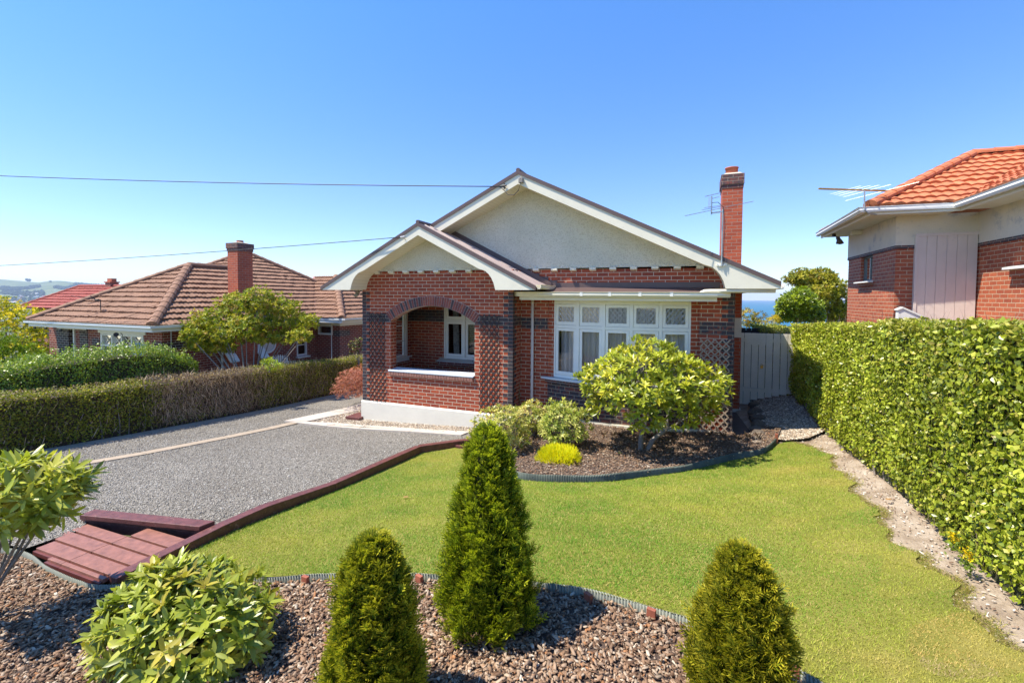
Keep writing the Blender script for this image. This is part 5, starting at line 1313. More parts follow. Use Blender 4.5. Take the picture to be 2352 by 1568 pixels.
for i, (px, py) in enumerate(PEG):
    x, y, z = G(px, py); m = MB(); y -= .03
    a = random.uniform(-.3, .3) - (.4 if i > 3 else 0); c, s_ = cos(a), sin(a); w_, d_ = .035, .017
    q = [(x + c * u - s_ * v, y + s_ * u + c * v) for u, v in ((-w_, -d_), (w_, -d_), (w_, d_), (-w_, d_))]
    m.hexa([(*p, z - .15) for p in q] + [(*p, z + .012) for p in q])
    nm = ['by the foot of the timber steps', 'behind the glossy shrub', 'left of the tall central conifer', 'behind the tall central conifer', 'right of the tall central conifer', 'midway to the right conifer', 'just right of the right conifer']
    tag(m.build('edging_peg', plain('red_peg', (.30, .09, .05), .7, .2, 20) if 'red_peg' not in MATS else MATS['red_peg'], bevel=.003), 'short red brown peg on the near edging, ' + nm[i], 'peg', 'pegs along the near edging')
x, y = EDGE_FAR[-1]; m = MB(); z = float(HL(x, y)); m.box(x - .02, x + .025, y - .02, y + .02, z - .1, z + .19)
tag(m.build('edging_post', MATS['red_peg'], bevel=.003), 'red brown timber post ending the far corrugated edging by the pebble path', 'post')

# ---- gate and dark fence behind
gt = empty('side_gate', (9.8, 3.7, .5), 'pale painted timber side gate of vertical boards with a brass padlock', 'gate')
gx = [9.19, 9.277, 9.445, 9.612, 9.775, 9.942, 10.108, 10.272, 10.42]
for i, (a, b) in enumerate(zip(gx, gx[1:])):
    m = MB(); zb0 = .46 if i < 2 else (.50 + .045 * i)
    m.box(a + .006, b - .006, 3.7, 3.725, zb0, 2.335); m.build('board', M_GATE, gt, bevel=.002)
m = MB(); m.box(9.2, 10.45, 3.727, 3.78, .8, .9); m.box(9.2, 10.45, 3.727, 3.78, 2.1, 2.2); m.build('rail', M_GATE, gt)
m = MB(); m.box(9.28, 9.775, 3.692, 3.70, 2.035, 2.325); m.build('top_panel', M_GATE, gt, bevel=.002)
m = MB()
for x0 in gx[1:-1]:
    for dx in (-.05, .05):
        for z in (2.09, 2.27, 1.45, .85): m.ring([((x0 + dx, 3.700, z), .008), ((x0 + dx, 3.690, z), .005)], 6)
m.build('bolt_heads', M_GATE, gt)
m = MB(); m.box(9.30, 9.76, 3.690, 3.70, .895, .905); m.build('strap', M_ALU, gt)
m = MB(); m.box(9.66, 9.72, 3.66, 3.69, 1.43, 1.50); m.tube([(9.67, 3.675, 1.50), (9.67, 3.675, 1.53), (9.69, 3.675, 1.545), (9.71, 3.675, 1.53), (9.71, 3.675, 1.50)], .006, 6); m.build('padlock', M_BRASS, gt)
m = MB(); m.box(9.66, 9.80, 3.68, 3.695, 1.50, 1.52); m.build('hasp', M_ALU, gt)
m = MB()
for k in range(9): m.box(9.0 + k * .16, 9.15 + k * .16, 7.0, 7.03, .2, 2.28)
m.box(9.0, 10.4, 6.97, 7.0, 2.1, 2.2)
tag(m.build('dark_fence', M_DFENCE), 'black stained board fence beyond the side gate', 'fence')

# ---- rocks beside the pebble path
def rock(name, x, y, z, r, label, mat=M_ROCK, group='dark rocks along the pebble path'):
    bm = bmesh.new(); bmesh.ops.create_icosphere(bm, subdivisions=2, radius=1)
    s = Vector((random.uniform(.8, 1.3), random.uniform(.8, 1.2), random.uniform(.5, .8))); sd_ = random.random() * 50
    for v in bm.verts:
        n = sin(v.co.x * 2.3 + sd_) * .15 + sin(v.co.y * 3.1 + sd_ * 2) * .13 + sin(v.co.z * 4.1 + sd_ * 3) * .1
        v.co = Vector((v.co.x * s.x, v.co.y * s.y, v.co.z * s.z)) * r * (1 + n)
    me = bpy.data.meshes.new(name); bm.to_mesh(me); bm.free(); me.materials.append(mat)
    o = bpy.data.objects.new(name, me); COL.objects.link(o); o.location = (x, y, z); o.rotation_euler = (0, 0, random.uniform(0, 3)); tag(o, label, 'rock', group)
where = ['dark rock at the head of the pebble path, against the gate', 'dark rock second from the gate beside the pebble path', 'dark rock third from the gate beside the shaded path', 'rounded dark rock midway along the shaded edge of the pebble path',
         'dark rock lying low halfway down the pebble path edge', 'brownish rock below the middle of the pebble path edge', 'dark rock above the sunlit pale rock', 'pale sunlit rock at the corner of the bed',
         'rounded grey rock in front of the pale sunlit rock', 'small low rock beside the last edging post']
for i, ((px, py), r) in enumerate(zip([(1742, 920), (1738, 933), (1742, 950), (1745, 965), (1748, 978), (1744, 990), (1748, 1002), (1752, 1010), (1748, 1022), (1765, 1023)], [.13, .15, .16, .17, .16, .15, .15, .13, .11, .10])):
    x, y, z = G(px, py); rock('rock', x - .05, y, z + r * .15, r, where[i], MATS['rendered_rock'] if 'rendered_rock' in MATS else M_ROCK)
    if i == 6: plain('rendered_rock', (.26, .21, .16), .9, .25, 8, .02, 16)

# ---- trellises: expanding lattice
def trellis(name, x0, x1, z0, z1, y, nx, nz, mat, label, w=.019, t=.008, lean=0):
    root = empty(name, ((x0 + x1) / 2, y, z0), label, 'trellis')
    W_, H_ = x1 - x0, z1 - z0; sl = (H_ / nz) / (W_ / nx)        # slope of one diamond
    for sg, yy, nm in ((1, y - .010, 'lattice'), (-1, y - .020, 'lattice')):
        m = MB()
        for k in range(-nz * 2, nx + nz * 2 + 1):
            # diagonal: x = x0 + k*dx + sg*(z)/sl
            pts = []
            for zz_ in np.linspace(0, H_, 140):
                x = k * W_ / nx + sg * zz_ / sl
                if -.001 <= x <= W_ + .001: pts.append((x0 + x, yy, z0 + zz_))
            if len(pts) > 6: m.bar(pts[0], pts[-1], t, w, (0, 1, 0) if False else (0, 0, 1))
        m.build(nm, mat, root)
    m = MB()
    for i in range(nx + 1):
        for j in range(nz + 1):
            if (i + j) % 2 == 0 and random.random() < .8:
                x, z = x0 + i * W_ / nx, z0 + j * H_ / nz; m.box(x - .008, x + .008, yy - .012, yy - .002, z - .008, z + .008)
    m.build('rivets', mat, root)
    return root
trellis('trellis', .20, .72, .53, 2.80, -.012, 4, 13, M_TRELD, 'dark brown expanding trellis on the brick pier left of the arch')
trellis('trellis', 3.36, 3.87, .56, 2.82, -.012, 4, 13, M_TRELD, 'dark brown expanding trellis on the brick pier right of the arch')
trellis('trellis', 8.15, 8.71, .50, 2.39, .51, 4, 12, M_TRELL, 'weathered pale timber trellis on the corner right of the bow window', w=.026)

# ---- garden hose hanging in the corner
m = MB()
for k in range(4):
    x = 4.08 + .012 * k; d = .035 + .01 * k
    pts = [(x - d, .44 + .01 * k, .62 + .02 * k), (x - d, .44, 1.2), (x - d * .8, .46, 1.46), (x, .47, 1.535 + .004 * k), (x + d * .9, .46, 1.45), (x + d * 1.1, .44, 1.1), (x + d * 1.25, .43, .60 + .03 * k)]
    m.tube(pts, .0105, 6)
hs_ = tag(m.build('garden_hose', M_HOSE, smooth=True), 'green garden hose hanging in the brick corner beside the downpipe', 'hose')
m = MB(); m.tube([(4.09, .54, 1.52), (4.09, .47, 1.52), (4.09, .45, 1.56)], .01, 6); tag(m.build('hose_hook', M_BLACK), 'small black hook holding the green hose on the brick wall', 'hook')
m = MB(); m.box(-.40, .03, -.20, .28, -.1, .085); tag(m.build('timber_box', M_SLEEP, bevel=.008), 'low dark red timber step at the left foot of the plinth', 'step')
m = MB(); m.tube([(.10, .30, 3.32), (.05, .1, 3.28), (-.05, -.02, 3.30)], .02, 6); m.ring([((-.06, -.05, 3.36), .03), ((-.10, -.10, 3.30), .055), ((-.12, -.12, 3.24), .07), ((-.10, -.1, 3.21), .04)], 12)
tag(m.build('eave_lamp', plain('lamp_cup', (.32, .28, .22), .5, .2), smooth=True), 'small cup shaped lamp under the left eave of the verandah', 'lamp')

# ---- aerials
a1 = empty('tv_aerial', (8.49, -.11, 3.85), 'television aerial on a thin mast at the right barge board beside the chimney', 'aerial')
m = MB(); m.tube([(8.49, -.10, 3.84), (8.488, -.10, 4.92)], .016, 8); m.build('mast', M_METAL, a1)
m = MB(); m.box(8.40, 8.58, -.085, -.062, 3.85, 3.89); m.bar((8.41, -.085, 3.90), (8.46, -.085, 3.84), .02, .01); m.bar((8.57, -.085, 3.90), (8.52, -.085, 3.84), .02, .01); m.build('bracket', M_WHITE, a1)
m = MB(); m.box(8.278, 8.303, -.115, -.09, 4.83, 5.18); m.bar((8.29, -.10, 4.86), (8.49, -.10, 4.875), .03, .025); m.build('boom', M_ALU, a1)
m = MB(); m.tube([(7.82, -.35, 4.79), (9.03, .15, 5.08)], .006, 6); m.tube([(8.12, -.25, 4.90), (8.47, .05, 5.0)], .005, 6); m.tube([(8.16, -.22, 4.945), (8.47, .05, 5.02)], .005, 6)
m.tube([(8.17, -.3, 5.14), (8.44, -.05, 5.24), (8.455, -.04, 5.22), (8.42, -.06, 5.165), (8.28, -.1, 5.13)], .006, 6)
m.tube([(8.24, -.14, 5.16), (8.235, -.14, 4.95)], .004, 6); m.tube([(8.26, -.14, 5.16), (8.255, -.14, 4.95)], .004, 6); m.build('elements', M_ALU, a1)
m = MB(); m.tube([(8.30, -.12, 5.05), (8.40, -.13, 5.05), (8.50, -.12, 4.95), (8.53, -.12, 4.6), (8.51, -.12, 4.0), (8.53, -.11, 3.87)], .006, 6); m.build('cable', M_DARKWIRE, a1)

a2 = empty('tv_aerial', (11.36, 2.2, 5.12), 'long yagi television aerial with a yellow boom on the orange roofed house', 'aerial')
m = MB(); m.tube([(11.62, 2.30, 5.04), (11.45, 2.22, 5.06), (11.37, 2.2, 5.13), (11.355, 2.2, 5.55)], .014, 8); m.build('mast', M_METAL, a2)
bo = [Vector((10.47, 1.95, 5.60)), Vector((11.80, 2.38, 5.545))]
m = MB(); m.bar(bo[0], bo[1], .035, .032); m.build('boom', M_YELLOWM, a2)
dd = (bo[1] - bo[0]).normalized(); pv = Vector((.80, -.55, .10)); m = MB()
for k in range(12): c = bo[0].lerp(bo[1], .03 + k * .06); m.tube([c - pv * .035, c + pv * .035], .003, 5)
for k, (t_, ln) in enumerate([(.42, .32), (.52, .38), (.62, .42), (.74, .5), (.97, .75)]):
    c = bo[0].lerp(bo[1], t_); m.tube([c - Vector((.80, -.5, .13)) * ln, c + Vector((.80, -.5, .13)) * ln * .8], .0028, 6)
m.build('elements', M_ALU, a2)
a3 = empty('tv_aerial', (-11, -1.1, 2.6), 'dark television aerial on the left corner of the brown tiled roof', 'aerial')
m = MB(); m.tube([(-11.0, -1.11 + 1.0, 2.68), (-11.0, -1.11 + 1.0, 3.05)], .014, 6); m.build('mast', M_BLACK, a3)
V_ = lambda x, y, z: (x - .0, y + 1.0, z)
m = MB(); m.tube([V_(-11.0, -1.11, 3.02), V_(-11.9, -1.5, 3.17)], .008, 5); m.tube([V_(-11.15, -1.1, 2.98), V_(-11.2, -1.3, 3.18)], .012, 5); m.tube([V_(-11.1, -1.05, 3.0), V_(-11.35, -1.3, 2.90)], .012, 5)
m.tube([V_(-11.0, -1.15, 3.04), V_(-11.12, -1.2, 3.02)], .03, 6); m.build('elements', M_BLACK, a3)

# ---- overhead cables: run from far left to the gables
def cable(name, a, b, sag, r, label, mat=M_DARKWIRE, n=40):
    a, b = Vector(a), Vector(b); pts = []
    for i in range(n + 1):
        t = i / n; p = a.lerp(b, t); p.z -= sag * 4 * t * (1 - t); pts.append(p)
    m = MB(); m.tube(pts, r, 6); return tag(m.build(name, mat, smooth=True), label, 'cable')
pA = on_ray(-400, 384, 15.0); cable('power_cable', pA, (3.99, -.12, 5.70), .12, .011, 'black power cable crossing the sky to the peak of the main gable')
pB = on_ray(-300, 623, 19.0); cable('phone_cable', pB, (1.64, -.67, 4.60), .10, .009, 'thin phone cable running to the verandah gable')
m = MB(); P = [(3.90, -.12, 5.70), (4.0, -.13, 5.62), (4.12, -.16, 5.50), (4.26, -.17, 5.48), (4.36, -.15, 5.58), (4.40, -.12, 5.76)]; m.tube(P, .009, 6)
tag(m.build('service_cable', M_BLACK, smooth=True), 'short black loop of cable hanging under the main gable peak', 'cable')
for i, (px, py, q, lb) in enumerate([(-200, 716, (-14.0, -.66, 2.05), 'upper of three thin wires ending under the left eave of the brown roofed house'),
                                     (-200, 751, (-9.6, -.66, 1.95), 'middle of three thin wires in front of the brown roofed house'),
                                     (-200, 770, (-13, -.4, 1.5), 'lowest of three thin wires before the brown roofed house')]):
    cable('house_wire', on_ray(px, py, 13), q, .05, .006 if i == 0 else .0035, lb)
m = MB()
for x, z in ((-13.9, 2.02), (-13.2, 2.02), (-12.3, 2.0)): m.ring([((x - .05, -.62, z), .035), ((x + .05, -.62, z), .035)], 8)
m.tube([(-13.9, -.62, 2.02), (-13.2, -.62, 2.03), (-12.9, -.62, 1.93), (-12.95, -.62, 1.85), (-13.1, -.62, 1.87)], .012, 6)
tag(m.build('wire_insulators', M_BLACK), 'black insulators and looped wires under the gutter of the brown roofed house', 'insulators')
m = MB(); m.ring([((-9.35, -.5, 1.94), .03), ((-9.25, -.6, 1.94), .07), ((-9.22, -.62, 1.94), .072)], 10); m.tube([(-9.2, -.5, 1.98), (-9.1, -.5, 1.92), (-9.15, -.5, 1.84)], .012, 6); tag(m.build('eave_floodlight', M_BLACK), 'small black floodlight under the front eave of the brown roofed house', 'light')

# ---- white picket fence and arched gate by the left house
pf = empty('picket_fence', (-6.9, 4.2, 0), 'low white picket fence beside the left house', 'fence')
def picket(x, y, z0, z1, par, nm='picket'):
    m = MB(); w_ = .033; m.prism([(x, y - w_, z0), (x, y + w_, z0), (x, y + w_, z1 - .05), (x, y, z1), (x, y - w_, z1 - .05)], (.018, 0, 0)); return m.build(nm, M_WHITE, par)
for i in range(9): picket(-7.2, 4.27 + i * .115, -.5, .60 - .012 * i, pf)
m = MB(); m.bar((-7.21, 4.2, .35), (-7.21, 5.3, .35), .02, .06); m.build('rail', M_WHITE, pf)
pg_ = empty('arched_gate', (-7.2, 3.8, 0), 'white picket gate with an arched top beside the left house', 'gate')
for i in range(9):
    t = (i - 4) / 4.5; picket(-7.2, 3.36 + i * .105, -.5, .90 - .13 * t * t, pg_)
m = MB(); m.bar((-7.21, 3.3, .4), (-7.21, 4.25, .4), .02, .06); m.build('rail', M_WHITE, pg_); m = MB(); m.box(-7.27, -7.18, 3.18, 3.29, -.5, .66); m.build('post', M_WHITE, pg_)

# ================================================================== PLANTS
def depth_of(p): return float(-(CAMM.T @ (np.array(p, float) - EYE))[2])
def ppm(p): return F / depth_of(p)                      # pixels of the photograph per metre there
RIGHT, UPV = CAMM[:, 0], np.array([0, 0, 1.0]); FWD = -CAMM[:, 2]
def rosettes(P, U, nl=7, Lf=.12, Wf=.035, tilt=(15, 75), jit=.2):
    """P nodes, U axis of each; returns arrays for cloud()"""
    n = len(P); U = nrmz(U); a = nrmz(np.cross(U, np.array([.13, .31, .94]) + RNG.normal(0, .01, (n, 3)))); b = np.cross(U, a)
    PP, DD, NN, LL, WW, ID = [], [], [], [], [], []
    for k in range(nl):
        ph = 2 * pi * k / nl + RNG.uniform(-.35, .35, n) + RNG.uniform(0, 6.28) * 0; el = np.radians(RNG.uniform(*tilt, n))
        r = a * np.cos(ph)[:, None] + b * np.sin(ph)[:, None]; d = r * np.cos(el)[:, None] + U * np.sin(el)[:, None]
        d[:, 2] -= .12
        nrm_ = U * np.cos(el)[:, None] - r * np.sin(el)[:, None]
        PP.append(P + U * RNG.uniform(-.2, .15, n)[:, None] * Lf); DD.append(d); NN.append(nrm_); s = RNG.uniform(1 - jit, 1 + jit, n); LL.append(Lf * s); WW.append(Wf * s); ID.append(np.arange(n))
    return np.concatenate(PP), np.concatenate(DD), np.concatenate(NN), np.concatenate(LL), np.concatenate(WW), np.concatenate(ID)
WARM = np.array([1.28, 1.10, .9])
def ell_nodes(n, c, r, lo=.75, hi=1.03, zmin=-.7, lump=.14, seed=0):
    """nodes through the outer shell of a lumpy ellipsoid"""
    d = rdir(n * 3); d = d[d[:, 2] > zmin][:n]; n = len(d)
    lm = 1 + lump * (np.sin(d[:, 0] * 5 + seed) + np.sin(d[:, 1] * 6 + 2 * seed) + np.sin(d[:, 2] * 7 + seed * 3)) / 1.7
    q = d * (lm * RNG.uniform(lo ** 3, hi ** 3, n) ** (1 / 3.))[:, None]
    return np.array(c) + q * np.array(r), nrmz(d / np.array(r) + np.array([0, 0, .35]))
def limb(m, pts, r0, r1, n=7):
    P = [Vector(p) for p in pts]; k = len(P) - 1
    Q = []
    for i in range(k):
        p0, p1, p2, p3 = P[max(0, i - 1)], P[i], P[i + 1], P[min(k, i + 2)]
        for s in range(5):
            t = s / 5; Q.append(.5 * ((2 * p1) + (p2 - p0) * t + (2 * p0 - 5 * p1 + 4 * p2 - p3) * t * t + (3 * p1 - p0 - 3 * p2 + p3) * t ** 3))
    Q.append(P[-1]); N_ = len(Q) - 1
    m.ring([(q, r0 + (r1 - r0) * (i / N_) ** .8) for i, q in enumerate(Q)], n)
def wob(a, b, n=3, s=.08):
    a, b = Vector(a), Vector(b); out = [a]
    for i in range(1, n): t = i / n; out.append(a.lerp(b, t) + Vector((random.uniform(-s, s), random.uniform(-s, s), random.uniform(-s, s) * .6 + s * .3)))
    return out + [b]

# ---------------- clipped hedges
def hedge_points(n, x0, x1, y0, y1, zlo, zhi, wts, depth=.12, seed=0, bulge=.05):
    """points on face x=x1 or x0, top and the ends; wts: -X face, +X face, top, y0 end, y1 end"""
    wts = np.array(wts, float); f = RNG.choice(5, n, p=wts / wts.sum()); u = RNG.uniform(size=n); v = RNG.uniform(size=n); dd = np.abs(RNG.normal(0, depth, n))
    y = y0 + (y1 - y0) * u; x = x0 + (x1 - x0) * v; zl, zh = zlo(x, y), zhi(x, y); z = zl + (zh - zl) * v
    P = np.zeros((n, 3)); Nn = np.zeros((n, 3)); bl = bulge * vnoise(y, z, 2.2, seed) + bulge * .6 * vnoise(y, z, 6, seed + 1)
    k = f == 0; P[k] = np.stack([x0 + dd - bl, y, z], 1)[k]; Nn[k] = (-1, 0, .25)
    k = f == 1; P[k] = np.stack([x1 - dd + bl, y, z], 1)[k]; Nn[k] = (1, 0, .25)
    k = f == 2; P[k] = np.stack([x, y, zh - dd + bulge * .7 * vnoise(x, y, 3, seed + 2)], 1)[k]; Nn[k] = (0, 0, 1)
    ye = np.where(f == 3, y0 + dd, y1 - dd); zl, zh = zlo(x, ye), zhi(x, ye); z = zl + (zh - zl) * u
    k = f >= 3; P[k] = np.stack([x, ye, z], 1)[k]; Nn[k] = np.where((f == 3)[:, None], (0, -1, .25), (0, 1, .25))[k]
    return P, Nn, f
def hedge_core(name, x0, x1, y0, y1, zlo, zhi, mat, parent, ins=.13):  # solid dark box standing in for the shaded interior, blocks see-through
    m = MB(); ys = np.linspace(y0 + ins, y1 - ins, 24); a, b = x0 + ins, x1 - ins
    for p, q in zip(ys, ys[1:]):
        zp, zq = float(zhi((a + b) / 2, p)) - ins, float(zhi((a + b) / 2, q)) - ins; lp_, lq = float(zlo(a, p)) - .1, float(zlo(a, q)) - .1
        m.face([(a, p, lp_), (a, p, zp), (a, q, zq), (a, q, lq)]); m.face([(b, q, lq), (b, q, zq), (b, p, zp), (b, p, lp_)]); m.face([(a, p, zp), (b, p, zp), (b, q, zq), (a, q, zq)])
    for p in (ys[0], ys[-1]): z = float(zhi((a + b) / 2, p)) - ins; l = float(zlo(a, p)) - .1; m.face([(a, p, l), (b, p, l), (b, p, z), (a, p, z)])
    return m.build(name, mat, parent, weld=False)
def leafy(name, P, Nn, Lf, Wf, cols, parent, shape='dia', mat=None, up=.5, rnd=.9):
    n = len(P); N2 = nrmz(Nn + RNG.normal(0, rnd * .6, (n, 3))); D = RNG.normal(size=(n, 3)) + np.array([0, 0, up]); D -= (D * N2).sum(1, keepdims=True) * N2 * .8
    s = RNG.uniform(.6, 1.3, n); return cloud(name, P, D, N2, Lf * s, Wf * s, cols, mat or M_LEAF, parent, shape)

# right boundary hedge
RHz = lambda x, y: np.interp(y, [-9, -5.1, -3.3, .2, 3.4, 9], [3.10, 3.06, 2.97, 2.78, 2.60, 2.34])
RHb = lambda x, y: HL(np.full_like(np.asarray(y, float), 10.3), y) + .0
hr = empty('boundary_hedge', (10.8, -2, .7), 'tall clipped bright green hedge along the right side of the lawn', 'hedge')
P, Nn, f = hedge_points(105000, 10.32, 11.3, -8.2, 3.75, RHb, RHz, [10, 0, 3.4, 0, .3], .09, 3, .06)
near = P[:, 1] < -2.5; keep = near | (RNG.uniform(size=len(P)) < .8); P, Nn, f = P[keep], Nn[keep], f[keep]
# undercut the foot, ragged
h = P[:, 2] - RHb(P[:, 0], P[:, 1]); P[:, 0] += np.where(f == 0, np.clip(.28 - h, 0, .28) * .35, 0)
k = (h > .03 + .05 * vnoise(P[:, 1], P[:, 1] * .3, 3, 8)) | (RNG.uniform(size=len(P)) < .12); P, Nn, f = P[k], Nn[k], f[k]
c = pal(len(P), [(.19, .275, .032), (.27, .37, .05), (.12, .19, .024), (.34, .42, .08), (.38, .40, .14)], [.3, .32, .18, .15, .05], .14)
tone = 1 + .22 * vnoise(P[:, 1], P[:, 2], 1.6, 21)[:, None]; c = c * tone
k = (f == 2); c[k] = c[k] * .55 + np.array([.30, .30, .12]) * .42
leafy('foliage', P, Nn, .052, .036, c, hr, 'dia', M_GLOSSLEAF, up=.7)
hedge_core('dark_core', 10.32, 11.3, -8.2, 3.75, RHb, RHz, M_CORE, hr, .14)
n = 2600; P, Nn, f = hedge_points(n, 10.34, 11.3, -7.5, 3.7, RHb, RHz, [10, 0, 1, 0, 0], .06, 3, .05)
D = RNG.normal(0, .35, (n, 3)) + np.array([-.1, 0, 1.0]); cloud('twigs', P, D, Nn, RNG.uniform(.08, .26, n), .006, pal(n, [(.16, .10, .07), (.25, .18, .13), (.09, .06, .045)]), M_CHIP, hr, 'dia')
# foot stems
m = MB()
for y in np.arange(-7.2, 3.4, .21):
    z = float(RHb(0, y)); x = 10.46 + random.uniform(-.04, .1); limb(m, [(x, y, z - .05), (x + random.uniform(-.06, .05), y + random.uniform(-.1, .1), z + .22), (x + .05, y + random.uniform(-.2, .2), z + .5)], .014, .007, 5)
m.build('stems', M_BARK, hr, weld=False)
# hedge beyond the gate
hb = empty('far_hedge', (10.4, 6.5, .5), 'clipped green hedge top continuing behind the side gate', 'hedge')
lo = lambda x, y: np.full_like(np.asarray(y, float), .6); hi = lambda x, y: np.interp(y, [4, 9], [2.44, 2.32])
P, Nn, f = hedge_points(9000, 9.95, 10.95, 4.3, 9.2, lo, hi, [5, 0, 5, 2, 1], .08, 5); c = pal(len(P), [(.20, .26, .05), (.28, .33, .08), (.12, .18, .03)])
leafy('foliage', P, Nn, .05, .034, c, hb); hedge_core('dark_core', 9.95, 10.95, 4.3, 9.2, lo, hi, M_CORE, hb)

# left boundary hedge: green near, brown and twiggy in the middle
LHz = lambda x, y: np.interp(y, [-9, -5.5, -4.3, -2.2, -.4, 1.7, 2.6, 5, 9], [1.58, 1.42, 1.31, 1.25, 1.15, 1.08, 1.0, .93, .85])
LHb = lambda x, y: HD(np.full_like(np.asarray(y, float), -3.3), y)
hl = empty('clipped_hedge', (-3.8, -1, 0), 'low clipped brownish green hedge along the left side of the gravel drive', 'hedge')
P, Nn, f = hedge_points(80000, -4.25, -3.32, -8.8, 8.5, LHb, LHz, [0, 10, 4.5, 0, 0], .07, 9, .045)
y = P[:, 1]; hgt = (P[:, 2] - LHb(P[:, 0], y)) / (LHz(0, y) - LHb(P[:, 0], y))
dead = np.clip(np.interp(y, [-9, -3.2, -2.7, -.9, -.3, .3, 2.0, 9], [.12, .15, .92, .92, .55, .35, .28, .1]) + .25 * vnoise(y, P[:, 2], 2.4, 4) + (f == 2) * np.interp(y, [-9, -.5, .2], [.35, .6, 0]), 0, 1)
isd = RNG.uniform(size=len(P)) < dead; drop = isd & (RNG.uniform(size=len(P)) < .45)
k = ~drop & ((hgt > .08) | (RNG.uniform(size=len(P)) < .3)); P, Nn, f, isd, y, hgt = P[k], Nn[k], f[k], isd[k], y[k], hgt[k]
c = pal(len(P), [(.15, .20, .03), (.22, .26, .04), (.10, .14, .022), (.28, .30, .06)], [.35, .3, .2, .15], .16)
cb = pal(len(P), [(.34, .23, .13), (.46, .34, .20), (.20, .13, .075)], None, .2); c[isd] = cb[isd]
c *= (1 + .25 * vnoise(y, P[:, 2], 1.5, 31)[:, None])
leafy('foliage', P, Nn, .040, .027, c, hl, 'dia', up=.4)
hedge_core('dark_core', -4.25, -3.32, -8.8, 8.5, LHb, LHz, M_HCORE, hl, .12)
n = 15000; P, Nn, f = hedge_points(n, -4.2, -3.33, -8.8, 7, LHb, lambda x, y: LHz(x, y) - .07, [0, 10, 1.2, 0, 0], .05, 9, .04); y = P[:, 1]
k = RNG.uniform(size=n) < np.interp(y, [-9, -3.3, -2.7, -.6, .2, 2.2, 3.2, 7], [.03, .05, 1, 1, .5, .3, .12, .05]); P, Nn = P[k], Nn[k]; n = len(P)
ln_ = vnoise(P[:, 1], P[:, 1] * 0, .9, 2); D = np.stack([RNG.normal(.05, .28, n), RNG.normal(0, .4, n) + .45 * ln_, np.ones(n)], 1)
cloud('twigs', P, D, Nn, RNG.uniform(.08, .34, n), RNG.uniform(.005, .012, n), pal(n, [(.46, .34, .22), (.60, .47, .33), (.28, .19, .12)], None, .2), M_CHIP, hl, 'dia')
m = MB()
for y in np.arange(-8, 6, .16):
    z = float(LHb(0, y)); x = -3.46 + random.uniform(-.06, .06); dy = random.uniform(-.18, .3) * (1.5 if -2.6 < y < 2 else .8)
    limb(m, [(x, y, z - .04), (x + random.uniform(-.02, .08), y + dy * .4, z + .28), (x + random.uniform(-.05, .08), y + dy, z + random.uniform(.5, .8))], random.uniform(.011, .02), .006, 5)
m.build('stems', M_BARK, hl, weld=False)
# leaf litter under it
lx = RNG.uniform(-3.45, -2.95, 900); ly = RNG.uniform(-7.5, 4, 900); k = RNG.uniform(size=900) < np.exp(-(lx + 3.4) * 6) + .08; lx, ly = lx[k], ly[k]; n = len(lx)
D = RNG.normal(size=(n, 3)) * np.array([1, 1, .15]); P = np.stack([lx, ly, HD(lx, ly) + .025], 1)
tag(cloud('leaf_litter', P, D, np.tile([0, 0, 1.], (n, 1)) + RNG.normal(0, .3, (n, 3)), RNG.uniform(.02, .04, n), .02, pal(n, [(.22, .11, .06), (.3, .2, .12), (.12, .07, .05)]), M_CHIP, None, 'dia'), 'dry brown leaf litter lying along the foot of the left hedge', 'leaf litter', kind='stuff')

# second, looser hedge behind
H2z = lambda x, y: np.interp(y, [-9, -4.8, -3.75, -2.2, -1.6, -1.05, -.7], [1.62, 1.66, 1.76, 1.80, 1.72, 1.5, 1.25]); H2b = lambda x, y: np.interp(y, [-9, -4.8, -.9], [1.12, 1.10, .85])
h2 = empty('loose_hedge', (-5.6, -4, .2), 'loose bright green hedge standing behind the clipped left hedge', 'hedge')
P, Nn, f = hedge_points(26000, -6.2, -5.15, -9, -.75, H2b, H2z, [0, 7, 5, 0, 1.5], .10, 12, .11)
nd = 900; Q, Qn, _ = hedge_points(nd, -6.1, -5.2, -9, -.9, H2b, H2z, [0, 2, 6, 0, .5], .03, 12, .1); sh = RNG.uniform(.05, .22, nd); t_ = RNG.uniform(0, 1, (9, nd)); lean = RNG.normal(0, .3, (nd, 2))
SP = np.concatenate([Q + np.stack([lean[:, 0] * sh * t, lean[:, 1] * sh * t, sh * t + .02], 1) for t in t_]); P = np.concatenate([P, SP]); Nn = np.concatenate([Nn, np.tile([.2, -.2, .8], (len(SP), 1))])
c = pal(len(P), [(.13, .23, .03), (.20, .32, .045), (.085, .15, .025), (.28, .38, .08)], [.32, .33, .2, .15])
leafy('foliage', P, Nn, .044, .028, c, h2, 'dia', M_GLOSSLEAF, up=.8)
hedge_core('dark_core', -6.2, -5.15, -9, -.8, lambda x, y: np.zeros_like(np.asarray(y, float)) + .2, H2z, M_HCORE, h2, .16)
n = 1500; P = np.stack([RNG.uniform(-5.35, -5.2, n), RNG.uniform(-9, -.9, n), RNG.uniform(.7, 1.25, n)], 1); D = RNG.normal(0, .3, (n, 3)) + [0, 0, 1]
cloud('twigs', P, D, np.tile([1., 0, 0], (n, 1)), RNG.uniform(.1, .3, n), .010, pal(n, [(.2, .13, .09), (.12, .08, .06)]), M_CHIP, h2, 'dia')

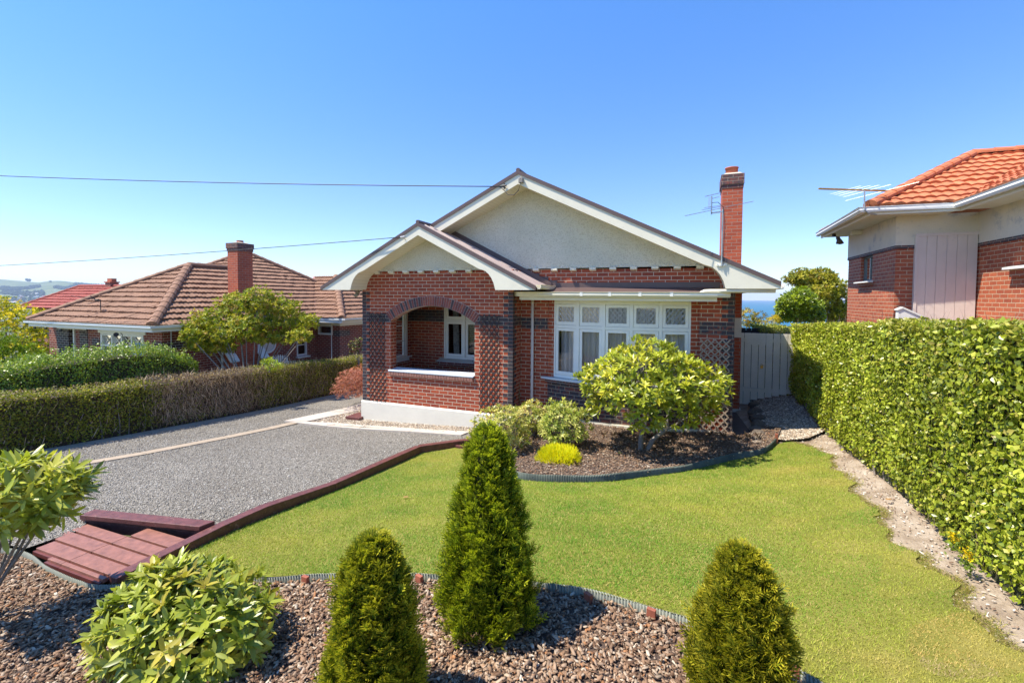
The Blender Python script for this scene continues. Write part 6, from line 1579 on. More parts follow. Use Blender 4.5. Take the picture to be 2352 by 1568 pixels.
# ---------------- trees built from leaf clumps placed on limbs
def clump_tree(name, base, clumps, label, cat, cols, w=None, Lf=.08, Wf=.025, nodes=60, nl=6, trunk=.06, mat=None, stems=1, bark=M_BARK, core=True, shape='leaf', tilt=(10, 70), lump=.18, stem_spread=.15, group=None, zmin=-.6, limbs=True):
    """clumps: [(centre, (rx, ry, rz))]"""
    root = empty(name, base, label, cat, group); P, U = [], []
    for i, (c, r) in enumerate(clumps):
        k = int(nodes * (r[0] * r[1] + r[0] * r[2] + r[1] * r[2]) ** .5 / .5) if nodes > 0 else 0
        p, u = ell_nodes(max(12, k), c, r, .55, 1.05, zmin, lump, i * 1.7); P.append(p); U.append(u)
    P = np.concatenate(P); U = np.concatenate(U) + RNG.normal(0, .25, (len(P), 3))
    pp, dd, nn, ll, ww, idx = rosettes(P, U, nl, Lf, Wf, tilt)
    col = pal(len(P), cols, w, .12)[idx] * (1 + RNG.normal(0, .08, (len(idx), 1)))
    cloud('crown', pp, dd, nn, ll, ww, col, mat or M_LEAF, root, shape)
    if core:
        m = MB()
        for i, (c, r) in enumerate(clumps):
            for q in range(3): m.tube([Vector(c) + Vector((random.uniform(-.2, .2) * r[0], random.uniform(-.2, .2) * r[1], -.6 * r[2])), Vector(c) + Vector((random.uniform(-.6, .6) * r[0], random.uniform(-.6, .6) * r[1], random.uniform(.1, .7) * r[2]))], .006 + .02 * r[0] * .3, 5)
        m.build('twigs', bark, root, weld=False)
    if limbs:
        m = MB(); b = Vector(base)
        st = [b + Vector((random.uniform(-1, 1) * stem_spread, random.uniform(-1, 1) * stem_spread, 0)) for _ in range(stems)]
        for i, (c, r) in enumerate(clumps):
            s = st[i % stems]; c = Vector(c) - Vector((0, 0, r[2] * .4)); mid = s.lerp(c, .45) + Vector((0, 0, -(c.z - s.z) * .02)); limb(m, [s - Vector((0, 0, .08)), s.lerp(mid, .55) + Vector((random.uniform(-.05, .05), random.uniform(-.05, .05), .05)), mid, c], trunk * (1 if i < stems else .62), trunk * .18, 8)
        m.build('trunk', bark, root, weld=False)
    return root
def px_clumps(lst, D, dj=.3):
    out = []
    for i, q in enumerate(lst):
        px, py, rx, rz = q[:4]; dd = D + (q[4] if len(q) > 4 else random.uniform(-dj, dj)); c = on_ray(px, py, dd); s = dd / F
        out.append((tuple(c), (rx * s, min(rx * s, .9), rz * s)))
    return out
# round topped tree behind the left hedge
bt = (-5.3, 1.05, -.1); D0 = depth_of(bt)
cl = px_clumps([(455, 748, 36, 26), (490, 780, 36, 26), (500, 735, 45, 28), (545, 712, 45, 30), (590, 692, 45, 27), (640, 705, 42, 28), (668, 735, 40, 26), (705, 742, 24, 18), (615, 735, 50, 30), (565, 755, 42, 24), (520, 770, 38, 22), (655, 775, 34, 20),
                (545, 690, 30, 18), (690, 775, 24, 16), (462, 792, 30, 18), (505, 800, 30, 16), (600, 775, 40, 18), (440, 770, 20, 16)], D0, .75)
clump_tree('ornamental_tree', bt, cl, 'round topped yellow green tree with grey forked stems behind the left hedge', 'tree', [(.25, .30, .04), (.17, .24, .03), (.34, .37, .07), (.10, .16, .02), (.38, .26, .06)], [.3, .27, .2, .15, .08], .10, .034, 135, 7, .062, stems=3, stem_spread=.22, bark=M_BARKG, lump=.22)
# low limbs crossing
# Japanese maple
mp = empty('japanese_maple', (-1.25, 1.45, -.05), 'small weeping red leaved maple at the left corner of the verandah', 'tree')
n = 2600; P, U = ell_nodes(n, (-.98, 1.35, .62), (.92, .95, .56), .5, 1.0, -.45, .12, 3); k = P[:, 0] < -.08; P, U = P[k], U[k]; U[:, 2] *= .2
pp, dd, nn, ll, ww, idx = rosettes(P, U, 6, .062, .011, (-60, 20)); dd[:, 2] -= .55
cloud('crown', pp, dd, nn, ll, ww, pal(len(P), [(.50, .19, .12), (.38, .13, .085), (.62, .28, .19), (.27, .10, .07)], None, .14)[idx], M_LEAF, mp, 'dia')
m = MB()
for k in range(9):
    a = random.uniform(0, 6.28); limb(m, [(-1.05, 1.4, -.1), (-1.0 + .1 * cos(a), 1.4 + .1 * sin(a), .3), (-1.0 + .45 * cos(a), 1.35 + .45 * sin(a), .75), (-1.0 + .8 * cos(a), 1.35 + .8 * sin(a), .55)], .03, .005, 6)
m.build('trunk', M_BARK, mp, weld=False)

# ---------------- rhododendron in front of the bow window
b = G(1478, 1041); D0 = depth_of(b); s = D0 / F
cc = on_ray(1490, 882, D0 + .05); rr = (160 * s, 150 * s, 92 * s)
rd = empty('rhododendron', b, 'large round rhododendron with yellow green leaves in front of the bow window', 'shrub')
P, U = ell_nodes(1000, cc, rr, .62, 1.04, -.66, .13, 2.2); U[:, 2] += .45
pp, dd, nn, ll, ww, idx = rosettes(P, U, 8, .118, .040, (5, 72), .25)
crn = pal(len(P), [(.30, .38, .045), (.20, .28, .035), (.40, .46, .07), (.12, .18, .025)], [.34, .30, .22, .14], .1)
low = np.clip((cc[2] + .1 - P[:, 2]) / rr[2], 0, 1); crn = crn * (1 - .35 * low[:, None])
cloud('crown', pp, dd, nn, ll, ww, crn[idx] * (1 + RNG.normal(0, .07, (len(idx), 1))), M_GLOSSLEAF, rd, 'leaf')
k = RNG.choice(len(P), 420); bd_ = cloud('buds', P[k] - U[k] * .02, nrmz(U[k]) + RNG.normal(0, .25, (420, 3)), RNG.normal(size=(420, 3)), .06, .012, pal(420, [(.33, .12, .05), (.24, .09, .04)]), M_LEAF, rd, 'dia'); bd_['kind'] = 'stuff'
m = MB(); bx, by, bz = b
pt = lambda x, y, dd_=0: tuple(on_ray(x, y, D0 + dd_))
limb(m, [(bx - .05, by, bz - .08), pt(1473, 1000), pt(1482, 968), pt(1470, 920), pt(1440, 880)], .058, .018, 9)
limb(m, [(bx + .02, by, bz - .08), pt(1500, 1010), pt(1530, 985), pt(1535, 950), pt(1560, 900)], .056, .018, 9)
for a_, b_ in (((1482, 968), (1520, 900)), ((1482, 968), (1420, 930)), ((1420, 930), (1360, 880)), ((1482, 968), (1385, 960)), ((1530, 985), (1600, 950)), ((1600, 950), (1640, 890)), ((1535, 950), (1500, 860)), ((1470, 920), (1460, 840)), ((1560, 900), (1580, 830)), ((1530, 985), (1560, 965)), ((1440, 880), (1400, 830)), ((1560, 965), (1620, 930))):
    limb(m, wob(pt(*a_), pt(*b_, random.uniform(-.5, .5)), 3, .05), .026, .007, 6)
for k in RNG.choice(len(P), 230):
    e_ = P[k]; s_ = Vector(e_).lerp(Vector(cc), .42); m.tube([s_ - Vector((0, 0, .08)), Vector(e_).lerp(s_, .4) - Vector((0, 0, .03)), Vector(e_)], .005, 4)
m.build('trunk', M_BARKG, rd, weld=False)

# ---------------- low shrubs left of it
def mound(name, pxc, rpx, base_px, label, cols, w=None, n=500, nl=7, Lf=.07, Wf=.022, mat=None, lump=.15, seed=0, shape='leaf', tilt=(5, 70), flat=1.0, zmin=-.5, twig=True, dD=0, off=0.0):
    b = G(*base_px, HL, off); D0 = depth_of(b) + dD; s = D0 / F; cc = on_ray(*pxc, D0); r = (rpx[0] * s, rpx[0] * s * flat, rpx[1] * s)
    root = empty(name, b, label, 'shrub'); P, U = ell_nodes(n, cc, r, .55, 1.04, zmin, lump, seed); U[:, 2] += .3
    pp, dd, nn, ll, ww, idx = rosettes(P, U, nl, Lf, Wf, tilt)
    cloud('foliage', pp, dd, nn, ll, ww, pal(len(P), cols, w, .12)[idx] * (1 + RNG.normal(0, .07, (len(idx), 1))), mat or M_LEAF, root, shape)
    if twig:
        m = MB()
        for k in RNG.choice(len(P), min(len(P), 90)):
            e_ = Vector(P[k]); q = Vector((cc[0] + random.uniform(-.08, .08), cc[1] + random.uniform(-.08, .08), b[2])); m.ring([(q, .010), (q.lerp(e_, .5) + Vector((0, 0, .03)), .007), (e_, .003)], 5)
        m.build('stems', M_BARKG, root, weld=False)
    return root
palc = [(.33, .38, .14), (.42, .46, .20), (.20, .27, .07), (.40, .28, .12), (.50, .54, .30)]
mound('pale_shrub', (1150, 992), (66, 56), (1150, 1046), 'pale olive leaved shrub behind the tip of the tall conifer', palc, [.3, .25, .25, .1, .1], 520, 7, .072, .022, seed=1)
mound('pale_shrub', (1222, 962), (56, 40), (1222, 1024), 'pale olive leaved shrub at the back beside the green hose', palc, [.3, .25, .25, .1, .1], 330, 7, .072, .022, seed=2, dD=.5)
mound('pale_shrub', (1292, 975), (55, 50), (1288, 1036), 'pale green leaved shrub behind the small yellow bush', [(.28, .36, .11), (.38, .45, .18), (.16, .24, .05), (.48, .54, .28)], [.35, .25, .28, .12], 430, 7, .075, .024, seed=3)
# bright yellow heather
b = G(1284, 1066); D0 = depth_of(b); s = D0 / F
yb = empty('yellow_bush', b, 'small vivid yellow feathery bush in the bark bed', 'shrub'); cc = on_ray(1284, 1052, D0)
n = 5200; P, U = ell_nodes(n, cc, (47 * s, 42 * s, 24 * s), .35, 1.0, -.35, .12, 5); U[:, 2] += .9
cloud('foliage', P, U + RNG.normal(0, .3, U.shape), RNG.normal(size=U.shape), RNG.uniform(.04, .10, len(P)), .010, pal(len(P), [(.76, .72, .012), (.62, .62, .015), (.48, .52, .02), (.85, .82, .04)], [.35, .3, .15, .2], .1), M_LEAF, yb, 'dia')

# ---------------- foreground conifers
def conifer(label, base, axis_top, prof, cols, tipcol, n=5200, seed=0, core=True):
    """prof: [(height fraction from base, radius)]"""
    root = empty('conifer', base, label, 'conifer', 'young conifers in the bark bed'); b = np.array(base); H = axis_top[2] - b[2]
    hs, rs = zip(*prof); rg = np.random.default_rng(seed + 5)
    h = rg.uniform(0, 1, n * 2); rad = np.interp(h, hs, rs); k = rg.uniform(size=n * 2) < (rad / max(rs)) * .9 + .1; h, rad = h[k][:n], rad[k][:n]; n = len(h)
    a = rg.uniform(0, 2 * pi, n); lump = 1 + .09 * np.sin(a * 3 + h * 7 + seed) + .17 * np.sin(a * 7 + 1.6 * np.sin(h * 9 + seed)) + .13 * np.sin(a * 12 + h * 30) + .08 * np.sin(a * 19 - h * 47) - .05 + np.where(rg.uniform(size=n) < .04, .16, 0)
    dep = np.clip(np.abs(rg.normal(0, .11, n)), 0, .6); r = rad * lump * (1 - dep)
    ax = b[:2] + (np.array(axis_top)[:2] - b[:2]) * h[:, None]
    P0 = np.stack([ax[:, 0] + r * np.cos(a), ax[:, 1] + r * np.sin(a), b[2] + h * H], 1)
    out = np.stack([np.cos(a), np.sin(a), np.zeros(n)], 1); U = nrmz(out * .55 + np.array([0, 0, .85]) + rg.normal(0, .22, (n, 3)))
    T = nrmz(np.cross(U, out + rg.normal(0, .5, (n, 3)))); Ls = rg.uniform(.05, .105, n) * (.75 + .5 * (rad / max(rs)))
    PP, DD, LL, CC, NN = [], [], [], [], []
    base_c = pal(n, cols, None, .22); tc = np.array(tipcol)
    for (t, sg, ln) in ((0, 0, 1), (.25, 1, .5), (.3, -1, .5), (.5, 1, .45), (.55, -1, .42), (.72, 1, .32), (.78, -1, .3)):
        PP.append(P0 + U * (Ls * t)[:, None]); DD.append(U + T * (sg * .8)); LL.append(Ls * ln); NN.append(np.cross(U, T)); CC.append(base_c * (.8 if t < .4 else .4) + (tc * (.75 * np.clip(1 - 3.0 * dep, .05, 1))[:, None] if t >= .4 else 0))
    PP, DD, NN = np.concatenate(PP), np.concatenate(DD), np.concatenate(NN)
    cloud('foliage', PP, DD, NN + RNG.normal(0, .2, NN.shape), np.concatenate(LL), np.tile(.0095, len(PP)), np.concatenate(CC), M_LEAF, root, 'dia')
    # inner cone coloured dark for the shade between the sprays, and stem
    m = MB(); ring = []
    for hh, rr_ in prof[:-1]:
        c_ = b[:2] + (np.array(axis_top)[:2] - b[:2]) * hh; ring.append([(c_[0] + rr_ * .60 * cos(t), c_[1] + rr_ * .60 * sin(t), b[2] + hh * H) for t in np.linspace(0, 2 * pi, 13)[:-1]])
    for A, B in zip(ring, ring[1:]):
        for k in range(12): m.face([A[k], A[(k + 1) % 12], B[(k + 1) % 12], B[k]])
    m.build('dark_cone', M_CORE, root, weld=False)
    m = MB(); m.ring([(Vector((b[0], b[1], b[2] - .08)), .022), (Vector((b[0], b[1], b[2] + .3)), .018)], 8); m.build('stem', M_BARK, root)
    return root
def px_tall(b): return b[1] < 1500
def con_px(label, base_px, top_px, hw, cols, tip, n, seed, off=-.07):
    b = G(*base_px, HL, off); D0 = depth_of(b); top = on_ray(*top_px, D0); s = D0 / F * (.86 if px_tall(base_px) else .80); y0, y1 = base_px[1], top_px[1]
    prof = sorted([((y0 - y) / (y0 - y1), w_ * s) for y, w_ in hw]); return conifer(label, b, top, prof, cols, tip, n, seed)
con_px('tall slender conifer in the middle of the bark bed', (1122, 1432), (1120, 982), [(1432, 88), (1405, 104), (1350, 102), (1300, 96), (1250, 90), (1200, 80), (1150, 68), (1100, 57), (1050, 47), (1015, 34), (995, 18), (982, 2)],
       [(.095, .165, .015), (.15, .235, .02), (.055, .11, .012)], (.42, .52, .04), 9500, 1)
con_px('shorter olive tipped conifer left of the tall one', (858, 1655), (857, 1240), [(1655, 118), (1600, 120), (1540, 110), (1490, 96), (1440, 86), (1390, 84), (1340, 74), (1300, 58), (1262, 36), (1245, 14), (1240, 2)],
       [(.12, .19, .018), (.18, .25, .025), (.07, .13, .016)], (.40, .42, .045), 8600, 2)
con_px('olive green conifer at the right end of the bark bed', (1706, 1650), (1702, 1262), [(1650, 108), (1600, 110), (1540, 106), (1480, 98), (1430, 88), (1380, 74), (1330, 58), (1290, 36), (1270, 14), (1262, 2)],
       [(.13, .19, .018), (.19, .25, .025), (.08, .13, .016)], (.40, .40, .045), 8600, 3)

# ---------------- foreground glossy shrubs
def big_leaf(name, label, b, cc, rr, n, nl, Lf, Wf, cols, w, seed, lump=.13, zmin=-.45, stems=70, tilt=(0, 65), stemcol=M_BARK, sr=.006):
    root = empty(name, b, label, 'shrub'); P, U = ell_nodes(n, cc, rr, .45, 1.03, zmin, lump, seed); U[:, 2] += .55
    pp, dd, nn, ll, ww, idx = rosettes(P, U, nl, Lf, Wf, tilt, .25)
    cloud('foliage', pp, dd, nn, ll, ww, pal(len(P), cols, w, .10)[idx] * (1 + RNG.normal(0, .08, (len(idx), 1))), M_GLOSSLEAF, root, 'leaf')
    m = MB()
    for k in RNG.choice(len(P), min(stems, len(P)), replace=False):
        e_ = Vector(P[k]); q = Vector(b) + Vector((random.uniform(-.05, .05), random.uniform(-.05, .05), -.05)); md = q.lerp(e_, .55) + Vector((random.uniform(-.05, .05), random.uniform(-.05, .05), .02)); limb(m, [q, md, e_], sr * 1.6, sr * .5, 5)
    m.build('stems', stemcol, root, weld=False); return root
b = G(430, 1500, HL, -.07); D0 = depth_of(b); s = D0 / F; cc = np.array(on_ray(432, 1432, D0 + .0))
big_leaf('glossy_shrub', 'low spreading shrub with big glossy leaves at the lower left in the bark', b, cc, (192 * s, 140 * s, 130 * s), 560, 8, .104, .034, [(.22, .30, .05), (.30, .37, .08), (.14, .21, .035), (.26, .27, .06)], [.36, .27, .27, .10], 4, .10, -.35, 110)
b = G(-70, 1430, HL, -.07); D0 = depth_of(b); s = D0 / F; cc = np.array(on_ray(36, 1142, D0))
big_leaf('rhododendron', 'leggy rhododendron with long leaves on bare stems at the left edge', b, cc, (128 * s, 120 * s, 84 * s), 190, 9, .15, .036, [(.26, .34, .06), (.36, .42, .10), (.14, .20, .035)], [.4, .3, .3], 6, .12, -.6, 13, (0, 65), M_POT if False else M_BARK, .012)

# ---------------- plants at the far left
cl = px_clumps([(10, 715, 48, 30), (60, 735, 40, 30), (-30, 710, 50, 35), (30, 770, 60, 45), (80, 790, 34, 45), (90, 760, 24, 26), (-20, 780, 50, 50), (55, 820, 50, 40), (95, 830, 22, 30), (-60, 740, 50, 60)], 20.5, .5)
clump_tree('golden_tree', tuple(on_ray(30, 880, 20.5)), cl, 'dense golden yellow topped tree at the left edge of the view', 'tree', [(.42, .42, .02), (.28, .34, .02), (.55, .50, .03), (.14, .20, .02)], [.32, .28, .2, .2], .13, .045, 60, 6, .10, core=False, lump=.12)
cl = px_clumps([(5, 795, 26, 38), (38, 800, 24, 32), (-25, 800, 28, 40), (68, 812, 20, 24), (90, 822, 14, 18), (20, 825, 40, 28), (60, 835, 36, 22)], 16.5, .3)
clump_tree('bright_conifer', tuple(on_ray(30, 900, 16.5)), cl, 'bright green soft conifer in front of the golden tree', 'conifer', [(.14, .25, .02), (.20, .33, .03), (.09, .16, .015)], None, .10, .020, 105, 7, .08, core=False, shape='dia', tilt=(30, 85), lump=.2)
cl = px_clumps([(165, 683, 14, 9), (190, 674, 17, 12), (215, 672, 14, 10), (232, 677, 10, 7), (150, 690, 12, 8)], 46, 1)
clump_tree('distant_tree', tuple(on_ray(190, 720, 46)), cl, 'small yellowish tree showing behind the red roof', 'tree', [(.22, .25, .05), (.30, .30, .08), (.14, .17, .04)], None, .28, .12, 9, 6, .1, core=False)
# burgundy leaved shrub by the left house
cl = px_clumps([(820, 795, 16, 20), (832, 785, 12, 14), (812, 805, 10, 12)], 16.6, .1)
clump_tree('camellia', tuple(on_ray(822, 835, 16.6)), cl, 'small dark shrub with reddish leaves before the left house corner', 'shrub', [(.06, .09, .03), (.14, .06, .06), (.22, .24, .14), (.04, .06, .025)], None, .07, .03, 60, 6, .03)
# light fern like plant under the tree
cl = px_clumps([(628, 838, 16, 10), (612, 832, 10, 8)], 13.2, .1)
clump_tree('fern', tuple(on_ray(622, 850, 13.2)), cl, 'bright green fern at the foot of the round topped tree', 'fern', [(.24, .36, .04), (.32, .44, .06)], None, .12, .02, 40, 7, .02, shape='dia', tilt=(10, 60))

# ---------------- trees beyond the right hedge
cl = px_clumps([(1880, 640, 36, 22), (1905, 665, 36, 30), (1915, 700, 32, 36), (1855, 645, 28, 22), (1835, 640, 26, 18), (1925, 725, 22, 26), (1870, 680, 34, 34)], 22.5, .4)
clump_tree('tall_shrub', tuple(on_ray(1900, 770, 22.5)), cl, 'tall olive rhododendron against the corner of the orange roofed house', 'shrub', [(.22, .26, .03), (.30, .32, .04), (.10, .14, .02), (.34, .24, .05)], [.34, .3, .24, .12], .14, .042, 190, 7, .08, core=False, lump=.2)
cl = px_clumps([(1835, 690, 36, 28), (1815, 705, 30, 28), (1850, 715, 34, 30), (1812, 728, 26, 18), (1868, 728, 24, 20)], 20.5, .3)
clump_tree('rounded_shrub', tuple(on_ray(1840, 775, 20.5)), cl, 'rounded glossy green shrub in front of the tall olive one', 'shrub', [(.17, .27, .02), (.25, .36, .03), (.10, .17, .015)], None, .12, .045, 210, 7, .08, mat=M_GLOSSLEAF, core=False, lump=.12)
cl = px_clumps([(1715, 722, 20, 14), (1708, 745, 18, 14), (1730, 742, 16, 14)], 21, .2)
clump_tree('small_shrub', tuple(on_ray(1718, 775, 21)), cl, 'yellow and orange tinted shrub above the black fence beyond the gate', 'shrub', [(.34, .32, .05), (.40, .26, .05), (.20, .24, .04)], None, .11, .03, 60, 6, .05, core=False)
cl = px_clumps([(1746, 722, 16, 6), (1758, 735, 16, 8), (1740, 735, 10, 8)], 25, .2)
clump_tree('dark_shrub', tuple(on_ray(1752, 765, 25)), cl, 'dark sparse shrub against the sea beyond the gate', 'shrub', [(.10, .10, .04), (.16, .14, .06)], None, .10, .03, 30, 6, .04, core=False)
cl = px_clumps([(1775, 738, 15, 12), (1782, 732, 9, 9)], 19.5, .1)
clump_tree('golden_conifer', tuple(on_ray(1776, 768, 19.5)), cl, 'small golden yellow conifer at the foot of the rounded green shrub', 'conifer', [(.62, .46, .02), (.5, .40, .03)], None, .09, .014, 90, 7, .03, shape='dia', core=False)

# ---------------- dark grass tufts along the plinth
z5 = lambda x, y: ((1900 + x / 1.845) / 1.632653, (950 + y / 1.845) / 1.632653)
tuft_at = ['first from the left along the plinth', 'second from the left along the plinth', 'third from the left along the plinth', 'directly behind the rhododendron stems', 'right of the rhododendron stems', 'in front of the right trellis', 'at the brick corner below the right trellis',
           'just right of the brick corner', 'beside the rocks at the right end', 'last on the right before the edging post', 'beside the small yellow bush']
for i, ((x, y), nm) in enumerate(zip([(670, 1262), (735, 1268), (790, 1270), (990, 1275), (1140, 1268), (1400, 1262), (1500, 1268), (1600, 1290), (1670, 1275), (1745, 1278), (497, 1480)], tuft_at)):
    b = G(*z5(x, y), HL, .07); n = 34; a = RNG.uniform(0, 6.28, n); D = np.stack([np.cos(a) * .6, np.sin(a) * .6, RNG.uniform(.5, 1.3, n)], 1); P = np.tile(b, (n, 1)) + RNG.normal(0, .012, (n, 3)) * [1, 1, 0]
    r_ = empty('grass_tuft', b, 'small dark grass tuft in the bark bed, ' + nm, 'plant', 'dark grass tufts in the far bed'); cloud('blades', P, D, np.cross(D, [0, 0, 1.]), RNG.uniform(.08, .19, n), .008, pal(n, [(.06, .035, .035), (.10, .06, .05), (.14, .12, .08)]), M_LEAF, r_, 'dia')
# yellow flowering weeds in the right hedge foot
for (px, py), lb in (((2191, 1232), 'upper of two yellow flowering weeds at the foot of the right hedge'), ((2224, 1276), 'lower of two yellow flowering weeds at the foot of the right hedge')):
    d = ray(px, py); t = (10.27 - EYE[0]) / d[0]; p = EYE + d * t; r_ = empty('yellow_weed', tuple(p - [0, 0, .1]), lb, 'weed', 'yellow weeds in the hedge foot')
    P = p + RNG.normal(0, .03, (120, 3)) * [.4, 1, 1]; cloud('flowers', P, RNG.normal(size=(120, 3)), RNG.normal(size=(120, 3)), .022, .012, pal(120, [(.85, .62, .01), (.7, .5, .02)]), M_LEAF, r_, 'dia')
    P = p + RNG.normal(0, .05, (80, 3)) * [.4, 1, 1] - [0, 0, .06]; cloud('leaves', P, RNG.normal(size=(80, 3)), RNG.normal(size=(80, 3)), .04, .02, pal(80, [(.12, .2, .04)]), M_LEAF, r_, 'dia')

# ================================================================== GROUND COVER
# bark chips
def chips(name, poly, n, off, label, dens=None, dark=1.0, size=1.0, jz=.03):
    x, y = scatter(n, poly, dens); z = HL(x, y) + off + RNG.uniform(-.005, jz, n)
    a = RNG.uniform(0, 6.28, n); D = np.stack([np.cos(a), np.sin(a), RNG.normal(0, .30, n)], 1); Nn = np.tile([0, 0, 1.], (n, 1)) + RNG.normal(0, .33, (n, 3))
    Ls = RNG.lognormal(np.log(.028), .45, n) * size; W_ = np.minimum(Ls * RNG.uniform(.24, .7, n), .024)
    c = pal(n, [(.235, .140, .082), (.31, .21, .138), (.13, .072, .042), (.36, .27, .19), (.32, .15, .065), (.50, .42, .32)], [.30, .27, .20, .15, .04, .04], .13) * dark
    c *= (1 + .12 * vnoise(x, y, 2.5, 5)[:, None])
    return tag(cloud(name, np.stack([x, y, z], 1), D, Nn, Ls, W_, c, M_CHIP, None, 'chip', T=np.minimum(.007, Ls * .2)), label, 'bark mulch', kind='stuff')
chips('bark_mulch', BED_NEAR, 68000, -.07, 'pinkish brown bark chips covering the foreground bed', lambda x, y: np.where((x > .6) & (x < 9) & (y < -4) & (y > -8.9), 1, .12))
chips('bark_mulch', BED_FAR, 15000, .07, 'dark brown bark chips in the bed before the bow window', None, .82, .9)
# grass blades
def edge_fade(x, y): return 1.0
def grass(n):
    x, y = scatter(n, LAWN, lambda x, y: np.clip(1.35 - .055 * (y + 8), .45, 1))
    patch = vnoise(x, y, .75, 41); fine = vnoise(x, y, 4.5, 43); dry = np.clip(.35 + patch * .55 + .25 * fine, 0, 1)
    # drier and paler toward the right-hand side and along the dirt
    rx = np.clip((x - 8.2) / 1.6, 0, 1) * np.clip((-y - .5) / 4, 0, 1); dry = np.clip(dry + .55 * rx * (vnoise(x, y, 2.2, 44) > -.15), 0, 1.4)
    g = np.array([.105, .225, .02]); yv = np.array([.265, .315, .055]); br = np.array([.40, .30, .14])
    t = dry[:, None]; c = np.where(t < .7, g + (yv - g) * (t / .7), yv + (br - yv) * np.clip((t - .7) / .7, 0, 1)); c = c * RNG.uniform(.75, 1.3, (n, 1))
    k = RNG.uniform(size=n) < .10; c[k] = np.array([.42, .37, .17])
    a = RNG.uniform(0, 6.28, n); D = np.stack([np.cos(a) * .75, np.sin(a) * .75, RNG.uniform(.25, 1.1, n)], 1); P = np.stack([x, y, HL(x, y) - .004], 1)
    Nn = np.stack([-np.sin(a), np.cos(a), np.zeros(n)], 1)
    W_ = RNG.uniform(.0045, .0085, n); return tag(cloud('grass', P, D, np.cross(D, Nn), RNG.uniform(.018, .042, n) * (1 - .3 * rx), W_, c, M_GRASS, None, 'blade'), 'short mown yellow green lawn grass with dry patches', 'grass', kind='stuff')
grass(330000)
# ragged grass tongues over the dirt strip
n = 16000; i = RNG.integers(0, len(LAWN_R) - 1, n); t = RNG.uniform(size=n); A = np.array(LAWN_R); q = A[i] + (A[i + 1] - A[i]) * t[:, None]; x = q[:, 0] + np.abs(RNG.normal(0, .05, n)) * (1 + vnoise(q[:, 1], q[:, 0], 5, 3)); y = q[:, 1] + RNG.normal(0, .04, n)
a = RNG.uniform(0, 6.28, n); D = np.stack([np.cos(a), np.sin(a), RNG.uniform(.3, .9, n)], 1)
tag(cloud('grass', np.stack([x, y, HL(x, y) - .02], 1), D, RNG.normal(size=(n, 3)), RNG.uniform(.02, .05, n), .005, pal(n, [(.30, .28, .09), (.38, .29, .15), (.17, .22, .04)], None, .2), M_GRASS, None, 'blade'), 'thin ragged grass along the bare soil by the right hedge', 'grass', kind='stuff')
# dry litter on the soil strip
x, y = scatter(2600, [(9.4, -8), (10.6, -8), (10.6, 2.5), (9.9, 2.5), (9.6, -1)], None); n = len(x)
D = RNG.normal(size=(n, 3)) * [1, 1, .2]; tag(cloud('soil_litter', np.stack([x, y, HL(x, y) - .015], 1), D, np.tile([0, 0, 1.], (n, 1)) + RNG.normal(0, .4, (n, 3)), RNG.lognormal(np.log(.022), .4, n), .014, pal(n, [(.30, .2, .13), (.5, .42, .33), (.18, .11, .07), (.62, .56, .48)]), M_CHIP, None, 'chip', T=.004), 'dry leaf litter and clods on the bare soil under the right hedge', 'leaf litter', kind='stuff')
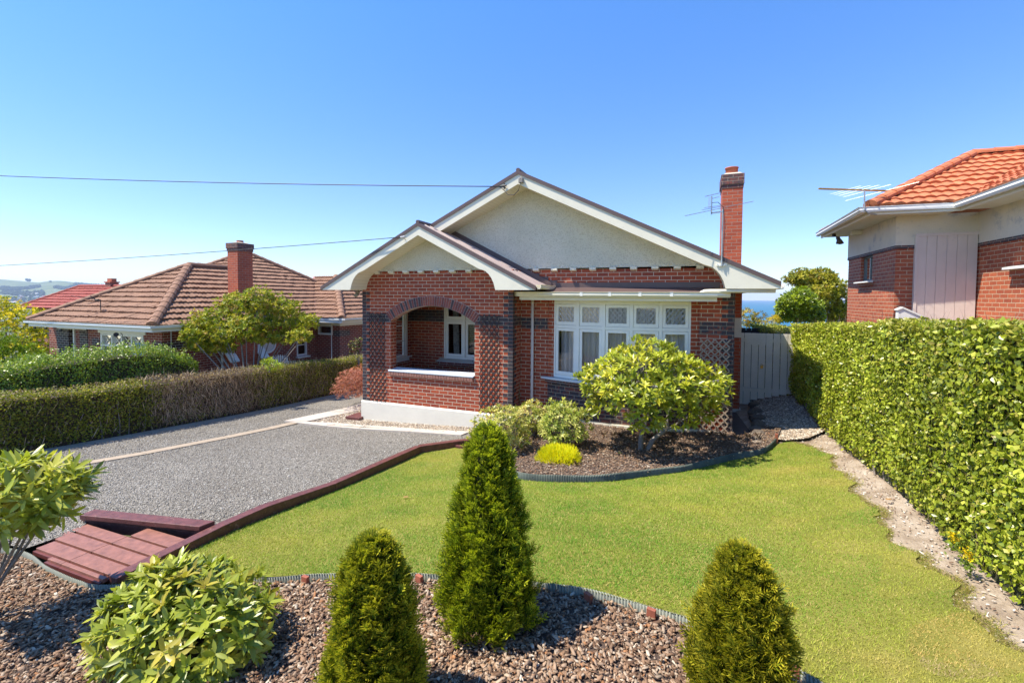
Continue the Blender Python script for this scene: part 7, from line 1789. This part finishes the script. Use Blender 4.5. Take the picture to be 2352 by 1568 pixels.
# pebbles
def stones(name, poly, n, H, off, size, cols, label, dens=None, w=None):
    x, y = scatter(n, poly, dens); n = len(x); a = RNG.uniform(0, 6.28, n); D = np.stack([np.cos(a), np.sin(a), RNG.normal(0, .2, n)], 1); s = RNG.lognormal(np.log(size), .3, n)
    P = np.stack([x, y, H(x, y) + off - s * .12], 1); return tag(cloud(name, P, D, np.tile([0, 0, 1.], (n, 1)) + RNG.normal(0, .25, (n, 3)), s, s * RNG.uniform(.6, .9, n), pal(n, cols, w, .12), M_CHIP, None, 'stone', T=s * .55), label, 'pebbles', kind='stuff')
pc = [(.33, .25, .17), (.43, .35, .26), (.22, .17, .12), (.52, .46, .37), (.15, .115, .09)]
stones('pebbles', PEB_P, 12000, HD, .02, .032, pc, 'cream and brown pebbles between the slabs and the plinth')
stones('pebbles', PEB_R, 13000, HL, .035, .034, pc, 'cream and brown pebbles on the path by the side gate')
gv = [(.23, .21, .175), (.31, .285, .24), (.15, .135, .115), (.41, .38, .33)]
stones('gravel', [p for p in DRIVE], 60000, HD, .004, .017, gv, 'loose grey gravel stones scattered over the drive', lambda x, y: np.where((x > -3.0) & (y > -7.5) & (y < 1), np.clip(1.1 - .09 * (y + 7), .35, 1), .02))
# fallen leaves
for i, (px, py, lb) in enumerate([(925, 1146, 'tan fallen leaf on the lawn left of the tall conifer'), (1418, 1055, 'green fallen leaf on the bark in front of the rhododendron'), (2033, 1152, 'tan fallen leaf on the dirt strip by the right hedge')]):
    b = np.array(G(px, py)); b[2] += .03 if i != 1 else .12; m_ = (.42, .24, .10) if i != 1 else (.24, .34, .12)
    tag(cloud('fallen_leaf', b[None], np.array([[1., .4, .1]]), np.array([[.1, 0, 1.]]), .085, .05, np.array([m_]), M_LEAF, None, 'leaf'), lb, 'leaf')

# ---------------- sea air
m = MB(); m.box(-17000, 31000, -600, 33000, -130, 330)
hz = m.build('haze', None) if False else None
me = bpy.data.meshes.new('haze'); me.from_pydata(m.v, [], m.f); bm = bmesh.new(); bm.from_mesh(me); bmesh.ops.remove_doubles(bm, verts=bm.verts, dist=1e-3); bmesh.ops.recalc_face_normals(bm, faces=bm.faces); bm.to_mesh(me); bm.free()
hm = bpy.data.materials.new('air'); hm.use_nodes = True; hn = hm.node_tree; hn.nodes.clear()
pv_ = hn.nodes.new('ShaderNodeVolumePrincipled'); pv_.inputs['Density'].default_value = 0.00005; pv_.inputs['Color'].default_value = (0.62, 0.76, 1.0, 1); pv_.inputs['Anisotropy'].default_value = 0.0
ho = hn.nodes.new('ShaderNodeOutputMaterial'); hn.links.new(pv_.outputs[0], ho.inputs['Volume']); me.materials.append(hm)
ob = bpy.data.objects.new('haze', me); COL.objects.link(ob); ob['kind'] = 'stuff'
